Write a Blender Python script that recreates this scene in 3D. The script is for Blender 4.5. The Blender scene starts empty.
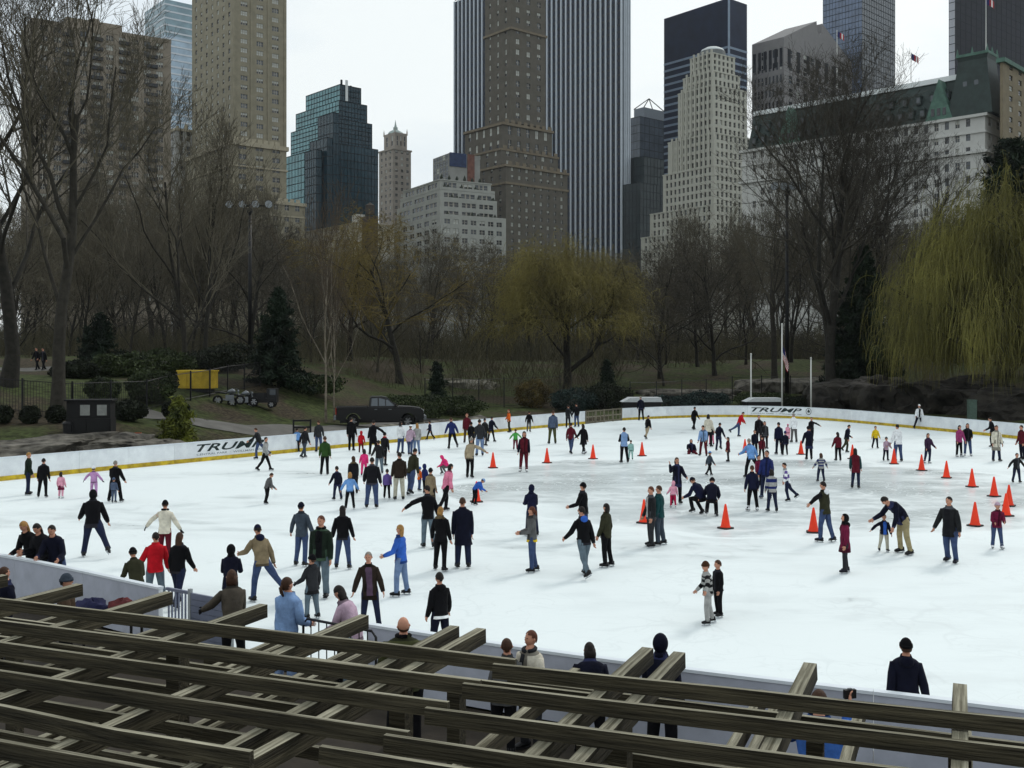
import bpy, math, random
import numpy as np
from mathutils import Matrix, Vector, noise as mnoise

# ------------------------------------------------------------------ camera, sky, sun
SC = bpy.context.scene
COL = SC.collection
F, CAMZ, YH = 1050.0, 5.0, 357.0          # focal length in pixels, eye height over the ice, horizon row
cam_d = bpy.data.cameras.new('camera')
cam = bpy.data.objects.new('camera', cam_d); COL.objects.link(cam)
cam.location = (0, 0, CAMZ); cam.rotation_euler = (math.radians(90), 0, 0)
cam_d.sensor_width = 36; cam_d.lens = 36 * F / 1024; cam_d.shift_y = -27 / 1024
cam_d.clip_end = 6000; cam_d.clip_start = 0.1
SC.camera = cam
SUN_EL, SUN_AZ = math.radians(42), math.radians(38)   # azimuth measured from +Y (straight ahead) towards +X

w = bpy.data.worlds.new('World'); SC.world = w; w.use_nodes = True
nt = w.node_tree; N = nt.nodes; L = nt.links
for n in list(N): N.remove(n)
out = N.new('ShaderNodeOutputWorld'); bg = N.new('ShaderNodeBackground'); bg.inputs[1].default_value = 0.1
sky = N.new('ShaderNodeTexSky'); sky.sky_type = 'NISHITA'; sky.sun_disc = False
sky.sun_elevation = SUN_EL; sky.sun_rotation = SUN_AZ; sky.air_density = 1.0; sky.dust_density = 4.0
tc = N.new('ShaderNodeTexCoord'); mp = N.new('ShaderNodeMapping'); mp.inputs['Scale'].default_value = (1.0, 1.0, 2.6)
no = N.new('ShaderNodeTexNoise'); no.inputs['Scale'].default_value = 2.3; no.inputs['Detail'].default_value = 6; no.inputs['Roughness'].default_value = 0.5
rp = N.new('ShaderNodeValToRGB')
rp.color_ramp.elements[0].position = 0.36; rp.color_ramp.elements[0].color = (7.7, 8.7, 9.5, 1)
rp.color_ramp.elements[1].position = 0.56; rp.color_ramp.elements[1].color = (9.8, 10.4, 10.4, 1)
mx = N.new('ShaderNodeMixRGB'); mx.inputs[0].default_value = 0.9
L.new(tc.outputs['Generated'], mp.inputs[0]); L.new(mp.outputs[0], no.inputs['Vector']); L.new(no.outputs['Fac'], rp.inputs[0])
L.new(sky.outputs[0], mx.inputs[1]); L.new(rp.outputs[0], mx.inputs[2]); L.new(mx.outputs[0], bg.inputs[0]); L.new(bg.outputs[0], out.inputs[0])

sd = bpy.data.lights.new('sun', 'SUN'); sd.energy = 1.1; sd.angle = math.radians(13); sd.color = (1.0, 0.97, 0.92)
so = bpy.data.objects.new('sun', sd); COL.objects.link(so)
_sv = Vector((math.sin(SUN_AZ) * math.cos(SUN_EL), math.cos(SUN_AZ) * math.cos(SUN_EL), math.sin(SUN_EL)))
so.rotation_euler = (-_sv).to_track_quat('-Z', 'Y').to_euler(); so.location = (60, 80, 90)
SC.view_settings.view_transform = 'Standard'; SC.view_settings.look = 'None'
SC.view_settings.exposure = 0.0; SC.view_settings.gamma = 1.0; SC.view_settings.use_curve_mapping = False
SC.cycles.max_bounces = 5; SC.cycles.diffuse_bounces = 2; SC.cycles.glossy_bounces = 2; SC.cycles.transparent_max_bounces = 4
SC.cycles.use_denoising = True

# ------------------------------------------------------------------ helpers
rnd = random.Random(7)
def at(px, py, Y): return Vector(((px - 512) * Y / F, Y, CAMZ + (YH - py) * Y / F))
def gp(px, py, z=0.0):
    Y = (CAMZ - z) * F / (py - YH); return Vector(((px - 512) * Y / F, Y, z))
def lin(c):
    r = []
    for v in c[:3]:
        v = v / 255.0; r.append(v / 12.92 if v <= 0.04045 else ((v + 0.055) / 1.055) ** 2.4)
    return (*r, 1.0)
def tag(o, label=None, cat=None, group=None, kind=None):
    if label: o['label'] = label
    if cat: o['category'] = cat
    if group: o['group'] = group
    if kind: o['kind'] = kind
    return o
def empty(name, loc=(0, 0, 0), rz=0.0):
    o = bpy.data.objects.new(name, None); COL.objects.link(o); o.location = loc; o.rotation_euler = (0, 0, rz)
    o.empty_display_size = 0.3; return o
def link(name, me, parent=None, loc=None, rz=0.0, scale=None):
    o = bpy.data.objects.new(name, me); COL.objects.link(o)
    if parent: o.parent = parent
    if loc is not None: o.location = loc
    if rz: o.rotation_euler = (0, 0, rz)
    if scale: o.scale = scale
    return o
_M = {}
def mat(name, col, rough=0.8, var=0.15, scale=6.0, bump=0.0, metal=0.0, spec=0.3, stretch=(1, 1, 1), col2=None, detail=5.0, rand=0.0, bscale=None):
    """Procedural surface: colour varied by noise, optional second colour, optional fine relief."""
    if name in _M: return _M[name]
    m = bpy.data.materials.new(name); m.use_nodes = True; t = m.node_tree; n = t.nodes; l = t.links
    b = n['Principled BSDF']; b.inputs['Roughness'].default_value = rough; b.inputs['Metallic'].default_value = metal
    b.inputs['Specular IOR Level'].default_value = spec
    c = lin(col) if max(col) > 1.001 else (*col[:3], 1)
    d = (lin(col2) if max(col2) > 1.001 else (*col2[:3], 1)) if col2 else (*[x * (1 - var) for x in c[:3]], 1)
    e = (*[min(1, x * (1 + var)) for x in c[:3]], 1)
    tcn = n.new('ShaderNodeTexCoord'); mpn = n.new('ShaderNodeMapping'); mpn.inputs['Scale'].default_value = stretch
    nz = n.new('ShaderNodeTexNoise'); nz.inputs['Scale'].default_value = scale; nz.inputs['Detail'].default_value = detail
    nz.inputs['Roughness'].default_value = 0.6
    r = n.new('ShaderNodeValToRGB'); r.color_ramp.elements[0].position = 0.34; r.color_ramp.elements[1].position = 0.66
    r.color_ramp.elements[0].color = d; r.color_ramp.elements[1].color = e
    l.new(tcn.outputs['Object'], mpn.inputs[0]); l.new(mpn.outputs[0], nz.inputs['Vector']); l.new(nz.outputs['Fac'], r.inputs[0])
    src = r.outputs[0]
    if rand:
        oi = n.new('ShaderNodeObjectInfo'); mr = n.new('ShaderNodeMapRange')
        mr.inputs['To Min'].default_value = 1 - rand; mr.inputs['To Max'].default_value = 1 + rand
        mu = n.new('ShaderNodeVectorMath'); mu.operation = 'SCALE'
        l.new(oi.outputs['Random'], mr.inputs[0]); l.new(src, mu.inputs[0]); l.new(mr.outputs[0], mu.inputs['Scale']); src = mu.outputs[0]
    l.new(src, b.inputs['Base Color'])
    if bump:
        bn = n.new('ShaderNodeBump'); bn.inputs['Strength'].default_value = bump; bn.inputs['Distance'].default_value = 0.03
        n2 = n.new('ShaderNodeTexNoise'); n2.inputs['Scale'].default_value = bscale or scale * 3; n2.inputs['Detail'].default_value = 4
        l.new(mpn.outputs[0], n2.inputs['Vector']); l.new(n2.outputs['Fac'], bn.inputs['Height']); l.new(bn.outputs[0], b.inputs['Normal'])
    _M[name] = m; return m

class MB:
    """Collects shapes into one mesh."""
    def __init__(s): s.v = []; s.f = []; s.m = []
    def add(s, vs, fs, mi=0):
        o = len(s.v); s.v.extend([tuple(map(float, p)) for p in vs]); s.f.extend([tuple(i + o for i in q) for q in fs])
        s.m.extend([mi] * len(fs) if isinstance(mi, int) else mi); return s
    def box(s, lo, hi, mi=0, T=None):
        x0, y0, z0 = lo; x1, y1, z1 = hi
        vs = [(x0, y0, z0), (x1, y0, z0), (x1, y1, z0), (x0, y1, z0), (x0, y0, z1), (x1, y0, z1), (x1, y1, z1), (x0, y1, z1)]
        if T is not None: vs = [T @ Vector(p) for p in vs]
        return s.add(vs, [(3, 2, 1, 0), (4, 5, 6, 7), (0, 1, 5, 4), (1, 2, 6, 5), (2, 3, 7, 6), (3, 0, 4, 7)], mi)
    def cbox(s, c, d, mi=0, T=None):
        return s.box([c[i] - d[i] / 2 for i in range(3)], [c[i] + d[i] / 2 for i in range(3)], mi, T)
    def prism(s, poly, y0, y1, mi=0, ax='y'):
        n = len(poly)
        if ax == 'y': vs = [(a, y0, b) for a, b in poly] + [(a, y1, b) for a, b in poly]
        else: vs = [(a, b, y0) for a, b in poly] + [(a, b, y1) for a, b in poly]
        fs = [tuple(range(n)), tuple(reversed(range(n, 2 * n)))] + [(i + n, (i + 1) % n + n, (i + 1) % n, i) for i in range(n)]
        return s.add(vs, fs, mi)
    def tube(s, pts, rad, n=8, mi=0, side=None, cap=True):
        """Lofted tube; rad entries are a radius or (rx, ry) with rx along 'side'."""
        P = [Vector(p) for p in pts]; base = len(s.v); k = len(P); up0 = Vector(side) if side is not None else None
        for i, p in enumerate(P):
            t = (P[min(i + 1, k - 1)] - P[max(i - 1, 0)])
            t = t.normalized() if t.length > 1e-9 else Vector((0, 0, 1))
            a = up0 if up0 is not None else (Vector((1, 0, 0)) if abs(t.x) < 0.8 else Vector((0, 1, 0)))
            a = (a - t * a.dot(t)).normalized(); b = t.cross(a)
            r = rad[i]; rx, ry = (r, r) if not isinstance(r, (tuple, list)) else r
            for j in range(n):
                g = 2 * math.pi * j / n; q = p + a * (math.cos(g) * rx) + b * (math.sin(g) * ry); s.v.append((q.x, q.y, q.z))
        fs = []
        for i in range(k - 1):
            for j in range(n):
                j2 = (j + 1) % n; fs.append((base + i * n + j, base + i * n + j2, base + (i + 1) * n + j2, base + (i + 1) * n + j))
        ms = [mi[min(i, len(mi) - 1)] if isinstance(mi, list) else mi for i in range(k - 1) for j in range(n)]
        if cap:
            fs.append(tuple(base + j for j in reversed(range(n)))); fs.append(tuple(base + (k - 1) * n + j for j in range(n)))
            ms += [ms[0], ms[-1]]
        s.f.extend(fs); s.m.extend(ms); return s
    def mesh(s, name, mats, smooth=False):
        me = bpy.data.meshes.new(name); me.from_pydata(s.v, [], s.f)
        for m in (mats if isinstance(mats, (list, tuple)) else [mats]): me.materials.append(m)
        if any(s.m): me.polygons.foreach_set('material_index', s.m)
        if smooth: me.polygons.foreach_set('use_smooth', [True] * len(s.f))
        me.update(); return me
    def build(s, name, mats, parent=None, smooth=False, loc=None, rz=0.0):
        return link(name, s.mesh(name, mats, smooth), parent, loc, rz)
def npmesh(name, V, Fq, m, smooth=False):
    """Mesh from numpy arrays; Fq is (n,3) or (n,4)."""
    me = bpy.data.meshes.new(name); k = Fq.shape[1]
    me.vertices.add(len(V)); me.vertices.foreach_set('co', np.asarray(V, np.float32).ravel())
    me.loops.add(Fq.size); me.loops.foreach_set('vertex_index', Fq.astype(np.int32).ravel())
    me.polygons.add(len(Fq)); me.polygons.foreach_set('loop_start', np.arange(0, Fq.size, k, dtype=np.int32))
    try: me.polygons.foreach_set('loop_total', np.full(len(Fq), k, np.int32))
    except Exception: pass
    if smooth: me.polygons.foreach_set('use_smooth', np.ones(len(Fq), bool))
    me.materials.append(m); me.update(calc_edges=True); return me
def smooth01(t): t = min(1.0, max(0.0, t)); return t * t * (3 - 2 * t)
def sm(t): t = np.clip(t, 0, 1); return t * t * (3 - 2 * t)

# ------------------------------------------------------------------ the rink outline and the ground
CTRL = [(5.9, 12.15), (11, 9.9), (18, 8.6), (26, 11.5), (32, 20), (34.6, 33), (34.0, 48), (31.0, 63.3), (27.7, 75), (24.6, 83.2), (20.5, 87.0),
        (15, 86.9), (8.9, 83.0), (5.3, 78.2), (0, 71.2), (-5.5, 63.3), (-12.9, 53.0), (-20.6, 42.3), (-24.6, 35.6), (-24.2, 30.2), (-18.5, 26.2),
        (-10.5, 21.6), (-4.95, 17.7), (0.5, 14.55)]
def catmull(P, sub):
    P = np.array(P, float); n = len(P); o = []
    for i in range(n):
        a, b, c, d = P[(i - 1) % n], P[i], P[(i + 1) % n], P[(i + 2) % n]
        for t in np.arange(sub) / sub:
            o.append(0.5 * ((2 * b) + (-a + c) * t + (2 * a - 5 * b + 4 * c - d) * t * t + (-a + 3 * b - 3 * c + d) * t ** 3))
    return np.array(o)
RINK = catmull(CTRL, 10)
_seg = np.linalg.norm(np.roll(RINK, -1, 0) - RINK, axis=1); RS = np.concatenate([[0], np.cumsum(_seg)]); RLEN = RS[-1]
_RC = np.vstack([RINK, RINK[:1]])
def rpos(s):
    s = s % RLEN; return np.array([np.interp(s, RS, _RC[:, 0]), np.interp(s, RS, _RC[:, 1])])
def rnorm(s):
    t = rpos(s + 0.25) - rpos(s - 0.25); t /= np.linalg.norm(t); return np.array([t[1], -t[0]])   # outward (outline runs counter-clockwise)
def rs_at_px(px, far=True):
    """arc position where the outline crosses the image column px"""
    best = None
    for s in np.arange(0, RLEN, 0.05):
        p = rpos(s)
        if p[1] < 5: continue
        isfar = p[1] > 40
        if isfar != far: continue
        e = abs(512 + F * p[0] / p[1] - px)
        if best is None or e < best[0]: best = (e, s)
    return best[1]
def rink_sd(X, Y):
    """signed distance to the rink outline, positive outside"""
    A = RINK[::2]; B = np.roll(A, -1, 0); best = np.full(X.shape, 1e9); ins = np.zeros(X.shape, bool)
    for (ax, ay), (bx, by) in zip(A, B):
        dx, dy = bx - ax, by - ay; t = np.clip(((X - ax) * dx + (Y - ay) * dy) / (dx * dx + dy * dy), 0, 1)
        best = np.minimum(best, np.hypot(X - ax - t * dx, Y - ay - t * dy))
        c = ((ay > Y) != (by > Y)); xi = ax + (Y - ay) / (by - ay if by != ay else 1e-9) * dx; ins ^= c & (X < xi)
    return np.where(ins, -best, best)
def ground_np(X, Y):
    X = np.asarray(X, float); Y = np.asarray(Y, float); d = rink_sd(X, Y)
    near = sm((0.50 * X + 0.866 * Y - 24.0) / 10.0)            # 0 on the camera's side of the rink
    lf = sm((-9 - X) / 12.0)
    h = 0.3 + 4.1 * sm((d - 6) / 46.0) + 0.6 * sm((d - 60) / 150.0)
    h = h + lf * (1.45 * sm((d - 0.6) / 5.0) + 1.3 * sm((d - 8) / 12.0)) * (1 - 0.85 * sm((d - 12) / 40.0))
    h = h + 0.10 * np.sin(X * 0.9 + 1.3) * np.cos(Y * 0.7) * sm(d / 6.0) + 0.3 * np.sin(X * 0.13) * np.cos(Y * 0.11 + 1) * sm(d / 20.0)
    h = np.where(d < 1.6, -0.25 + 0.25 * sm((d - 0.9) / 0.7), h)
    return near * h + (1 - near) * np.where(d < 1.6, -0.25, -0.08)
def ground(x, y): return float(ground_np(np.array([x]), np.array([y]))[0])
def gpt(px, Y):
    x = (px - 512) * Y / F; return Vector((x, Y, ground(x, Y)))

def build_ground():
    xs = np.concatenate([np.linspace(-900, -90, 28), np.arange(-86, 92, 1.4), np.linspace(95, 900, 28)])
    ys = np.concatenate([np.linspace(-120, -12, 10), np.arange(-8, 150, 1.4), np.linspace(155, 1700, 40)])
    X, Y = np.meshgrid(xs, ys); Z = ground_np(X.ravel(), Y.ravel())
    V = np.stack([X.ravel(), Y.ravel(), Z], 1); nx, ny = len(xs), len(ys)
    i = np.arange(nx - 1)[None, :] + np.arange(ny - 1)[:, None] * nx; i = i.ravel()
    Fq = np.stack([i, i + 1, i + nx + 1, i + nx], 1)
    m = bpy.data.materials.new('park_ground'); m.use_nodes = True; t = m.node_tree; n = t.nodes; l = t.links; b = n['Principled BSDF']
    b.inputs['Roughness'].default_value = 0.95; b.inputs['Specular IOR Level'].default_value = 0.1
    tcn = n.new('ShaderNodeTexCoord')
    def nz(sc, det=6):
        q = n.new('ShaderNodeTexNoise'); q.inputs['Scale'].default_value = sc; q.inputs['Detail'].default_value = det; l.new(tcn.outputs['Object'], q.inputs['Vector']); return q
    def ramp(src, a, ca, bb, cb):
        r = n.new('ShaderNodeValToRGB'); r.color_ramp.elements[0].position = a; r.color_ramp.elements[0].color = (*ca, 1)
        r.color_ramp.elements[1].position = bb; r.color_ramp.elements[1].color = (*cb, 1); l.new(src.outputs['Fac'], r.inputs[0]); return r
    grass = ramp(nz(2.6, 10), 0.3, (0.014, 0.018, 0.006), 0.72, (0.070, 0.088, 0.030))
    dirt = ramp(nz(4.5, 10), 0.3, (0.014, 0.011, 0.008), 0.72, (0.082, 0.066, 0.042))
    msk = ramp(nz(0.16, 4), 0.46, (0, 0, 0), 0.56, (1, 1, 1))
    mix = n.new('ShaderNodeMixRGB'); l.new(msk.outputs[0], mix.inputs[0]); l.new(grass.outputs[0], mix.inputs[1]); l.new(dirt.outputs[0], mix.inputs[2])
    l.new(mix.outputs[0], b.inputs['Base Color'])
    bn = n.new('ShaderNodeBump'); bn.inputs['Strength'].default_value = 0.7; bn.inputs['Distance'].default_value = 0.1
    l.new(nz(6, 8).outputs['Fac'], bn.inputs['Height']); l.new(bn.outputs[0], b.inputs['Normal'])
    tag(link('ground', npmesh('ground', V, Fq, m, True)), kind='structure')
build_ground()

def build_ice():
    m = bpy.data.materials.new('ice'); m.use_nodes = True; t = m.node_tree; n = t.nodes; l = t.links; b = n['Principled BSDF']
    tcn = n.new('ShaderNodeTexCoord')
    def nz(sc, det, st=(1, 1, 1), rot=0.0):
        mpn = n.new('ShaderNodeMapping'); mpn.inputs['Scale'].default_value = st; mpn.inputs['Rotation'].default_value = (0, 0, rot)
        q = n.new('ShaderNodeTexNoise'); q.inputs['Scale'].default_value = sc; q.inputs['Detail'].default_value = det
        l.new(tcn.outputs['Object'], mpn.inputs[0]); l.new(mpn.outputs[0], q.inputs['Vector']); return q.outputs['Fac']
    def mth(op, a, c=None, v=None):
        q = n.new('ShaderNodeMath'); q.operation = op; q.use_clamp = False
        for i, x in enumerate((a, c)):
            if x is None: continue
            if isinstance(x, (int, float)): q.inputs[i].default_value = x
            else: l.new(x, q.inputs[i])
        return q.outputs[0]
    def mr(x, a, bb, c=0.0, d=1.0):
        q = n.new('ShaderNodeMapRange'); q.interpolation_type = 'SMOOTHSTEP'
        q.inputs['From Min'].default_value = a; q.inputs['From Max'].default_value = bb; q.inputs['To Min'].default_value = c; q.inputs['To Max'].default_value = d
        l.new(x, q.inputs['Value']); return q.outputs[0]
    # smooth hard ice inside the ring of cones; ground-up snow outside it (where people skate)
    sx = n.new('ShaderNodeSeparateXYZ'); l.new(tcn.outputs['Object'], sx.inputs[0])
    ex = mth('DIVIDE', mth('SUBTRACT', sx.outputs[0], 9.3), 11.5); ey = mth('DIVIDE', mth('SUBTRACT', sx.outputs[1], 41.0), 11.5)
    rr = mth('SQRT', mth('ADD', mth('MULTIPLY', ex, ex), mth('MULTIPLY', ey, ey)))
    wob = mth('MULTIPLY', mth('SUBTRACT', nz(0.22, 5), 0.5), 0.9)
    inner = mr(mth('ADD', rr, wob), 0.9, 1.08, 1.0, 0.0)
    ridge = mth('MULTIPLY', mr(mth('ABSOLUTE', mth('SUBTRACT', mth('ADD', rr, mth('MULTIPLY', wob, 0.35)), 1.03)), 0.0, 0.022, 1.0, 0.0), 0.7)
    streak = mr(nz(1.3, 8, (0.5, 1.1, 1), 0.12), 0.40, 0.68)
    patches = mr(nz(0.16, 6, (0.6, 1.3, 1), -0.1), 0.42, 0.64)
    fine = mr(nz(5.0, 5, (0.25, 1.6, 1), 0.5), 0.4, 0.75)
    marks = None
    for sc_, off_, st_ in ((0.32, 0.3, (1, 1, 1)), (0.55, 1.1, (1, .7, 1)), (0.9, 2.2, (.7, 1, 1)), (1.5, 0.7, (1, 1, 1))):
        ln_ = mr(mth('ABSOLUTE', mth('SUBTRACT', nz(sc_, 1.5, st_, off_), 0.5)), 0.0, 0.006 + sc_ * 0.004, 1.0, 0.0)
        marks = ln_ if marks is None else mth('MAXIMUM', marks, ln_)
    marks = mth('MULTIPLY', marks, mr(nz(0.35, 3, (1, 1, 1), 0.9), 0.42, 0.6, 0.15, 1.0))
    wet = mth('MINIMUM', 1.0, mth('ADD', mth('MULTIPLY', inner, mth('ADD', 0.54, mth('MULTIPLY', streak, -0.25))), mth('MULTIPLY', patches, mth('ADD', 0.10, mth('MULTIPLY', streak, 0.40)))))
    wet = mth('ADD', mth('MULTIPLY', marks, mth('SUBTRACT', 0.24, mth('MULTIPLY', inner, 0.55))), mth('SUBTRACT', mth('SUBTRACT', wet, ridge), mth('MULTIPLY', fine, 0.08)))
    wet = mth('MINIMUM', 1.0, mth('MAXIMUM', 0.0, wet))
    cr = n.new('ShaderNodeMixRGB'); cr.inputs[1].default_value = (0.765, 0.825, 0.83, 1); cr.inputs[2].default_value = (0.50, 0.56, 0.57, 1)
    l.new(wet, cr.inputs[0]); l.new(cr.outputs[0], b.inputs['Base Color'])
    l.new(mr(wet, 0.0, 0.8, 0.62, 0.20), b.inputs['Roughness']); l.new(mr(wet, 0.0, 0.7, 0.10, 0.5), b.inputs['Specular IOR Level'])
    bn = n.new('ShaderNodeBump'); bn.inputs['Strength'].default_value = 0.12; bn.inputs['Distance'].default_value = 0.01
    l.new(nz(9, 6, (0.4, 1.2, 1), 0.3), bn.inputs['Height']); l.new(bn.outputs[0], b.inputs['Normal'])
    c = RINK.mean(0); V = np.zeros((len(RINK) + 1, 3)); V[:-1, :2] = RINK; V[-1, :2] = c
    k = len(RINK); i = np.arange(k); Fq = np.stack([i, (i + 1) % k, np.full(k, k)], 1)
    tag(link('ice', npmesh('ice', V, Fq, m)), kind='structure')
build_ice()
def build_haze():
    b = MB().box((-905, -125, -1.4), (905, 1705, 215)); m = bpy.data.materials.new('haze'); m.use_nodes = True; n = m.node_tree.nodes
    n.remove(n['Principled BSDF']); v = n.new('ShaderNodeVolumePrincipled'); v.inputs['Color'].default_value = (0.90, 0.95, 1.0, 1); v.inputs['Density'].default_value = HAZE
    m.node_tree.links.new(v.outputs[0], n['Material Output'].inputs['Volume']); tag(b.build('haze', m), kind='stuff')
HAZE = 0.00006
build_haze()
# ------------------------------------------------------------------ boards round the rink
M_board = mat('board_white', (228, 232, 234), 0.45, 0.04, 1.6, spec=0.4, rand=0.05, col2=(211, 215, 219), detail=9)
M_back = mat('board_back_grey', (172, 176, 188), 0.6, 0.10, 2.5, rand=0.04)
M_kick = mat('kick_yellow', (200, 172, 36), 0.5, 0.12, 3.0, col2=(150, 124, 34))
M_cap = mat('cap_rail', (215, 222, 228), 0.4, 0.04, 3.0)
def strip(s0, s1, o0, o1, z0, z1, org, mi_out=0, step=0.45):
    """curved box along the outline between offsets o0 (ice side) and o1 (outer side)"""
    k = max(2, int(abs(s1 - s0) / step) + 1); b = MB(); vs = []; fs = []; ms = []
    for s in np.linspace(s0, s1, k):
        p = rpos(s); n = rnorm(s)
        for o, z in ((o0, z0), (o1, z0), (o1, z1), (o0, z1)):
            q = p + n * o; vs.append((q[0] - org[0], q[1] - org[1], z - org[2]))
    for i in range(k - 1):
        a, c = i * 4, i * 4 + 4
        for j in range(4):
            fs.append((a + j, c + j, c + (j + 1) % 4, a + (j + 1) % 4)); ms.append(mi_out if j == 1 else 0)
    fs += [(0, 1, 2, 3), (4 * k - 1, 4 * k - 2, 4 * k - 3, 4 * k - 4)]; ms += [0, 0]
    b.add(vs, fs, ms); return b
def barrier(label, s0, s1):
    p = rpos(s0); root = empty('rink_barrier', (p[0], p[1], 0)); tag(root, label, 'barrier')
    k = max(1, round((s1 - s0) / 2.44)); st = (s1 - s0) / k
    for i in range(k):
        a, b = s0 + i * st + 0.004, s0 + (i + 1) * st - 0.004
        pn = strip(a, b, 0, 0.09, 0.0, 0.91, (p[0], p[1], 0), 1).build('panel', [M_board, M_back], root)
        strip(a, b, -0.018, -0.002, 0.0, 0.19, (p[0], p[1], 0)).build('kick_plate', M_kick, pn)
        strip(a, b, -0.015, 0.105, 0.914, 0.955, (p[0], p[1], 0)).build('cap_rail', M_cap, pn)
    return root
s_nr = rs_at_px(372, False); s_nl = rs_at_px(238, False); s_gate = rs_at_px(163, False)
s_g1, s_g0 = rs_at_px(585), rs_at_px(622)
B_far_r = barrier('white boards with yellow kick strip curving round right and far end', 0.0 + 30.0, s_g0)
B_far_l = barrier('straight white boards with yellow kick strip below the pickup truck', s_g1, s_gate - 9.5)
B_near_l = barrier('grey-backed boards at left end of near side below leaning skaters', s_gate - 9.5 + 0.02, s_gate)
B_near_r = barrier('grey-backed boards along near side behind the timber pergola', s_nr, RLEN + 29.98)

# lettering and mark on the boards
M_ink = mat('sign_ink', (14, 34, 34), 0.5, 0.05)
M_ink2 = mat('sign_ink_small', (120, 128, 132), 0.5, 0.05)
def lettering(parent, text, s_start, length, z0, h, m, shear=0.0, bold=0.0, name='lettering'):
    """flat printed letters bent along the boards, reading left to right from the ice"""
    cu = bpy.data.curves.new(name, 'FONT'); cu.body = text; cu.shear = shear; cu.offset = bold; cu.resolution_u = 3; cu.size = 1.0
    o = bpy.data.objects.new(name, cu); COL.objects.link(o)
    dg = bpy.context.evaluated_depsgraph_get(); me = bpy.data.meshes.new_from_object(o.evaluated_get(dg)); bpy.data.objects.remove(o); bpy.data.curves.remove(cu)
    co = np.zeros(len(me.vertices) * 3); me.vertices.foreach_get('co', co); co = co.reshape(-1, 3)
    lo, hi = co.min(0), co.max(0); u = (co[:, 0] - lo[0]) / (hi[0] - lo[0]); v = (co[:, 1] - lo[1]) / (hi[1] - lo[1])
    org = parent.location
    for i in range(len(co)):
        s = s_start - u[i] * length; p = rpos(s) - rnorm(s) * 0.006; co[i] = (p[0] - org[0], p[1] - org[1], z0 + v[i] * h)
    me.vertices.foreach_set('co', co.ravel()); me.materials.clear(); me.materials.append(m); me.update()
    return link(name, me, parent)
sa, sb = rs_at_px(197), rs_at_px(264)
lettering(B_far_l, 'TRUMP', sa, sa - sb, 0.46, 0.36, M_ink, 0.35, 0.018)
lettering(B_far_l, 'CENTRAL PARK  ·  WOLLMAN RINK', sa, sa - sb, 0.29, 0.09, M_ink2, 0.0, 0.01, 'small_lettering')
sa, sb = rs_at_px(751), rs_at_px(802)
lettering(B_far_r, 'TRUMP', sa, sa - sb, 0.46, 0.36, M_ink, 0.35, 0.018)
lettering(B_far_r, 'CENTRAL PARK  ·  WOLLMAN RINK', sa, sa - sb, 0.29, 0.09, M_ink2, 0.0, 0.01, 'small_lettering')
def leaf_mark():
    s0 = rs_at_px(808.5); b = MB(); org = B_far_r.location; k = 28
    def P(u, v):
        s = s0 - u; p = rpos(s) - rnorm(s) * 0.007; return (p[0] - org[0], p[1] - org[1], 0.62 + v)
    vs = [P(0.27 * math.cos(a), 0.27 * math.sin(a)) for a in np.linspace(0, 2 * math.pi, k, False)] + [P(0.225 * math.cos(a), 0.225 * math.sin(a)) for a in np.linspace(0, 2 * math.pi, k, False)]
    b.add(vs, [(i, (i + 1) % k, (i + 1) % k + k, i + k) for i in range(k)])
    lf = [(0, -0.16), (0.03, -0.07), (0.15, -0.09), (0.10, -0.02), (0.17, 0.05), (0.08, 0.05), (0.06, 0.12), (0, 0.18), (-0.06, 0.12), (-0.08, 0.05), (-0.17, 0.05), (-0.10, -0.02), (-0.15, -0.09), (-0.03, -0.07)]
    b.add([P(x, y) for x, y in lf] + [P(0, 0.02)], [(i, (i + 1) % len(lf), len(lf)) for i in range(len(lf))])
    b.build('leaf_mark', M_ink, B_far_r)
leaf_mark()

# lattice gate in the far boards
M_oldwood = mat('old_grey_timber', (112, 106, 92), 0.9, 0.25, 5.0, bump=0.4, rand=0.15)
def far_gate():
    a, c = rpos(s_g0 + 0.05), rpos(s_g1 - 0.05); d = c - a; Lg = np.linalg.norm(d); ang = math.atan2(d[1], d[0])
    root = empty('lattice_gate', (a[0], a[1], 0), ang); tag(root, 'weathered grey lattice timber gate between the white boards at far end', 'gate')
    for x in np.linspace(0.05, Lg - 0.05, 5): MB().cbox((x, 0.0, 0.5), (0.10, 0.09, 1.0)).build('post', M_oldwood, root)
    for z in (0.1, 0.5, 0.93): MB().cbox((Lg / 2, -0.002, z), (Lg - 0.02, 0.05, 0.09)).build('rail', M_oldwood, root)
    for i in range(9): MB().cbox((0.35 + i * (Lg - 0.7) / 8, 0.03, 0.5), (0.05, 0.03, 0.8)).build('slat', M_oldwood, root)
far_gate()
M_bluegrey = mat('galvanised_blue_grey', (118, 124, 142), 0.45, 0.12, 3.0, metal=0.3)
M_black = mat('black_metal', (20, 20, 22), 0.5, 0.2, 5.0)
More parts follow.
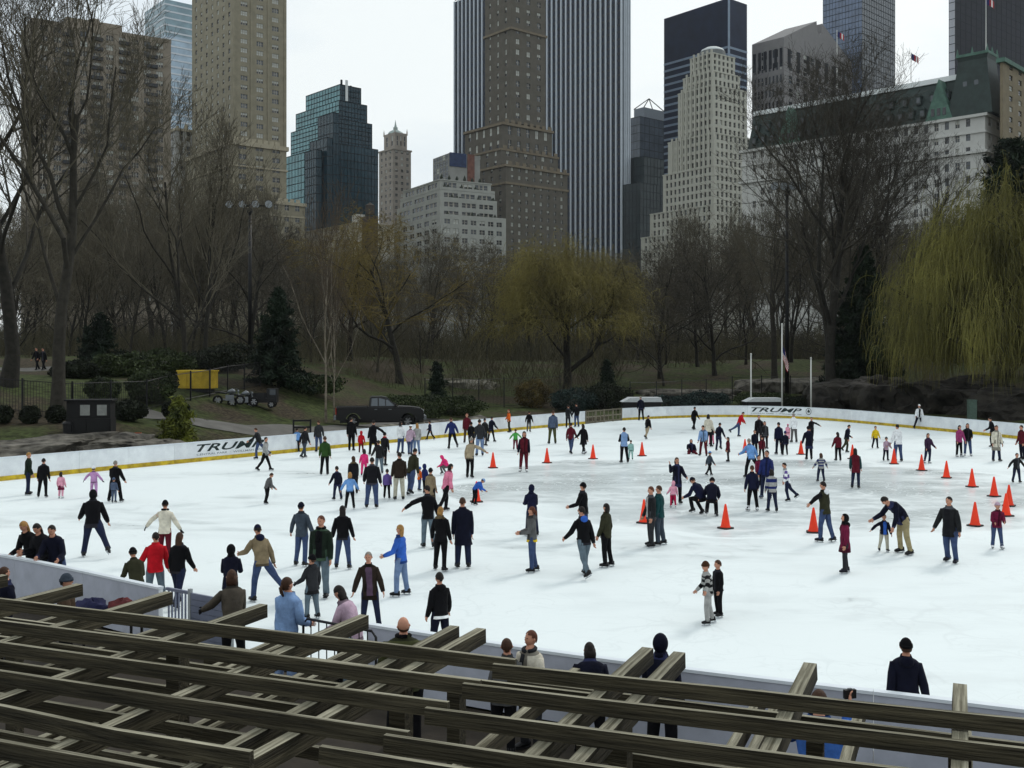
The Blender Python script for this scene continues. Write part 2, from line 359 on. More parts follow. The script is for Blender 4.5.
def near_gate():
    a, c = rpos(s_gate + 0.1), rpos(s_nl); d = c - a; Lg = np.linalg.norm(d); ang = math.atan2(d[1], d[0])
    root = empty('entrance_gate', (a[0], a[1], 0), ang); tag(root, 'blue-grey metal gate with bars and ribbed panel under woman in brown jacket', 'gate')
    for z in (0.93, 0.12): MB().cbox((Lg * 0.16, 0, z), (Lg * 0.32, 0.05, 0.05)).build('rail', M_bluegrey, root)
    for i in range(7): MB().cbox((0.06 + i * Lg * 0.048, 0, 0.525), (0.025, 0.025, 0.76)).build('bar', M_bluegrey, root)
    for i in range(8): MB().box((Lg * 0.36, -0.02 - 0.004 * (i % 2), 0.08 + i * 0.108), (Lg * 0.88, 0.02, 0.18 + i * 0.108)).build('ribbed_board', M_bluegrey, root)
    for x in (Lg * 0.34, Lg * 0.90, Lg): MB().cbox((x, 0, 0.5), (0.06, 0.06, 1.0)).build('post', mat('post_pale', (150, 156, 158), 0.6), root)
near_gate()
def railing():
    a, c = gp(300, 700), gp(378, 690); a = Vector((-3.15, 15.85, 0)); c = Vector((-1.95, 15.05, 0)); d = c - a; Lg = d.length
    root = empty('crowd_railing', a, math.atan2(d.y, d.x)); tag(root, 'black tubular railing beside the ice entrance near the bald man', 'railing')
    MB().tube([(0, 0, 0), (0, 0, 0.98), (0.08, 0, 1.06), (Lg - 0.08, 0, 1.06), (Lg, 0, 0.98), (Lg, 0, 0)], [0.02] * 6, 6).build('frame', M_black, root, True)
    for i in range(1, 9): MB().tube([(i * Lg / 9, 0, 0.12), (i * Lg / 9, 0, 1.05)], [0.01, 0.01], 5).build('bar', M_black, root)
    MB().tube([(0, 0, 0.12), (Lg, 0, 0.12)], [0.014, 0.014], 5).build('bottom_rail', M_black, root)
railing()

# ------------------------------------------------------------------ walkway on the near side and the pergola above it
def walkway():
    b = MB(); k = 30; ss = np.linspace(RLEN - 42, RLEN + 29, k); vs = []
    for s in ss:
        p = rpos(s); n = rnorm(s); q0 = p + n * 0.10; q1 = p + n * 17.0; vs += [(q0[0], q0[1], -0.03), (q1[0], q1[1], -0.03)]
    b.add(vs, [(2 * i, 2 * i + 2, 2 * i + 3, 2 * i + 1) for i in range(k - 1)])
    tag(b.build('walkway', mat('walkway_asphalt', (44, 38, 30), 0.9, 0.3, 2.0, bump=0.4)), kind='structure')
walkway()
M_wood = mat('pergola_timber_shaded_sides', (68, 63, 49), 0.95, 0.3, 3.5, bump=0.7, stretch=(0.35, 7, 7), col2=(36, 33, 24), rand=0.25, bscale=9)
M_woodtop = mat('pergola_timber_lit_tops', (152, 148, 130), 0.95, 0.25, 3.5, bump=0.7, stretch=(0.35, 9, 9), col2=(84, 80, 64), rand=0.14, bscale=9)  # pale tops over dark sides: backlit shading put into the timber colours
TH = math.radians(-23.1)
pr = random.Random(3)
def beam(root, name, a, b, wd, z0, z1, mid=None, jit=0.006):
    """sawn timber from a to b (local plan), uneven like old wood; long axis is the mesh's x"""
    a = Vector((*a, 0)); b = Vector((*b, 0)); d = b - a; Ln = d.length; k = 9; mb = MB(); vs = []
    sag = pr.uniform(-0.012, 0.004); tw = pr.uniform(-0.01, 0.01)
    for i in range(k):
        t = i / (k - 1); zz = sag * math.sin(math.pi * t); yy = pr.uniform(-jit, jit) * 0.6 + (mid(t * Ln) if mid else 0)
        e = pr.uniform(-0.003, 0.003)
        for y, z in ((-wd / 2, z0), (wd / 2, z0), (wd / 2 - 0.004, z1), (-wd / 2 + 0.004, z1)):
            vs.append((t * Ln, y + yy + (tw * (z - z0) * 3), z + zz + e))
    fs = [(i * 4 + j, i * 4 + (j + 1) % 4, i * 4 + 4 + (j + 1) % 4, i * 4 + 4 + j) for i in range(k - 1) for j in range(4)] + [(3, 2, 1, 0), (4 * k - 4, 4 * k - 3, 4 * k - 2, 4 * k - 1)]
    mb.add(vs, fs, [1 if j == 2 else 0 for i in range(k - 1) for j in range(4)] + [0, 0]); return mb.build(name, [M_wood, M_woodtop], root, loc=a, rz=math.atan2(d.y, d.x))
def pergola():
    root = empty('timber_pergola', (0, 0, 0), TH); tag(root, 'weathered timber pergola roof of crossing beams in the foreground', 'pergola')
    ZR0, ZR1 = 2.800, 2.909; k = 1.045
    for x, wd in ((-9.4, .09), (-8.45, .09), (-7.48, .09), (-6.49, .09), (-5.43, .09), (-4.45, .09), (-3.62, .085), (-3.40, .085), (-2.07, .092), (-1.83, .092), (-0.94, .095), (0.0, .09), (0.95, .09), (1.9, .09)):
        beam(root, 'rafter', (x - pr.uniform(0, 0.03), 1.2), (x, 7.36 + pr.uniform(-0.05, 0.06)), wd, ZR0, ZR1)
    S = [((-10.2, 6.28), (-2.70, 6.40)), ((-10.2, 5.76), (-2.72, 5.88)), ((-10.2, 5.28), (-2.72, 5.44)), ((-10.2, 4.83), (-2.70, 4.93)), ((-10.2, 4.38), (-3.30, 4.42)), ((-10.2, 3.90), (-2.8, 4.02)),
         ((-10.2, 3.45), (-2.8, 3.5)), ((-2.80, 6.25), (3.4, 6.60)), ((-2.80, 5.80), (3.4, 6.14)), ((-2.80, 5.31), (3.4, 5.68)), ((-2.80, 4.85), (3.4, 5.14)), ((-3.02, 4.58), (3.4, 4.74)), ((-2.8, 3.95), (3.4, 4.2))]
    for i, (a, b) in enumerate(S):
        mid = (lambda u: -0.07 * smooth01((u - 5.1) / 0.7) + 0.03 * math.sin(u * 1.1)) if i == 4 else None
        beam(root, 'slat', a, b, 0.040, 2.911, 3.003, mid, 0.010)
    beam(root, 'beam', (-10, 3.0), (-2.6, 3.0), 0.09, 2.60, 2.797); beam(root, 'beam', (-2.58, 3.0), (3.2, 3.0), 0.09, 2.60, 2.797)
    for x in (-8.45, -5.43, -3.51, -1.95, 0.0, 1.9): MB().box((x - 0.06, 6.24, -0.02), (x + 0.06, 6.36, 2.797)).build('post', M_wood, root)
    for x in (-8.45, -5.43, -2.6, 0.0, 1.9): MB().box((x - 0.06, 2.94, -0.02), (x + 0.06, 3.06, 2.597)).build('post', M_wood, root)
    low = empty('lower_pergola', (0, 0, 0), TH); tag(low, 'lower tier of timber beams glimpsed through and below the upper pergola', 'pergola')
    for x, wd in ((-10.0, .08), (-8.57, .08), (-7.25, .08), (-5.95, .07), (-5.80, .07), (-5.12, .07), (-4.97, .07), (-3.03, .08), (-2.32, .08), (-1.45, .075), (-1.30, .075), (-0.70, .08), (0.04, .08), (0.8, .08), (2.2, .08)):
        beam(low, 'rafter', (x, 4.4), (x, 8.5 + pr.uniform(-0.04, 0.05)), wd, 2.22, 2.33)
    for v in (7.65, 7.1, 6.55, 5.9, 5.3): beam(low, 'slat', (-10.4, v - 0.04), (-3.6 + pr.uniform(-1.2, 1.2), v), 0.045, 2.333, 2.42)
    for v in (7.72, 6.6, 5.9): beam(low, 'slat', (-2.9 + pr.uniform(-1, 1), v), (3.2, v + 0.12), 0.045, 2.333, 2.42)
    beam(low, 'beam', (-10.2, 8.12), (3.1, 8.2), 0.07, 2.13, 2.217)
    for x in (-9.2, -6.6, -4.0, -1.0, 2.0): MB().box((x - 0.06, 8.09, -0.02), (x + 0.06, 8.22, 2.12)).build('post', M_wood, low)
pergola()

# picnic tables and bits under the pergola
M_table = mat('table_brown', (70, 58, 44), 0.8, 0.2, 4.0, stretch=(0.4, 5, 5))
def table(x, y, rz, label):
    root = empty('picnic_table', (x, y, -0.03), rz); tag(root, label, 'table')
    for i in range(5): MB().cbox((0, -0.32 + i * 0.16, 0.74), (1.8, 0.145, 0.04)).build('top_plank', M_table, root)
    for sgn in (-1, 1):
        for j in range(2): MB().cbox((0, sgn * (0.66 + 0.14 * j), 0.44), (1.8, 0.13, 0.04)).build('seat_plank', M_table, root)
        MB().tube([(sgn * 0.6, -0.72, 0), (sgn * 0.6, -0.2, 0.715)], [0.04, 0.04], 4).tube([(sgn * 0.6, 0.72, 0), (sgn * 0.6, 0.2, 0.715)], [0.04, 0.04], 4).cbox((sgn * 0.6, 0, 0.395), (0.05, 1.6, 0.045)).build('leg_frame', M_table, root)
    return root
def pv(wv, v): return (wv * math.cos(TH) - v * math.sin(TH), wv * math.sin(TH) + v * math.cos(TH))
table(*pv(-2.1, 8.6), TH, 'brown picnic table with paper cups below the pergola middle')
table(*pv(-6.3, 8.4), TH, 'brown picnic table below the pergola at left')
table(*pv(0.6, 8.3), TH, 'brown picnic table below the pergola at right')
def cup(wv, v, col, label):
    x, y = pv(wv, v); b = MB().tube([(0, 0, 0), (0, 0, 0.12), (0, 0, 0.121), (0, 0, 0.13)], [0.03, 0.042, 0.046, 0.044], 12)
    tag(b.build('paper_cup', mat('cup_' + label[:5], col, 0.5, 0.03), None, True, (x, y, 0.731)), label, 'cup')
cup(-2.35, 8.5, (235, 235, 235), 'white paper cup on picnic table seen between pergola slats')
cup(-2.75, 8.55, (205, 40, 40), 'bright red paper cup on picnic table under the pergola')
def coat_heap():
    p = gp(107, 602, 0.85); b = MB()
    root = empty('coat_heap', (p.x, p.y, -0.03)); tag(root, 'navy and maroon coats heaped on a small table below the left boards', 'coats')
    for i in range(4): MB().tube([(-0.5 + (i % 2) * 1.0, -0.25 + (i // 2) * 0.5, 0), (-0.5 + (i % 2) * 1.0, -0.25 + (i // 2) * 0.5, 0.68)], [0.025, 0.025], 6).build('table_leg', M_black, root)
    MB().cbox((0, 0, 0.70), (1.2, 0.7, 0.03)).build('table_top', M_table, root)
    for nm, cx, m, sd_ in (('coat', -0.25, mat('heap_navy', (28, 30, 62), 0.9, 0.3, 9), 1), ('coat', 0.28, mat('heap_maroon', (84, 34, 36), 0.9, 0.3, 9), 5)):
        q = random.Random(sd_); vs = []; fs = []; n1, n2 = 7, 12
        for i in range(n1 + 1):
            a = math.pi / 2 * i / n1
            for j in range(n2):
                g = 2 * math.pi * j / n2; rr = 1 + 0.22 * math.sin(3 * g + sd_ + i) + q.uniform(-0.06, 0.06)
                vs.append((cx + 0.34 * math.cos(a) * math.cos(g) * rr, 0.24 * math.cos(a) * math.sin(g) * rr, 0.717 + 0.2 * math.sin(a) * rr))
        fs = [(i * n2 + j, i * n2 + (j + 1) % n2, (i + 1) * n2 + (j + 1) % n2, (i + 1) * n2 + j) for i in range(n1) for j in range(n2)]
        MB().add(vs, fs).build(nm, m, root, True)
coat_heap()

# ------------------------------------------------------------------ traffic cones on the ice
M_cone = mat('cone_orange', (236, 58, 24), 0.55, 0.08, 5.0, spec=0.3, rand=0.08); M_cbase = mat('cone_base_dark', (52, 46, 44), 0.8, 0.2)
def cone_meshes():
    k = 18; b = MB().tube([(0, 0, 0.042), (0, 0, 0.06), (0, 0, 0.10), (0, 0, 0.66), (0, 0, 0.70), (0, 0, 0.715)], [0.165, 0.150, 0.132, 0.036, 0.028, 0.018], k)
    c = MB(); h = 0.195; ch = 0.05; oc = [(h, -h + ch), (h, h - ch), (h - ch, h), (-h + ch, h), (-h, h - ch), (-h, -h + ch), (-h + ch, -h), (h - ch, -h)]
    c.prism(oc, 0.002, 0.040, ax='z'); return b.mesh('cone_body', M_cone, True), c.mesh('cone_base', M_cbase)
cb, cbs = cone_meshes()
CONES = [(493, 468, 'leftmost cone of the far arc, right of man in beige sweater'), (547, 463, 'cone right of skater in maroon coat and white skates'), (593, 459, 'cone right of woman in long black coat'),
    (642, 456, 'cone right of skater in pale blue vest'), (745, 452.5, 'cone just behind stooping skater in blue sweater'), (801, 454.5, 'cone left of skater in long navy coat'), (852.5, 459, 'cone behind girl in navy and maroon coat'),
    (894, 464, 'cone in front of man in white shirt and jeans'), (921.6, 470.6, 'cone in front of girl in dark purple jacket'), (946.5, 478, 'cone third in the right hand diagonal row'), (972, 487, 'cone fourth in the right hand diagonal row'),
    (994, 496.5, 'cone fifth in the right hand diagonal row'), (1009, 506, 'cone behind and above girl with lilac hat'), (1006, 516, 'cone touching right side of girl with lilac hat'), (975, 526, 'cone between man in open black jacket and girl with lilac hat'),
    (813.5, 532.5, 'cone left of pointing man in brown vest'), (725.5, 528.5, 'cone alone in front of two crouching skaters'), (644, 523, 'cone half hidden behind couple in grey and green jackets'), (476.5, 502, 'cone with child in blue bending over it')]
for i, (px, py, lb) in enumerate(CONES):
    p = gp(px, py); root = empty('traffic_cone', p, rnd.uniform(0, 6)); tag(root, 'orange traffic ' + lb, 'cone', 'orange cones on the ice')
    link('cone_body', cb, root); link('cone_base', cbs, root)
# ------------------------------------------------------------------ city buildings beyond the park
def brick(name, col, var=0.14, sc=0.35, rough=0.9): return mat(name, col, rough, var, sc, detail=8)
def glass(name, col, rough=0.12, metal=0.0, spec=0.6, var=0.25, sc=0.12): return mat(name, col, rough, var, sc, metal=metal, spec=spec)
M_pane_d = glass('pane_dark', (26, 30, 36), 0.15); M_pane_m = glass('pane_mid', (62, 68, 74), 0.2); M_pane_l = mat('pane_blind', (176, 178, 172), 0.7, 0.1, 1.0)
M_frame = mat('window_frame_pale', (150, 146, 136), 0.7, 0.1)
M_frame_d = mat('window_frame_dark', (60, 58, 54), 0.7, 0.1)
_WM = {}
def win_mesh(kind, fr, split):
    """unit window, facing -y: pane set back, sash bars and side frame proud of it"""
    key = (kind, fr, split)
    if key in _WM: return _WM[key]
    b = MB(); b.add([(-.5, 0, -.5), (.5, 0, -.5), (.5, 0, .5), (-.5, 0, .5)], [(0, 1, 2, 3)], 0)
    b.box((-.5, -.08, -.03), (.5, -.01, .03), 1)
    for i in range(1, split): b.box((-.5 + i / split - .05, -.09, -.5), (-.5 + i / split + .05, -.012, .5), 1)
    if kind == 'h':   # half-drawn blind
        b.add([(-.5, -.005, .04), (.5, -.005, .04), (.5, -.005, .5), (-.5, -.005, .5)], [(0, 1, 2, 3)], 2)
    me = b.mesh('window', [{'d': M_pane_d, 'm': M_pane_m, 'l': M_pane_l, 'h': M_pane_d}[kind], M_frame if fr else M_frame_d, M_pane_l]); _WM[key] = me; return me
class Bld:
    """A building seen corner-on: local +x runs along the right face, local +y along the left face, corner at the origin."""
    def __init__(s, name, label, D, a, xc, cap=300, cat='building'):
        s.D = D; s.a = math.radians(a); s.C = Vector(((xc - 512) * D / F, D)); s.z0 = 4.0
        s.root = empty(name, (s.C.x, s.C.y, s.z0), s.a); tag(s.root, label, cat)
        s.wins = []; s.cap = cap; s.r = random.Random(int(D * 13 + xc))
        s.eR = Vector((math.cos(s.a), math.sin(s.a))); s.eL = Vector((-math.sin(s.a), math.cos(s.a)))
    def zpx(s, y, off=0.0): return CAMZ + (YH - y) * (s.D + off) / F - s.z0
    def run(s, C, e, px):
        k = (px - 512) / F; return (k * C.y - C.x) / (e.x - k * e.y)
    def tier(s, xl, xc, xr, yt, yb, dD=0.0):
        """local box (x0,y0,x1,y1,z0,z1) whose corner shows at column xc and whose faces end at xl and xr"""
        D = s.D + dD; C = Vector(((xc - 512) * D / F, D)); tr = s.run(C, s.eR, xr) if xr is not None and xr > xc else 12.0; tl = s.run(C, s.eL, xl) if xl is not None and xl < xc else 12.0
        d = C - s.C; lx, ly = d.dot(s.eR), d.dot(s.eL); return [lx, ly, lx + abs(tr), ly + abs(tl), s.zpx(yb, dD) if yb < 350 else 0.0, s.zpx(yt, dD)]
    def facade(s, mb, A, u, nrm, W, z0, z1, cols, rows, ww, wh, dep=0.3, zw=None, split=2, lit=0.12, fr=True, joinonly=False, mi=0, margin=0.04):
        """wall with real openings; cols/rows counts, ww/wh window share of a bay"""
        us = [0.0]; zs = [z0]
        m = margin * W; bw = (W - 2 * m) / max(cols, 1); zb = zw if zw is not None else z0; bh = (z1 - zb) / max(rows, 1)
        for c in range(cols): us += [m + bw * (c + .5 - ww / 2), m + bw * (c + .5 + ww / 2)]
        us.append(W)
        for r in range(rows): zs += [zb + bh * (r + .5 - wh / 2), zb + bh * (r + .5 + wh / 2)]
        zs.append(z1)
        A = Vector((*A, 0)); u = Vector((*u, 0)); nrm = Vector((*nrm, 0)); vs = []; fs = []
        def P(a, z, d=0.0): q = A + u * a - nrm * d; return (q.x, q.y, z)
        def quad(*p):
            o = len(vs); vs.extend(p); fs.append((o, o + 1, o + 2, o + 3))
        for j in range(len(zs) - 1):
            if j % 2 == 0: quad(P(us[0], zs[j]), P(us[-1], zs[j]), P(us[-1], zs[j + 1]), P(us[0], zs[j + 1])); continue
            for i in range(len(us) - 1):
                a0, a1, b0, b1 = us[i], us[i + 1], zs[j], zs[j + 1]
                if i % 2 == 0: quad(P(a0, b0), P(a1, b0), P(a1, b1), P(a0, b1))
                else:
                    quad(P(a0, b0), P(a0, b0, dep), P(a0, b1, dep), P(a0, b1)); quad(P(a1, b0, dep), P(a1, b0), P(a1, b1), P(a1, b1, dep))
                    quad(P(a0, b0), P(a1, b0), P(a1, b0, dep), P(a0, b0, dep)); quad(P(a0, b1, dep), P(a1, b1, dep), P(a1, b1), P(a0, b1))
                    q = s.r.random(); kd = 'l' if q < lit else ('h' if q < lit * 2.2 else ('m' if q < lit * 2.2 + 0.3 else 'd'))
                    c = A + u * ((a0 + a1) / 2) - nrm * (dep - 0.02); s.wins.append(((c.x, c.y, (b0 + b1) / 2), a1 - a0, b1 - b0, math.atan2(nrm.x, -nrm.y), kd, fr, split, joinonly))
        mb.add(vs, fs, mi)
    def block(s, mb, T, L=None, R=None, mi=0, zw=None, **kw):
        """box walls; L and R are dicts of facade settings for the left and right face, or None for plain"""
        x0, y0, x1, y1, z0, z1 = T
        if R: s.facade(mb, (x0, y0), (1, 0), (0, -1), x1 - x0, z0, z1, zw=zw, mi=mi, **R)
        else: mb.add([(x0, y0, z0), (x1, y0, z0), (x1, y0, z1), (x0, y0, z1)], [(0, 1, 2, 3)], mi)
        if L: s.facade(mb, (x0, y1), (0, -1), (-1, 0), y1 - y0, z0, z1, zw=zw, mi=mi, **L)
        else: mb.add([(x0, y1, z0), (x0, y0, z0), (x0, y0, z1), (x0, y1, z1)], [(0, 1, 2, 3)], mi)
        mb.add([(x1, y0, z0), (x1, y1, z0), (x0, y1, z0), (x1, y0, z1), (x1, y1, z1), (x0, y1, z1), (x0, y0, z1)], [(0, 1, 4, 3), (1, 2, 5, 4), (3, 4, 5, 6)], mi)
    def cornice(s, T, h, out, m, name='cornice', z=None):
        x0, y0, x1, y1, z0, z1 = T; z = z1 if z is None else z
        MB().box((x0 - out, y0 - out, z - h), (x1 + out, y1 + out, z + 0.02)).build(name, m, s.root)
    def finish(s):
        ws = sorted([w for w in s.wins if not w[7]], key=lambda q: -q[1] * q[2]); rest = [w for w in s.wins if w[7]] + ws[s.cap:]
        for c, a, b, rz, kd, fr, sp, _ in ws[:s.cap]: link('window', win_mesh(kd, fr, sp), s.root, c, rz, (a, 1, b))
        if rest:
            mb = MB()
            for c, a, b, rz, kd, fr, sp, _ in rest:
                cs, sn = math.cos(rz), math.sin(rz); mi = {'d': 0, 'm': 1, 'l': 2, 'h': 0}[kd]
                def P(x, y, z): return (c[0] + cs * x - sn * y, c[1] + sn * x + cs * y, c[2] + z)
                mb.add([P(-a / 2, 0, -b / 2), P(a / 2, 0, -b / 2), P(a / 2, 0, b / 2), P(-a / 2, 0, b / 2)], [(0, 1, 2, 3)], mi)
                mb.add([P(-a / 2, -.06, -.06), P(a / 2, -.06, -.06), P(a / 2, -.06, .06), P(-a / 2, -.06, .06)], [(0, 1, 2, 3)], 3)
            tag(mb.build('windows', [M_pane_d, M_pane_m, M_pane_l, M_frame_d], s.root), kind='stuff')
def rows_for(b, yt, yb, px): return max(1, int(round((yb - yt) / px)))
ZB = 300   # picture row below which tree tops hide the fronts

# brown brick apartment block, far left
b = Bld('apartment_block', 'brown brick apartment block with balconies behind tall bare trees at left', 330, 32.5, 31, 300)
Mw = brick('brick_brown', (128, 119, 106)); mb = MB(); T = b.tier(21, 31, 171, 21, 360); zw = b.zpx(ZB)
b.block(mb, T, dict(cols=2, rows=28, ww=.4, wh=.55), dict(cols=10, rows=28, ww=.55, wh=.55, lit=.16, split=3), zw=zw)
mb.build('wall', Mw, b.root)
Mbal = mat('balcony_dark', (44, 46, 50), 0.6, 0.2)
bw = (T[2] - T[0]) / 10; fh = (T[5] - zw) / 28
for c in (2, 4, 6, 8):
    for r in range(12, 28, 1): MB().box((T[0] + bw * (c + 0.12), T[1] - 1.1, zw + fh * r), (T[0] + bw * (c + 0.95), T[1] - 0.01, zw + fh * r + 1.05)).build('balcony', Mbal, b.root)
T2 = b.tier(62, 66, 122, 16.5, 30, 22); mb2 = MB(); b.block(mb2, [T2[0], T2[1], T2[2], T2[1] + 14, T[5], T2[5]]); mb2.build('penthouse', Mw, b.root)
MB().tube([(T2[0] + 10, T2[1] + 5, T2[5]), (T2[0] + 10, T2[1] + 5, T2[5] + 2)], [1.6, 1.6], 12).build('roof_vent', Mw, b.root)
MB().box((T[0], T[1] - .15, T[5] - .02), (T[2] + .1, T[3], T[5] + 1.1)).build('parapet', Mw, b.root); b.finish()

# pale blue glass tower behind it
b = Bld('glass_tower', 'pale blue glass tower with horizontal bands between brown block and tan tower', 620, 40, 165, 0)
Mg = glass('glass_pale', (150, 170, 186), 0.25, 0.2); Mg2 = glass('glass_pale_top', (116, 140, 150), 0.3, 0.2); Mbd = mat('band_white', (200, 206, 212), 0.6, 0.05)
T = b.tier(145, 165, 205, -1, 360); mb = MB(); b.block(mb, T); mb.build('glass_wall', Mg, b.root)
zz = b.zpx(34); MB().box((T[0] - .1, T[1] - .1, zz), (T[2] + .1, T[3] + .1, T[5] + .05)).build('top_louvres', Mg2, b.root)
for i in range(26):
    z = T[5] - 3.2 - i * 4.05; MB().box((T[0] - .25, T[1] - .25, z), (T[2] + .25, T[3] + .25, z + 0.9)).build('band', Mbd, b.root)

# tan stone tower whose top is out of the picture
b = Bld('stone_tower', 'tall tan stone tower rising out of picture, ledge below its middle', 400, 38, 234, 300)
Mt = brick('stone_tan', (132, 126, 108)); Mt2 = mat('ledge_stone', (158, 150, 130), 0.8, 0.12, 0.5); mb = MB()
T = b.tier(192, 234, 285, -40, 142); b.block(mb, T, dict(cols=7, rows=19, ww=.32, wh=.5, lit=.3, split=1), dict(cols=3, rows=19, ww=.42, wh=.5, lit=.3, split=3), zw=T[4] + 2)
TL = b.tier(186, 231.5, 286.5, 140, 362, -6); b.block(mb, TL, dict(cols=8, rows=12, ww=.3, wh=.45, split=1), dict(cols=3, rows=12, ww=.45, wh=.5, split=2, lit=.15), zw=b.zpx(262))
mb.build('wall', Mt, b.root); b.cornice(TL, 1.6, 0.7, Mt2); b.cornice(TL, 0.6, 0.4, Mt2, 'string_course', TL[5] - 9)
for i in range(8): MB().box((TL[0] + 1 + i * 2.4, TL[1] + 0.3, TL[5] + .02), (TL[0] + 2.9 + i * 2.4, TL[1] + .5, TL[5] + 1.6)).build('balustrade', Mt2, b.root)
for c in range(4):   # buttress strips on the right face
    x = T[0] + (T[2] - T[0]) * c / 3; MB().box((x - .5, T[1] - .35, T[4]), (x + .5, T[1] - .003, T[5])).build('pier', Mt, b.root)
b.finish()
b = Bld('stone_wing', 'low tan stone wing with balustrade at the foot of tan tower', 385, 38, 246, 300)
mb = MB(); T = b.tier(228, 246, 305, 198, 362); b.block(mb, T, dict(cols=3, rows=5, ww=.4, wh=.5), dict(cols=5, rows=6, ww=.4, wh=.52, split=2, lit=.1), zw=b.zpx(266)); mb.build('wall', Mt, b.root); b.cornice(T, 1.2, .5, Mt2); b.cornice(T, .5, .3, Mt2, 'string_course', T[5] - 5.2)
for i in range(9): MB().box((T[0] + .3 + i * 2.5, T[1] + .2, T[5] + .02), (T[0] + 1.9 + i * 2.5, T[1] + .5, T[5] + 1.3)).build('balustrade', Mt2, b.root)
b.finish()
b = Bld('grey_building', 'small grey classical building peeping out between brown block and tan tower', 430, 38, 176, 60)
mb = MB(); T = b.tier(160, 176, 215, 128, 362); b.block(mb, T, dict(cols=2, rows=5, ww=.5, wh=.6), dict(cols=5, rows=5, ww=.5, wh=.66, split=1), zw=b.zpx(200)); mb.build('wall', brick('stone_grey', (150, 150, 146)), b.root); b.cornice(T, 1.0, .5, Mt2)
for i in range(5): MB().box((T[0] + 1 + i * 3.6, T[1] + 2, T[5]), (T[0] + 2 + i * 3.6, T[1] + 3, T[5] + 1.5 + i % 2)).build('chimney', Mt2, b.root)
b.finish()

# stepped teal glass block
b = Bld('stepped_glass_block', 'stepped dark teal glass office block with pale antenna on roof', 520, 42, 339, 0)
Mg = glass('glass_teal_dark', (18, 50, 62), 0.15, 0.0, 0.28); Mgl = glass('glass_teal_skylit', (80, 124, 130), 0.16, 0.35, 0.6); Mml = mat('mullion_dark', (14, 26, 32), 0.7, 0.1, spec=0.08)  # paler teal of the left face paints in the sky it reflects
def glassbox(b, T, mR, mL, colsx, colsy, floors, name):
    x0, y0, x1, y1, z0, z1 = T; mb = MB()
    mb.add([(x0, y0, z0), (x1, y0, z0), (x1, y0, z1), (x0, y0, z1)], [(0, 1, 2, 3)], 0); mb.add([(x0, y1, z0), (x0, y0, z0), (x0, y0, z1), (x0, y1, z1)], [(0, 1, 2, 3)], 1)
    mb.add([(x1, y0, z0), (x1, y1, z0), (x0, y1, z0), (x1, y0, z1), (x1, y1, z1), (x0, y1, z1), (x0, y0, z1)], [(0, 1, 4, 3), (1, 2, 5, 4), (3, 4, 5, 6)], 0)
    g = mb.build(name, [mR, mL], b.root); mm = MB()
    for i in range(colsx + 1): x = x0 + (x1 - x0) * i / colsx; mm.box((x - .07, y0 - .12, z0), (x + .07, y0 - .003, z1 - .01))
    for i in range(1, colsy + 1): y = y0 + (y1 - y0) * i / colsy; mm.box((x0 - .12, y - .07, z0), (x0 - .003, y + .07, z1 - .01))
    for i in range(floors): z = z0 + (z1 - z0) * (i + 1) / floors; mm.box((x0 - .15, y0 - .15, z - .35), (x1, y0 - .004, z - .02)); mm.box((x0 - .15, y0 - .15 + .2, z - .35), (x0 - .004, y1, z - .02))
    tag(mm.build('mullions', Mml, g), kind='stuff'); return g
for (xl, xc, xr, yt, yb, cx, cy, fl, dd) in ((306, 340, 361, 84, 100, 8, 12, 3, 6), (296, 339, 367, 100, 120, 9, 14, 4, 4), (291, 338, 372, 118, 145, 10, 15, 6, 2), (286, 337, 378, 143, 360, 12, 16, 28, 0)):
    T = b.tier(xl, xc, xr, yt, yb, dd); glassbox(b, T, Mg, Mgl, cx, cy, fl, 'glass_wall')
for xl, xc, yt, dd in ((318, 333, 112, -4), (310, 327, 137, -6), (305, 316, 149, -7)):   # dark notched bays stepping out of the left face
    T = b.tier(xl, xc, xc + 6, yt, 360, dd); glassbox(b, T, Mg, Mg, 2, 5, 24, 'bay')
T = b.tier(306, 340, 361, 84, 100, 6)
MB().box((T[0] + 2, T[1] + 2, T[5]), (T[0] + 2.8, T[1] + 2.8, T[5] + 3)).box((T[0] + 8, T[1] + 3, T[5]), (T[0] + 9, T[1] + 4, T[5] + 1.2)).build('roof_gear', Mml, b.root)
MB().box((T[0] + 3, T[1] - .5, T[5] - 8), (T[0] + 4.4, T[1] - .16, T[5] + 2.5)).build('antenna', mat('antenna_white', (205, 210, 210), .5), b.root)

# slim stone tower with pinnacle
b = Bld('spired_tower', 'slim grey stone tower topped by little pinnacle and four finials', 640, 40, 393, 120)
Ms = brick('stone_grey_warm', (146, 138, 128)); Msd = mat('verdigris_pale', (150, 164, 160), .6, .1); mb = MB()
T = b.tier(379, 393, 411, 148, 362); b.block(mb, T, dict(cols=3, rows=14, ww=.35, wh=.45, split=1), dict(cols=3, rows=14, ww=.4, wh=.45, split=2), zw=b.zpx(235))
TU = b.tier(384, 395, 407, 132, 148, 3); b.block(mb, TU, dict(cols=2, rows=1, ww=.3, wh=.6, split=1), dict(cols=3, rows=1, ww=.3, wh=.6, split=1)); mb.build('wall', Ms, b.root); b.cornice(T, .9, .5, Ms)
cx, cy = (TU[0] + TU[2]) / 2, (TU[1] + TU[3]) / 2; rr = (TU[2] - TU[0]) / 2
MB().tube([(cx, cy, TU[5]), (cx, cy, TU[5] + 1.2), (cx, cy, TU[5] + 2.6)], [rr * 1.15, rr * 1.0, rr * .45], 8).build('roof', Msd, b.root)
